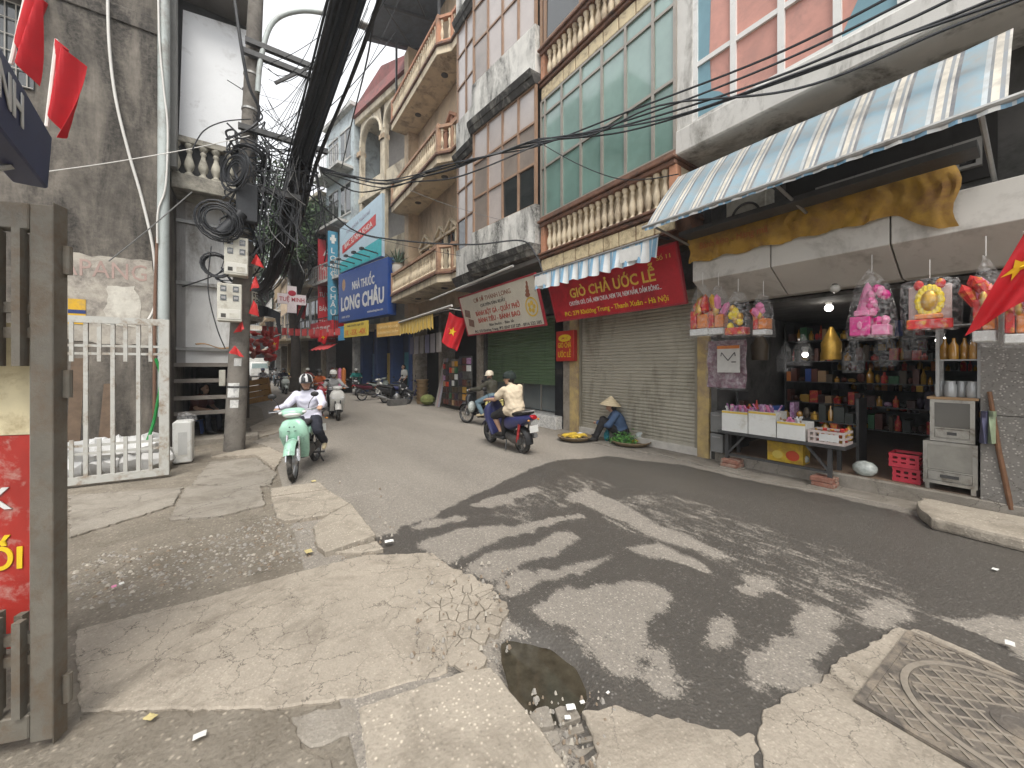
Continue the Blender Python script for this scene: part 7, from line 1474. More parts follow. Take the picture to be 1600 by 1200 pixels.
wrapped('red and gold votive bundle behind the large drooping flag', 1516, 1566, 400, 540, 5.45, 'red', 7, .18); wrapped('red votive bundle at the very edge above the stone pillar', 1562, 1625, 420, 542, 5.4, 'red', 9, .18)
# display bench with foam boxes
BX = 6.12; TZ = .585
bench = thing('display_bench', 'long dark steel display bench propped on bricks before the shop', 'bench', (BX + .2, 2.2, 0))
MB().box(BX - .01, BX + .5, 1.45, 3.02, TZ - .05, TZ).build('top', DSTEEL, bench, bevel=.005)
for y, zb in ((1.62, .15), (2.9, .15)):
    for x, z_ in ((BX + .06, zb), (BX + .44, .19)): MB().bar((x, y, z_), (x, y, TZ - .05), .045, .045).build('leg', DSTEEL, bench)
    MB().bar((BX + .06, y, .22), (BX + .06, y + (.25 if y < 2 else -.25), TZ - .06), .03, .03).build('brace', DSTEEL, bench)
MB().box(BX + .04, BX + .07, 1.62, 2.9, .2, .23).build('lower_rail', DSTEEL, bench)
BRK = mat('red_brick', (.26, .12, .085), .9, .2, 8, .4, 50, dirt=(.35, .28, .22), damt=.4, dscale=6)
for u, lab in ((1141, 'short stack of red bricks under the bench leg by the pillar'), (1286, 'short stack of red bricks under the bench leg near the doorway')):
    y = gx(u, 720, BX).y; t = thing('brick_stack', lab, 'bricks', (BX + .06, y, .012), 0, 'brick stacks under the bench'); bk_ = MB().box(-.055, .055, -.12, .12, 0, .055).mesh('brick', BRK, bevel=.006)
    for i in range(2):
        for j in range(2): inst(bk_, 'brick', t, TR(BX + .0 + j * .122, y + random.uniform(-.008, .008), .035 + i * .06, random.uniform(-.04, .04)))
    MB().box(BX - .1, BX + .2, y - .15, y + .14, .012, .034).build('mortar_base', CON2, t)
def foam_box(label, u0, u1, v0, v1, dep, lid=None):
    y0, y1, z0, z1 = rect(u0, u1, v0, v1, BX); t = thing('foam_box', label, 'foam box', (BX + dep / 2, (y0 + y1) / 2, TZ), 0, 'white foam boxes on the bench'); h = z1 - z0; z0 = TZ; z1 = TZ + h; w = .028; x0 = BX
    g = MB(); g.box(x0, x0 + w, y0, y1, z0, z1).box(x0 + dep - w, x0 + dep, y0, y1, z0, z1).box(x0 + w, x0 + dep - w, y0, y0 + w, z0, z1).box(x0 + w, x0 + dep - w, y1 - w, y1, z0, z1); g.build('wall', FOAM, t); MB().box(x0 + w, x0 + dep - w, y0 + w, y1 - w, z0, z0 + .03).build('base', FOAM, t)
    MB().box(x0 - .003, x0 + .006, y0, y1, z1 - .035, z1 - .004).build('tape_band', mat('yellow_tape', (.6, .42, .08), .5), t)
    return t, y0, y1, z1
def stick_pack(label, y, x, z, n, m, seed):
    t = thing('incense_packs', label, 'votive packets', (x, y, z), 0, 'packets in the foam boxes'); rnd = random.Random(seed)
    for k in range(n): p = Vector((x + rnd.uniform(-.1, .1), y + rnd.uniform(-.15, .15), z)); q = p + Vector((rnd.uniform(-.08, .02), rnd.uniform(-.1, .1), rnd.uniform(.12, .2))); MB().bar(p, q, .045, .02).build('packet', rnd.choice(m), t, bevel=.004)
    return t
t, a, b, z = foam_box('white foam box full of lilac packets at the pillar end of the bench', 1128, 1168, 640, 672, .32); stick_pack('lilac and white packets standing in the first foam box', (a + b) / 2, BX + .16, z - .1, 22, [PURP, WHC, PURP, PINKL], 1)
t, a, b, z = foam_box('larger white foam box with lilac packets, second on the bench', 1169.5, 1212, 641, 678, .4); stick_pack('lilac packets heaped in the second foam box', (a + b) / 2, BX + .16, z - .1, 24, [PURP, WHC, PURP, PINKL], 2)
t, a, b, z = foam_box('low dirty white foam box, third on the bench', 1214, 1258, 659, 686, .34); stick_pack('pink and white packs in the third foam box', (a + b) / 2, BX + .18, z - .12, 12, [PINKL, WHC, CARD], 3)
pc = thing('plastic_crate', 'pale plastic crate with slotted sides at the doorway end of the bench', 'crate', (BX + .2, 1.65, TZ)); PCM = mat('pale_pink_plastic', (.5, .43, .4), .5, .1, 8); y0, y1, z0, z1 = rect(1262, 1320, 670, 694, BX); h = .17
for za, zb in ((.0, .03), (.07, .095), (.14, .17)):
    g = MB(); g.box(BX, BX + .015, y0, y1, TZ + za, TZ + zb).box(BX + .33, BX + .345, y0, y1, TZ + za, TZ + zb).box(BX + .015, BX + .33, y0, y0 + .015, TZ + za, TZ + zb).box(BX + .015, BX + .33, y1 - .015, y1, TZ + za, TZ + zb); g.build('slat_ring', PCM, pc)
for y in np.linspace(y0 + .012, y1 - .012, 7): MB().box(BX + .002, BX + .013, y - .012, y + .012, TZ + .03, TZ + .14).build('upright', PCM, pc)
MB().box(BX + .016, BX + .32, y0 + .02, y1 - .02, TZ + .003, TZ + .012).build('bottom', PCM, pc); MB().box(BX - .003, BX + .0, y0 + .06, y0 + .26, TZ + .04, TZ + .13).build('paper_label', WHC, pc)
stick_pack('jars and packets packed inside the pale crate', (y0 + y1) / 2, BX + .17, TZ + .02, 14, [WHC, GOLDP, REDPA], 4)
y0, y1, z0, z1 = rect(1200, 1256, 685, 716, 6.45); yc = thing('carton', 'yellow fruit print carton stored under the bench', 'carton', (6.5, (y0 + y1) / 2, .18)); MB().box(6.42, 6.7, y0, y1, .185, .185 + z1 - z0).build('box', mat('yellow_carton', (.55, .36, .03), .6, .25, 9, dirt=(.35, .2, .04), damt=.4, dscale=7), yc, bevel=.005); MB().ball((6.42, lerp(y1, y0, .72), .3), (.006, .085, .075), 12).build('fruit_print', mat('fruit_red', (.5, .06, .02), .5), yc); MB().ball((6.42, lerp(y1, y0, .3), .29), (.006, .07, .06), 12).build('fruit_print', mat('fruit_yellow', (.65, .5, .1), .5), yc)
for k, (x, y, s) in enumerate(((6.5, 1.35, .1), (6.55, 2.05, .08))): tag(MB().ball((x, y, .18 + s), (s, s * 1.3, s), 10).build('plastic_bag', plasticfilm('milky_plastic', (.75, .8, .76), .3), smooth=60), ('clear plastic bag slumped beside the bench end', 'clear plastic bag tucked behind the yellow carton')[k], 'plastic bag')
# left door side: steel locker, garment print, hanging purple set
lk_ = thing('steel_locker', 'narrow grey steel cabinet at the pillar beside the bench', 'cabinet', (6.3, 3.1, .18))
y0, y1 = 2.98, 3.18
for a, b in ((.2, .5), (.52, .85)): MB().box(6.2, 6.5, y0, y1, a, b).build('drawer', mat('grey_steel_panel', (.2, .2, .195), .45, .12, 6, metal=.4), lk_, bevel=.01); MB().box(6.185, 6.2, y0 + .04, y1 - .04, b - .06, b - .04).build('handle', STEEL, lk_)
gp_ = thing('garment_pack', 'purple garment in clear wrap hanging by the doorway', 'garment', (6.38, 3.0, 1.2)); y0, y1, z0, z1 = rect(1106, 1166, 532, 606, 6.36)
MB().sheet(lambda u, v: (6.36 + .02 * math.sin(u * 9) + .02 * math.sin(v * 11), lerp(y1, y0, u), lerp(z1, z0, v)), 14, 14).build('garment', mat('purple_satin', (.16, .07, .1), .4, .4, 7, dirt=(.4, .34, .36), damt=.5, dscale=8), gp_, smooth=60, solid=.01); MB().sheet(lambda u, v: (6.32 + .015 * noise.noise(Vector((u * 8, v * 8, 3))), lerp(y1 + .02, y0 - .02, u), lerp(z1 + .03, z0 - .03, v)), 12, 12).build('plastic_wrap', FILM, gp_, smooth=40)
sp2 = thing('shirt_print', 'white card printed with a dark shirt collar and an orange header', 'printed card', (6.28, 2.95, 1.5)); y0, y1, z0, z1 = rect(1121, 1156, 540, 582, 6.28)
MB().box(6.27, 6.29, y0, y1, z0, z1).build('card', mat('card_white', (.6, .59, .56), .6), sp2); MB().box(6.267, 6.2695, y0, y1, z1 - .05, z1).build('header', ORP, sp2); cy = (y0 + y1) / 2
for s in (-1, 1):
    MB().bar((6.266, cy + s * .1, z1 - .11), (6.266, cy, z1 - .24), .004, .012).build('collar_line', DKT, sp2); MB().bar((6.266, cy + s * .1, z1 - .11), (6.266, cy + s * .11, z1 - .17), .004, .01).build('collar_line', DKT, sp2)
MB().box(6.267, 6.2695, cy - .006, cy + .006, z0 + .03, z1 - .24).build('button_line', mat('card_white', (.6, .59, .56), .6), sp2); MB().box(6.2665, 6.2695, cy - .12, cy - .05, z0 + .16, z0 + .175).build('small_print', DKT, sp2)
# right door side: stainless cabinets
def steel_cab(label, y0, y1, x0, x1, z0, z1, glass=True, legs=True):
    t = thing('steel_cabinet', label, 'cabinet', ((x0 + x1) / 2, (y0 + y1) / 2, z0)); zl = z0 + (.07 if legs else 0)
    MB().box(x0 + .02, x1, y0, y1, zl, z1).build('body', STAIN, t, bevel=.008)
    fr = .035; g = MB(); g.box(x0 - .005, x0 + .019, y0, y0 + fr, zl, z1).box(x0 - .005, x0 + .019, y1 - fr, y1, zl, z1).box(x0 - .0045, x0 + .0185, y0 + fr, y1 - fr, z1 - fr, z1).box(x0 - .0045, x0 + .0185, y0 + fr, y1 - fr, zl, zl + fr); g.build('front_frame', STAIN, t)
    zd = zl + (z1 - zl) * .3; MB().box(x0 - .002, x0 + .0185, y0 + fr, y1 - fr, zl + fr + .01, zd).build('drawer', STAIN, t, bevel=.004); MB().box(x0 - .012, x0 - .002, y0 + .13, y1 - .13, lerp(zl + fr, zd, .4), lerp(zl + fr, zd, .7)).build('handle', DSTEEL, t)
    MB().box(x0 + .004, x0 + .0185, y0 + fr, y1 - fr, zd + .02, z1 - fr).build('door_pane', glassmat('smoky_pane', (.09, .09, .085), .12) if glass else mat('brushed_panel', (.3, .29, .26), .35, .2, 4, metal=.6), t); MB().box(x0 - .003, x0 + .0185, y0 + fr, y1 - fr, zd + .002, zd + .018).build('divider', STAIN, t)
    if legs:
        for y in (y0 + .03, y1 - .03):
            for x in (x0 + .03, x1 - .03): MB().box(x - .018, x + .018, y - .018, y + .018, z0, zl).build('leg', STAIN, t)
    return t
steel_cab('lower stainless steel cabinet on the step by the stone pillar', .43, .83, 6.42, 6.85, .19, .74, False); steel_cab('upper stainless cabinet with glass door stacked on the lower one', .45, .78, 6.45, 6.83, .745, 1.22, True, False)
tag(MB().box(6.4, 6.85, .42, .8, 1.222, 1.25).build('cardboard_sheet', CARD, bevel=.004), 'flattened brown cardboard on top of the stainless cabinets', 'cardboard')
sh = thing('bottle_shelf', 'narrow steel shelf of amber bottles above the stainless cabinets', 'shelf', (6.6, .58, 1.25))
for y in (.42, .72):
    for x in (6.45, 6.75): MB().box(x - .015, x + .015, y - .015, y + .015, 1.252, 2.1).build('post', STEEL, sh)
for z in (1.66, 2.05): MB().box(6.44, 6.76, .43, .71, z, z + .015).build('shelf_board', STEEL, sh)
bot = MB().lathe([(.036, 0), (.038, .02), (.038, .15), (.015, .2), (.013, .24), (.0, .242)], 12).mesh('bottle', OILB, smooth=40); jar = MB().lathe([(.045, 0), (.05, .02), (.05, .13), (.04, .15), (.042, .18), (0, .182)], 12).mesh('jar', glassmat('clear_jar', (.35, .36, .36), .1), smooth=40)
for k in range(4): tag(inst(bot, 'bottle', None, TR(6.5 + .07 * (k % 2), .46 + k * .073, 1.676)), ('amber bottle at the pillar end of the shelf', 'second amber bottle from the pillar', 'third amber bottle from the pillar', 'amber bottle at the doorway end of the shelf')[k], 'bottle', 'amber bottles on the shelf')
for k in range(4): tag(inst(jar, 'glass_jar', None, TR(6.5 + .07 * (k % 2), .47 + k * .08, 1.252)), ('clear jar at the pillar end on the cardboard', 'second clear jar from the pillar on the cardboard', 'third clear jar from the pillar on the cardboard', 'clear jar at the doorway end on the cardboard')[k], 'jar', 'clear jars on the cardboard')
def bottle_crate(label, y0, y1, x0, x1, z0, z1):
    t = thing('bottle_crate', label, 'crate', ((x0 + x1) / 2, (y0 + y1) / 2, z0), 0, 'red bottle crates in the doorway'); m = mat('red_crate_plastic', (.42, .03, .05), .45, .12, 8)
    for za, zb in ((0, .3), (.42, .6), (.8, 1)):
        a, b = lerp(z0, z1, za), lerp(z0, z1, zb); g = MB(); g.box(x0, x0 + .012, y0, y1, a, b).box(x1 - .012, x1, y0, y1, a, b).box(x0 + .012, x1 - .012, y0, y0 + .012, a, b).box(x0 + .012, x1 - .012, y1 - .012, y1, a, b); g.build('slat_ring', m, t)
    for y in np.linspace(y0 + .02, y1 - .02, 4): MB().box(x0 + .001, x0 + .011, y - .015, y + .015, z0, z1).build('upright', m, t)
    MB().box(x0 + .013, x1 - .013, y0 + .013, y1 - .013, z0 + .002, z0 + .01).build('bottom', m, t)
bottle_crate('red plastic crate standing on the shop floor behind the cabinets', .86, 1.1, 6.5, 6.8, .19, .36); bottle_crate('red plastic crate stacked on top of the other crate', .87, 1.13, 6.49, 6.81, .365, .53)
stk = thing('wooden_stick', 'long brown wooden stick leaning on the stone pillar', 'stick', gz(1580, 798, .13)); a_, b_ = gz(1580, 796, .13), gx(1546, 612, 6.36); MB().tube([a_, a_.lerp(b_, .5) + Vector((0, .01, 0)), b_], [.022, .02, .017], 8).build('shaft', mat('brown_wood', (.17, .085, .045), .7, .2, 9), stk)
for k, (u, col, lab) in enumerate(((1537, (.1, .1, .17), 'dark folded bags hanging beside the stainless cabinet'), (1548, (.28, .34, .22), 'pale green plastic bags hanging beside the wooden stick'))):
    y0, y1, z0, z1 = rect(u - 5, u + 8, 642, 692, 6.38); tag(MB().sheet(lambda a, b: (6.36 + .03 * math.sin(a * 8 + b), lerp(y1, y0, a * (.5 + .5 * b) + .25 * (1 - b)), lerp(z1, z0, b)), 8, 8).build('hanging_bag', mat('bag_%d' % k, col, .5, .3, 9), smooth=60, solid=.02), lab, 'bag')
# dim stock inside the shop
rr = random.Random(21); DKC = [mat('gloom_pack_%d' % k, c, .5) for k, c in enumerate(((.05, .02, .015), (.07, .05, .03), (.03, .035, .03), (.1, .03, .02), (.04, .03, .05)))]; COLS = DKC * 4 + [REDPA, GOLDP, GOLDP, REDPA, CARD, PURP, ORP, CARD, mat('deep_green_pack', (.03, .12, .05), .5), mat('blue_pack', (.03, .07, .25), .5), OILB]  # near-black packet colours put the shop's gloom into the goods
def stock_shelf(label, x, y0, y1, zs, dep, n, seed):
    t = thing('stock_shelf', label, 'shelf', (x, (y0 + y1) / 2, .19)); rnd = random.Random(seed)
    for y in (y0, y1): MB().box(x, x + dep, y - .015, y + .015, .19, zs[-1] + .35).build('side', DSTEEL, t)
    for z in zs:
        MB().box(x, x + dep, y0, y1, z - .02, z).build('shelf_board', DSTEEL, t); y = y0 + .05
        while y < y1 - .06:
            w = rnd.uniform(.05, .14); h = rnd.uniform(.1, .28); k = rnd.random()
            if k < .45: MB().box(x + .03, x + .03 + rnd.uniform(.08, dep - .05), y, y + w * .92, z, z + h).build('packet', rnd.choice(COLS), t)
            elif k < .75: MB().lathe([(w * .4, 0), (w * .42, h * .6), (w * .15, h * .8), (w * .14, h)], 8, TR(x + .1, y + w / 2, z)).build('bottle', rnd.choice([OILB, GOLDP, REDPA]), t, smooth=40)
            else: MB().ball((x + .12, y + w / 2, z + h * .35), (w * .5, w * .5, h * .35), 8).build('wrapped_piece', rnd.choice(COLS), t, smooth=40)
            y += w
    return t
stock_shelf('stock shelf crowded with packets deep behind the bench', 8.9, 1.0, 3.05, [.5, .9, 1.3, 1.7, 2.1], .4, 10, 3); stock_shelf('stock shelf along the back of the dark shop', 11.6, -.9, 3.0, [.6, 1.05, 1.5, 1.95], .45, 10, 4)
stock_shelf('low goods rack just inside the doorway behind the bench', 6.85, 1.5, 3.05, [.55, .8], .4, 10, 6)
for k in range(7):
    y = 1.0 + k * .3; tag(MB(TR(7.1 + .2 * (k % 2), y, 1.95 - .1 * (k % 3))).loft([((0, 0, -.25), (.12, 0, 0), (0, .12, 0), 2), ((0, 0, 0), (.13, 0, 0), (0, .13, 0), 2), ((0, 0, .25), (.02, 0, 0), (0, .02, 0), 2)], 12).build('hanging_bundle', (FILM, FILM, FILM, GOLDP, FILM, FILM, DKC[1])[k], smooth=40), 'wrapped bundle hanging from the shop ceiling, %s in from the yellow pillar' % ('seventh', 'sixth', 'fifth', 'fourth', 'third', 'second', 'first')[k], 'bundle', 'bundles hanging inside the shop')
def bulb(label, p, r, lit, power=0):
    t = thing('ceiling_bulb', label, 'lamp', p); MB(TR(*p)).lathe([(.05, .12), (.06, .09), (.04, .04), (.025, 0)], 12).build('holder', WPIPE if lit else DGREY, t, smooth=40)
    MB().ball(Vector(p) - Vector((0, 0, r * .6)), (r, r, r), 14).build('glass_bulb', mat('lit_bulb', (1, .96, .9), .3, 0, emit=9) if lit else mat('unlit_bulb', (.55, .54, .5), .2), t, smooth=60)
    if power: l = bpy.data.lights.new('bulb_light', 'POINT'); l.energy = power; l.shadow_soft_size = r; l.color = (1, .93, .82); lo_ = bpy.data.objects.new('bulb_light', l); COL.objects.link(lo_); lo_.parent = t; lo_.location = (0, 0, -.16)
p = gx(1295, 478, 7.0); bulb('lit white bulb hanging inside the shop behind the canopy', p, .05, True, .7); p = gx(1305, 447, 6.2); bulb('unlit round bulb under the canopy soffit', p, .055, False); p = gx(1258, 552, 8.4); bulb('small lit lamp deep in the shop', p, .045, True, .2); p = gx(1470, 528, 9.0); bulb('lit lamp at the back of the shop near the bottle shelf', p, .06, True, .2)
# ------------------------------------------------------------------ vendor's baskets
WICK = mat('dark_bamboo', (.2, .15, .09), .8, .25, 25, .4, 90)
def basket(label, c, r):
    t = thing('basket', label, 'basket', c, 0, 'round bamboo trays of the vendor'); M = WM[t]
    MB(M).lathe([(.02, .01), (r * .8, .012), (r, .07), (r * 1.02, .085), (r * .97, .085), (r * .78, .028), (.02, .026)], 28, cap=False).build('tray', WICK, t, smooth=40)
    MB(M).tube([(r * math.cos(k * .2618), r * math.sin(k * .2618), .085) for k in range(25)], .012, 6, False).build('rim', WICK, t, smooth=40); return t
def banana(M, L, m):
    return MB(M).tube([(0, L * (i / 6 - .5), -.25 * L * (i / 6 - .5) ** 2 * 4 * .35) for i in range(7)], [.006, .016, .02, .021, .02, .015, .005], 7).build('banana', m, None, smooth=50)
BAN = mat('ripe_banana', (.65, .45, .05), .5, .12, 14, dirt=(.3, .18, .03), damt=.25, dscale=16); HERB = mat('herb_green', (.05, .16, .03), .6, .35, 12)
c1 = gz(898, 688); c2 = gz(986, 696); bk1 = basket('bamboo tray of yellow fruit on the vendor\'s far side', (c1.x, c1.y, .012), .36); bk2 = basket('bamboo tray of green herbs and bananas on the vendor\'s near side', (c2.x, c2.y, .012), .38)
def hand(label, c, n, seed, m=BAN, L=.15):
    t = thing('banana_hand', label, 'bananas', c, 0, 'bananas on the trays'); rnd = random.Random(seed)
    for k in range(n):
        a = -.9 + 1.8 * k / max(1, n - 1); M = WM[t] @ TR(.02 * k - .01 * n, .05 * math.cos(a), .03 + .012 * (k % 2), rnd.uniform(-.2, .2) + a * .5, rnd.uniform(-.3, .1)); o = MB(M).tube([(0, L * (i / 6 - .5), .02 - .3 * L * (i / 6 - .5) ** 2 * 2) for i in range(7)], [.006, .015, .019, .02, .019, .014, .005], 7).build('banana', m, t, smooth=50)
for k, (dx, dy, lab) in enumerate(((-.12, .1, 'bunch of ripe bananas at the back of the far tray'), (.1, .12, 'second bunch of bananas at the back of the far tray'), (-.1, -.12, 'bunch of bananas at the front of the far tray'), (.13, -.08, 'bunch of bananas nearest the vendor on the far tray'))): hand(lab, (c1.x + dx, c1.y + dy, .06), 9, k, L=.2)
hand('bunch of yellow bananas beside the herbs on the near tray', (c2.x + .05, c2.y - .02, .045), 7, 9, L=.19); hand('bunch of bananas at the back of the near tray', (c2.x + .12, c2.y + .14, .05), 6, 10, L=.18)
hb_ = thing('herb_pile', 'pile of fresh green herbs on the near bamboo tray', 'herbs', (c2.x - .15, c2.y + .12, .04)); rnd = random.Random(5)
for mi in range(3):
    g = MB()
    for k in range(420):
        p = Vector((c2.x - .1 + rnd.gauss(0, .1), c2.y + .12 + rnd.gauss(0, .11), .06 + abs(rnd.gauss(0, .065)))); d = Vector((rnd.gauss(0, 1), rnd.gauss(0, 1), abs(rnd.gauss(.2, .6)))).normalized(); b = d.orthogonal().normalized(); s = rnd.uniform(.02, .04); g.add([p - d * s, p + b * s * .4, p + d * s, p - b * s * .4], [(0, 1, 2, 3)])
    g.build('leaves', (HERB, mat('herb_light', (.1, .26, .05), .6, .3, 10), mat('herb_dark', (.025, .08, .02), .6, .3, 10))[mi], hb_)['kind'] = 'stuff'
def crinkle(label, c, r, h, m, seed, name='plastic_bag', cat='plastic bag', group=None):
    g = MB(); g.ball((0, 0, h * .45), (r, r, h * .5), 14); g.v = [v * (1 + .5 * noise.noise(v * 9 + Vector((seed, 3, 1)))) for v in g.v]; g.v = [Vector((v.x + c[0], v.y + c[1], max(0, v.z) + c[2])) for v in g.v]; return tag(g.build(name, m, smooth=30), label, cat, group)
crinkle('white plastic wrap rising from the near tray', (c2.x + .25, c2.y - .02, .05), .07, .22, plasticfilm('milky_plastic', (.75, .8, .76), .3), 3); crinkle('white paper wrap at the back of the near tray', (c2.x + .02, c2.y + .24, .05), .1, .13, WHC, 5); crinkle('white wrap on the far tray', (c1.x + .2, c1.y + .02, .05), .07, .1, WHC, 6); crinkle('teal plastic bag between the vendor\'s feet', (vp.x + .0, vp.y + .12, .012), .06, .25, mat('teal_bag', (.03, .2, .25), .45, .2, 9), 7)
# ------------------------------------------------------------------ toy shop front of house D and street clutter
def panel(label, s0, s1, o, z0, z1, m, M=HM, name='display_board', cat='display board', tilt=0, group='display boards of the toy shop'):
    t = thing(name, label, cat, M @ Vector(((s0 + s1) / 2, o, z0)), 0, group); MB(M).box(s0, s1, o - .03, o, z0, z1).build('panel', m, t); return t
def prints(t, M, s0, s1, o, z0, z1, nx, nz, seed):
    rnd = random.Random(seed); ds, dz = (s1 - s0) / nx, (z1 - z0) / nz
    for i in range(nx):
        for j in range(nz): MB(M).box(s0 + ds * (i + .1), s0 + ds * (i + .9), o, o + .05, z0 + dz * (j + .1), z0 + dz * (j + .9)).build('boxed_toy', rnd.choice(COLS + [WHC, DGREY, WHC]), t)
for k, (s0, s1, lab) in enumerate(((11.1, 12.0, 'board of boxed toys nearest the bakery sign'), (12.1, 12.75, 'board of small toys beneath the star flag'), (12.85, 13.3, 'narrow board of boxed toys next to the tall plank'))):
    t = panel(lab, s0, s1, .35, .15, 1.95 - .1 * k, DGREY); prints(t, HM, s0, s1, .35, .15, 1.9 - .1 * k, 3 - (k > 1), 7, k)
for k in range(3): tag(MB(HM).bar((13.45 + k * .13, .5, .02), (13.5 + k * .13, .1, 1.9), .1, .03).build('plank', mat('pale_plank_%d' % k, ((.3, .3, .34), (.36, .25, .25), (.34, .33, .3))[k], .7)), ('grey plank leaning by the toy shop door', 'pinkish plank leaning by the toy shop door', 'pale plank leaning by the toy shop door')[k], 'plank')
for k in range(6):
    c = HM @ Vector((15.0, .55, .03 + k * .17)); t = thing('wicker_basket', 'wicker basket in the tall stack, %s from the bottom' % ('first', 'second', 'third', 'fourth', 'fifth', 'sixth')[k], 'basket', c, 0, 'stack of wicker baskets'); MB(WM[t]).lathe([(.2, 0), (.26, .15), (.27, .16), (.24, .155), (.18, .02)], 16, cap=False).build('shell', mat('tan_wicker', (.32, .22, .12), .8, .25, 20), t, smooth=40)
tag(MB().ball(HM @ Vector((14.3, .6, .25)), (.3, .35, .22), 10).build('broom_heap', mat('broom_green', (.16, .18, .06), .8, .4, 12)), 'greenish heap of brooms on the pavement by the baskets', 'brooms')
for k in range(6): tag(MB(HM).sheet(lambda u, v: (12.3 + k * .55 + .38 * u, .9 + .05 * math.sin(u * 9), 2.8 - .7 * v), 6, 4).build('hanging_garment', mat('garment_%d' % (k % 3), ((.2, .18, .17), (.25, .23, .24), (.15, .14, .2))[k % 3], .85), smooth=60, solid=.01), 'dull garment hanging under the yellow awning, %s from the flag' % ('first', 'second', 'third', 'fourth', 'fifth', 'sixth')[k], 'garment', 'garments under the yellow awning')
kt = thing('kettle', 'dull metal kettle on a low block by the parked scooter', 'kettle', (4.9, 15.2, .25)); MB(WM[kt]).lathe([(.1, 0), (.14, .06), (.13, .16), (.05, .21), (.02, .25), (0, .26)], 14).build('body', ALUM, kt, smooth=40); MB(WM[kt]).box(-.35, .35, -.2, .2, -.25, 0).build('block', DGREY, kt)
for k, (u, v, hd, col, lab) in enumerate(((541, 612, (.8, .5), BLKPA, 'black scooter parked by the red shop'), (528, 608, (.75, .6), REDP, 'red scooter parked farther along the red shop'), (584, 621, (.7, .5), SILP, 'silver motorbike parked between the two by the pharmacy'), (618, 628, (.75, -.5), NAVP, 'dark blue motorbike parked at the toy shop'))): bike(lab, gz(u, v), hd, col, 'scooter' if k < 2 else 'underbone', 'scooter' if k < 2 else 'motorbike', lean=-.08)
# pharmacy front panels
for k, (s, m, lab) in enumerate(((1.0, mat('poster_teal', (.05, .2, .25), .5), 'teal poster panel in the pharmacy front'), (2.7, mat('poster_yellow', (.5, .36, .1), .5), 'yellow poster panel in the pharmacy front'), (4.3, mat('poster_blue', (.1, .18, .3), .5), 'pale blue poster panel in the pharmacy front'))): panel(lab, s - .35, s + .35, -.4, .4, 2.3, m, HB, 'poster_panel', 'poster', group='poster panels of the pharmacy')
tag(MB(HB).sheet(lambda u, v: (6.2 + 2.6 * u, 1.5 - .6 * v, 2.9 - .35 * (1 - v) + .03 * math.sin(u * 30)), 30, 4).build('awning', mat('red_canvas', (.45, .05, .05), .7), smooth=60, solid=.01), 'small red canvas awning over the red shop door', 'awning')
for k in range(5): tag(MB(HB @ TR(6.3 + k * .5, .5, 0)).loft([((0, 0, .3), (.2, 0, 0), (0, .12, 0), 2.5), ((0, 0, .9), (.16, 0, 0), (0, .1, 0), 2.5), ((0, 0, 1.35), (.2, 0, 0), (0, .1, 0), 2.5), ((0, 0, 1.5), (.05, 0, 0), (0, .05, 0), 2)], 12).build('dress_form', (ORP, PINKL, CARD, REDPA, GREYC)[k], smooth=40), ('orange', 'pink', 'tan', 'red', 'grey')[k] + ' clothes on a dress form before the red shop', 'dress form', 'dress forms of the red shop')
# agave pot on the balcony
ag = thing('potted_agave', 'spiky agave in a pale pot on the lowest balcony corner', 'plant', HM @ Vector((17.1, .9, 5.75))); MB(WM[ag]).lathe([(.2, .0), (.26, .2), (.24, .42), (.28, .45), (.22, .44)], 14, TR(0, 0, .08)).build('pot', mat('pale_pot', (.5, .48, .44), .7), ag, smooth=40)
for k in range(26):
    a = k * 2.4; e = rad(25 + 55 * (k / 26)); d = Vector((math.cos(a) * math.cos(e), math.sin(a) * math.cos(e), math.sin(e))); p = Vector((0, 0, .5)); sd = d.cross(Vector((0, 0, 1))).normalized() * .035; MB(WM[ag]).add([p - sd, p + sd, p + d * .45 + sd * .9, p + d * .8, p + d * .45 - sd * .9], [(0, 1, 2, 4), (4, 2, 3)]).build('leaf', mat('agave_green', (.1, .16, .11), .6, .2, 6), ag)
# ------------------------------------------------------------------ clutter on the left
for k in range(7):
    u = (128, 162, 198, 236, 148, 186, 222)[k]; p = gy(u, 700, 7.95); crinkle('white crumpled foam sacking behind the low gate, %s along' % ('first', 'second', 'third', 'fourth', 'fifth, raised', 'sixth, raised', 'last, raised')[k], (p.x, p.y, .0 if k < 4 else .2), .27, .36, mat('white_sacking', (.66, .66, .65), .7, .06, 5), k + 20, 'white_sack', 'sack', 'white sacks behind the low gate')
y = 8.1; a, b = gy(269, 715, y), gy(300, 658, y); fb = thing('foam_box', 'upright white foam box beside the end of the low gate', 'foam box', ((a.x + b.x) / 2, y, .0)); MB().box(a.x, b.x, y, y + .35, .012, b.z).build('shell', FOAM, fb, bevel=.02); MB().box(a.x + .07, b.x - .06, y - .004, y + .0, .15, b.z * .75).build('recess_shade_panel', mat('foam_shade', (.5, .5, .48), .8), fb)  # flat greyer panel; the shade of a hollow is put into its colour
crinkle('clear plastic sheet over the upright foam box', (b.x - .08, y + .15, b.z - .06), .13, .2, FILM, 31)
tag(MB().tube(spline([gy(243, 560, 8), gy(252, 590, 8), gy(246, 630, 7.9), (gy(240, 660, 7.9)), gy(230, 690, 7.8)], 6), .022, 7).build('hose', mat('green_hose', (.02, .26, .06), .4), smooth=60), 'bright green hose hanging behind the low gate', 'hose')
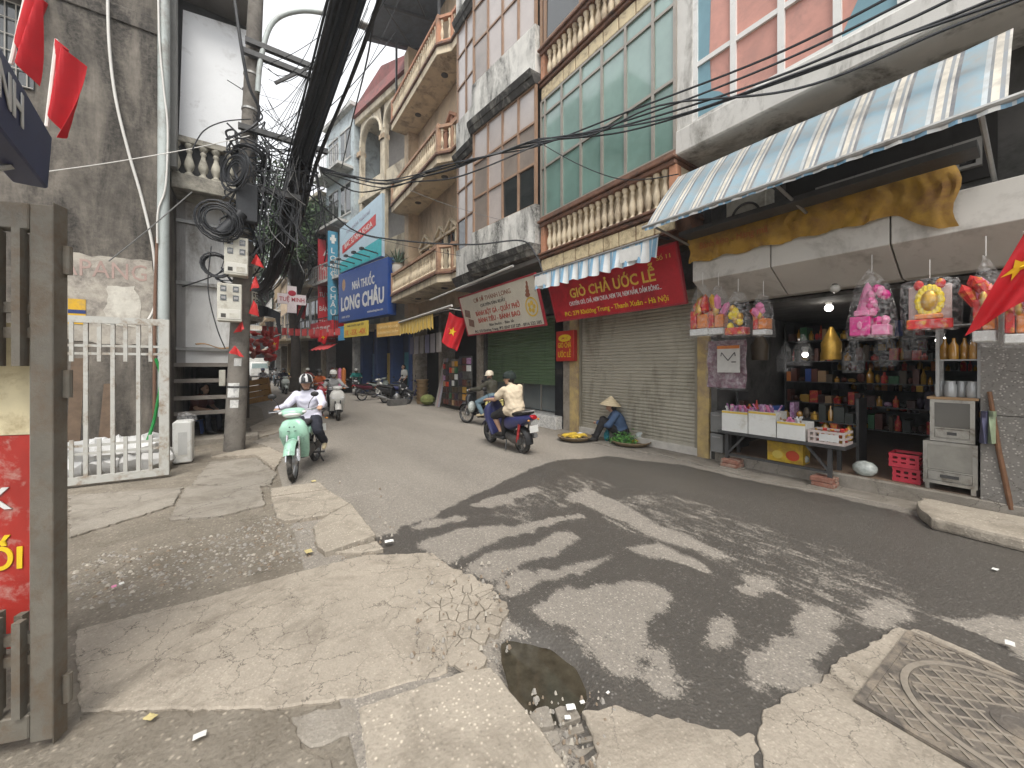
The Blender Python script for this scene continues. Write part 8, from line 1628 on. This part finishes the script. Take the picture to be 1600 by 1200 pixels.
for k, (u0, u1, v0, lab) in enumerate(((112, 122, 560, 'brown board leaning behind the low gate near its hinge'), (160, 172, 600, 'short dark board leaning behind the low gate'))):
    a, b = gz(u0, 705), gy(u1, v0, 8.9); a.y = 8.4; a.x = gy(u0, 700, 8.4).x; tag(MB().bar(a, b, .14, .03).build('board', mat('dark_plank', (.11, .075, .05), .85, .25, 7)), lab, 'board')
cr = thing('wooden_crate', 'tilted brown wooden crate on the kerb behind the pole', 'crate', gz(400, 630)); p = gz(400, 630); MC = TR(p.x, p.y, .02, rad(20), 0, rad(-8)); WD = mat('orange_brown_wood', (.27, .15, .05), .75, .2, 7)
for k in range(4): MB(MC).box(-.5, .5, -.4, -.37, .05 + k * .25, .27 + k * .25).build('slat', WD, cr, bevel=.005); MB(MC).box(.47, .5, -.37, .4, .05 + k * .25, .27 + k * .25).build('slat', WD, cr); MB(MC).box(-.5, -.47, -.37, .4, .05 + k * .25, .27 + k * .25).build('slat', WD, cr)
for x in (-.45, .45): MB(MC).box(x - .03, x + .03, -.43, -.401, 0, 1.05).build('post', WD, cr)
cp = gy(335, 538, 10.0); tag(MB(TR(cp.x, cp.y, cp.z, .2, .1)).sheet(lambda u, v: (-.3 + .6 * u, -.12 + .24 * v, .03 * math.sin(u * 7) - .06 * u), 8, 4).build('cardboard', CARD, smooth=40, solid=.02), 'torn brown cardboard resting on the stall rail', 'cardboard')
p = gy(347, 590, 10.05); tag(MB().box(p.x - .05, p.x + .06, 9.99, 10.05, p.z - .18, p.z + .16).build('switch_box', BOX, bevel=.01), 'small pale switch box on the stall rail', 'switch box')
# litter and loose stones
def scrap(label, u, v, s, m, seed, z=.02):
    p = gz(u, v, z); g = MB(TR(p.x, p.y, z, seed)); g.sheet(lambda a, b: (s * (a - .5) * 1.5, s * (b - .5), s * .22 * abs(noise.noise(Vector((a * 3, b * 3, seed)))) + .004), 5, 4); return tag(g.build('litter_scrap', m, smooth=0, solid=.0015), label, 'litter', 'scraps of litter on the ground')
PAP = mat('litter_white', (.66, .66, .63), .7)
for u, v, s, lab, m in ((608, 846, .05, 'white plastic scrap at the corner of the kerb slab', PAP), (892, 1106, .028, 'white tissue in the gutter below the puddle', PAP), (887, 1122, .018, 'small white scrap under the tissue', PAP), (178, 917, .025, 'pale pink scrap on the pebbles', PINKL), (190, 912, .025, 'white scrap beside the pink one', PAP), (235, 1122, .03, 'pale leaf scrap near the gate foot', mat('dry_leaf', (.5, .42, .2), .8)), (312, 1150, .03, 'white chip on the rough concrete', PAP), (490, 752, .05, 'yellow leaf at the wheel of the mint motorbike', mat('dry_leaf', (.5, .42, .2), .8)), (482, 862, .05, 'yellowish stick of litter by the kerb slab', mat('dry_leaf', (.5, .42, .2), .8)), (1578, 1006, .035, 'white disc of litter near the drain cover', PAP), (1555, 890, .03, 'pale streak of litter on the wet road', PAP), (910, 1098, .015, 'small foam crumb by the concrete patch', PAP), (950, 1083, .012, 'foam crumb on the wet road edge', PAP)): scrap(lab, u, v, s, m, u * .01)
rr = random.Random(9); rub = MB()
for k in range(420):
    zone = rr.random()
    if zone < .45: u, v = rr.uniform(400, 620), rr.uniform(735, 880)
    elif zone < .75: u, v = rr.uniform(820, 960), rr.uniform(1080, 1215)
    else: u, v = rr.uniform(640, 800), rr.uniform(880, 1050)
    p = gz(u, v); r = rr.choice([.004, .005, .006, .008, .012]); rub.k = rr.choice([0, 1, 2]); T = TR(p.x, p.y, .0 + r * .3 + (.02 if zone > .75 else 0), rr.uniform(0, 3)); rub.add([(-r, -r * .7, -r), (r * .9, -r * .8, -r), (r, r * .6, -r), (-r * .7, r * .8, -r), (-r * .5, -r * .3, r * .7), (r * .5, -r * .35, r * .6), (r * .4, r * .3, r * .75), (-r * .4, r * .4, r * .6)], [(4, 5, 6, 7), (0, 1, 5, 4), (1, 2, 6, 5), (2, 3, 7, 6), (3, 0, 4, 7)], T)
tag(rub.build('rubble', [MAT['pebble_pale'], MAT['pebble_grey'], MAT['pebble_brown']]), 'loose grit and rubble along the kerb and gutter', kind='stuff')
# ------------------------------------------------------------------ damp air of the overcast morning
hm = bpy.data.materials.new('haze_air'); hm.use_nodes = True; t = NT(hm); pv = t.n('VolumePrincipled', Density=.0022); pv.inputs['Color'].default_value = (.93, .96, 1, 1); pv.inputs['Anisotropy'].default_value = .2
ou = t.n('OutputMaterial'); hm.node_tree.links.new(pv.outputs[0], ou.inputs['Volume'])
tag(MB().box(-410, 410, -410, 410, -1.1, 19.5).build('haze', hm), 'thin pale damp haze in the air of the street', kind='stuff')
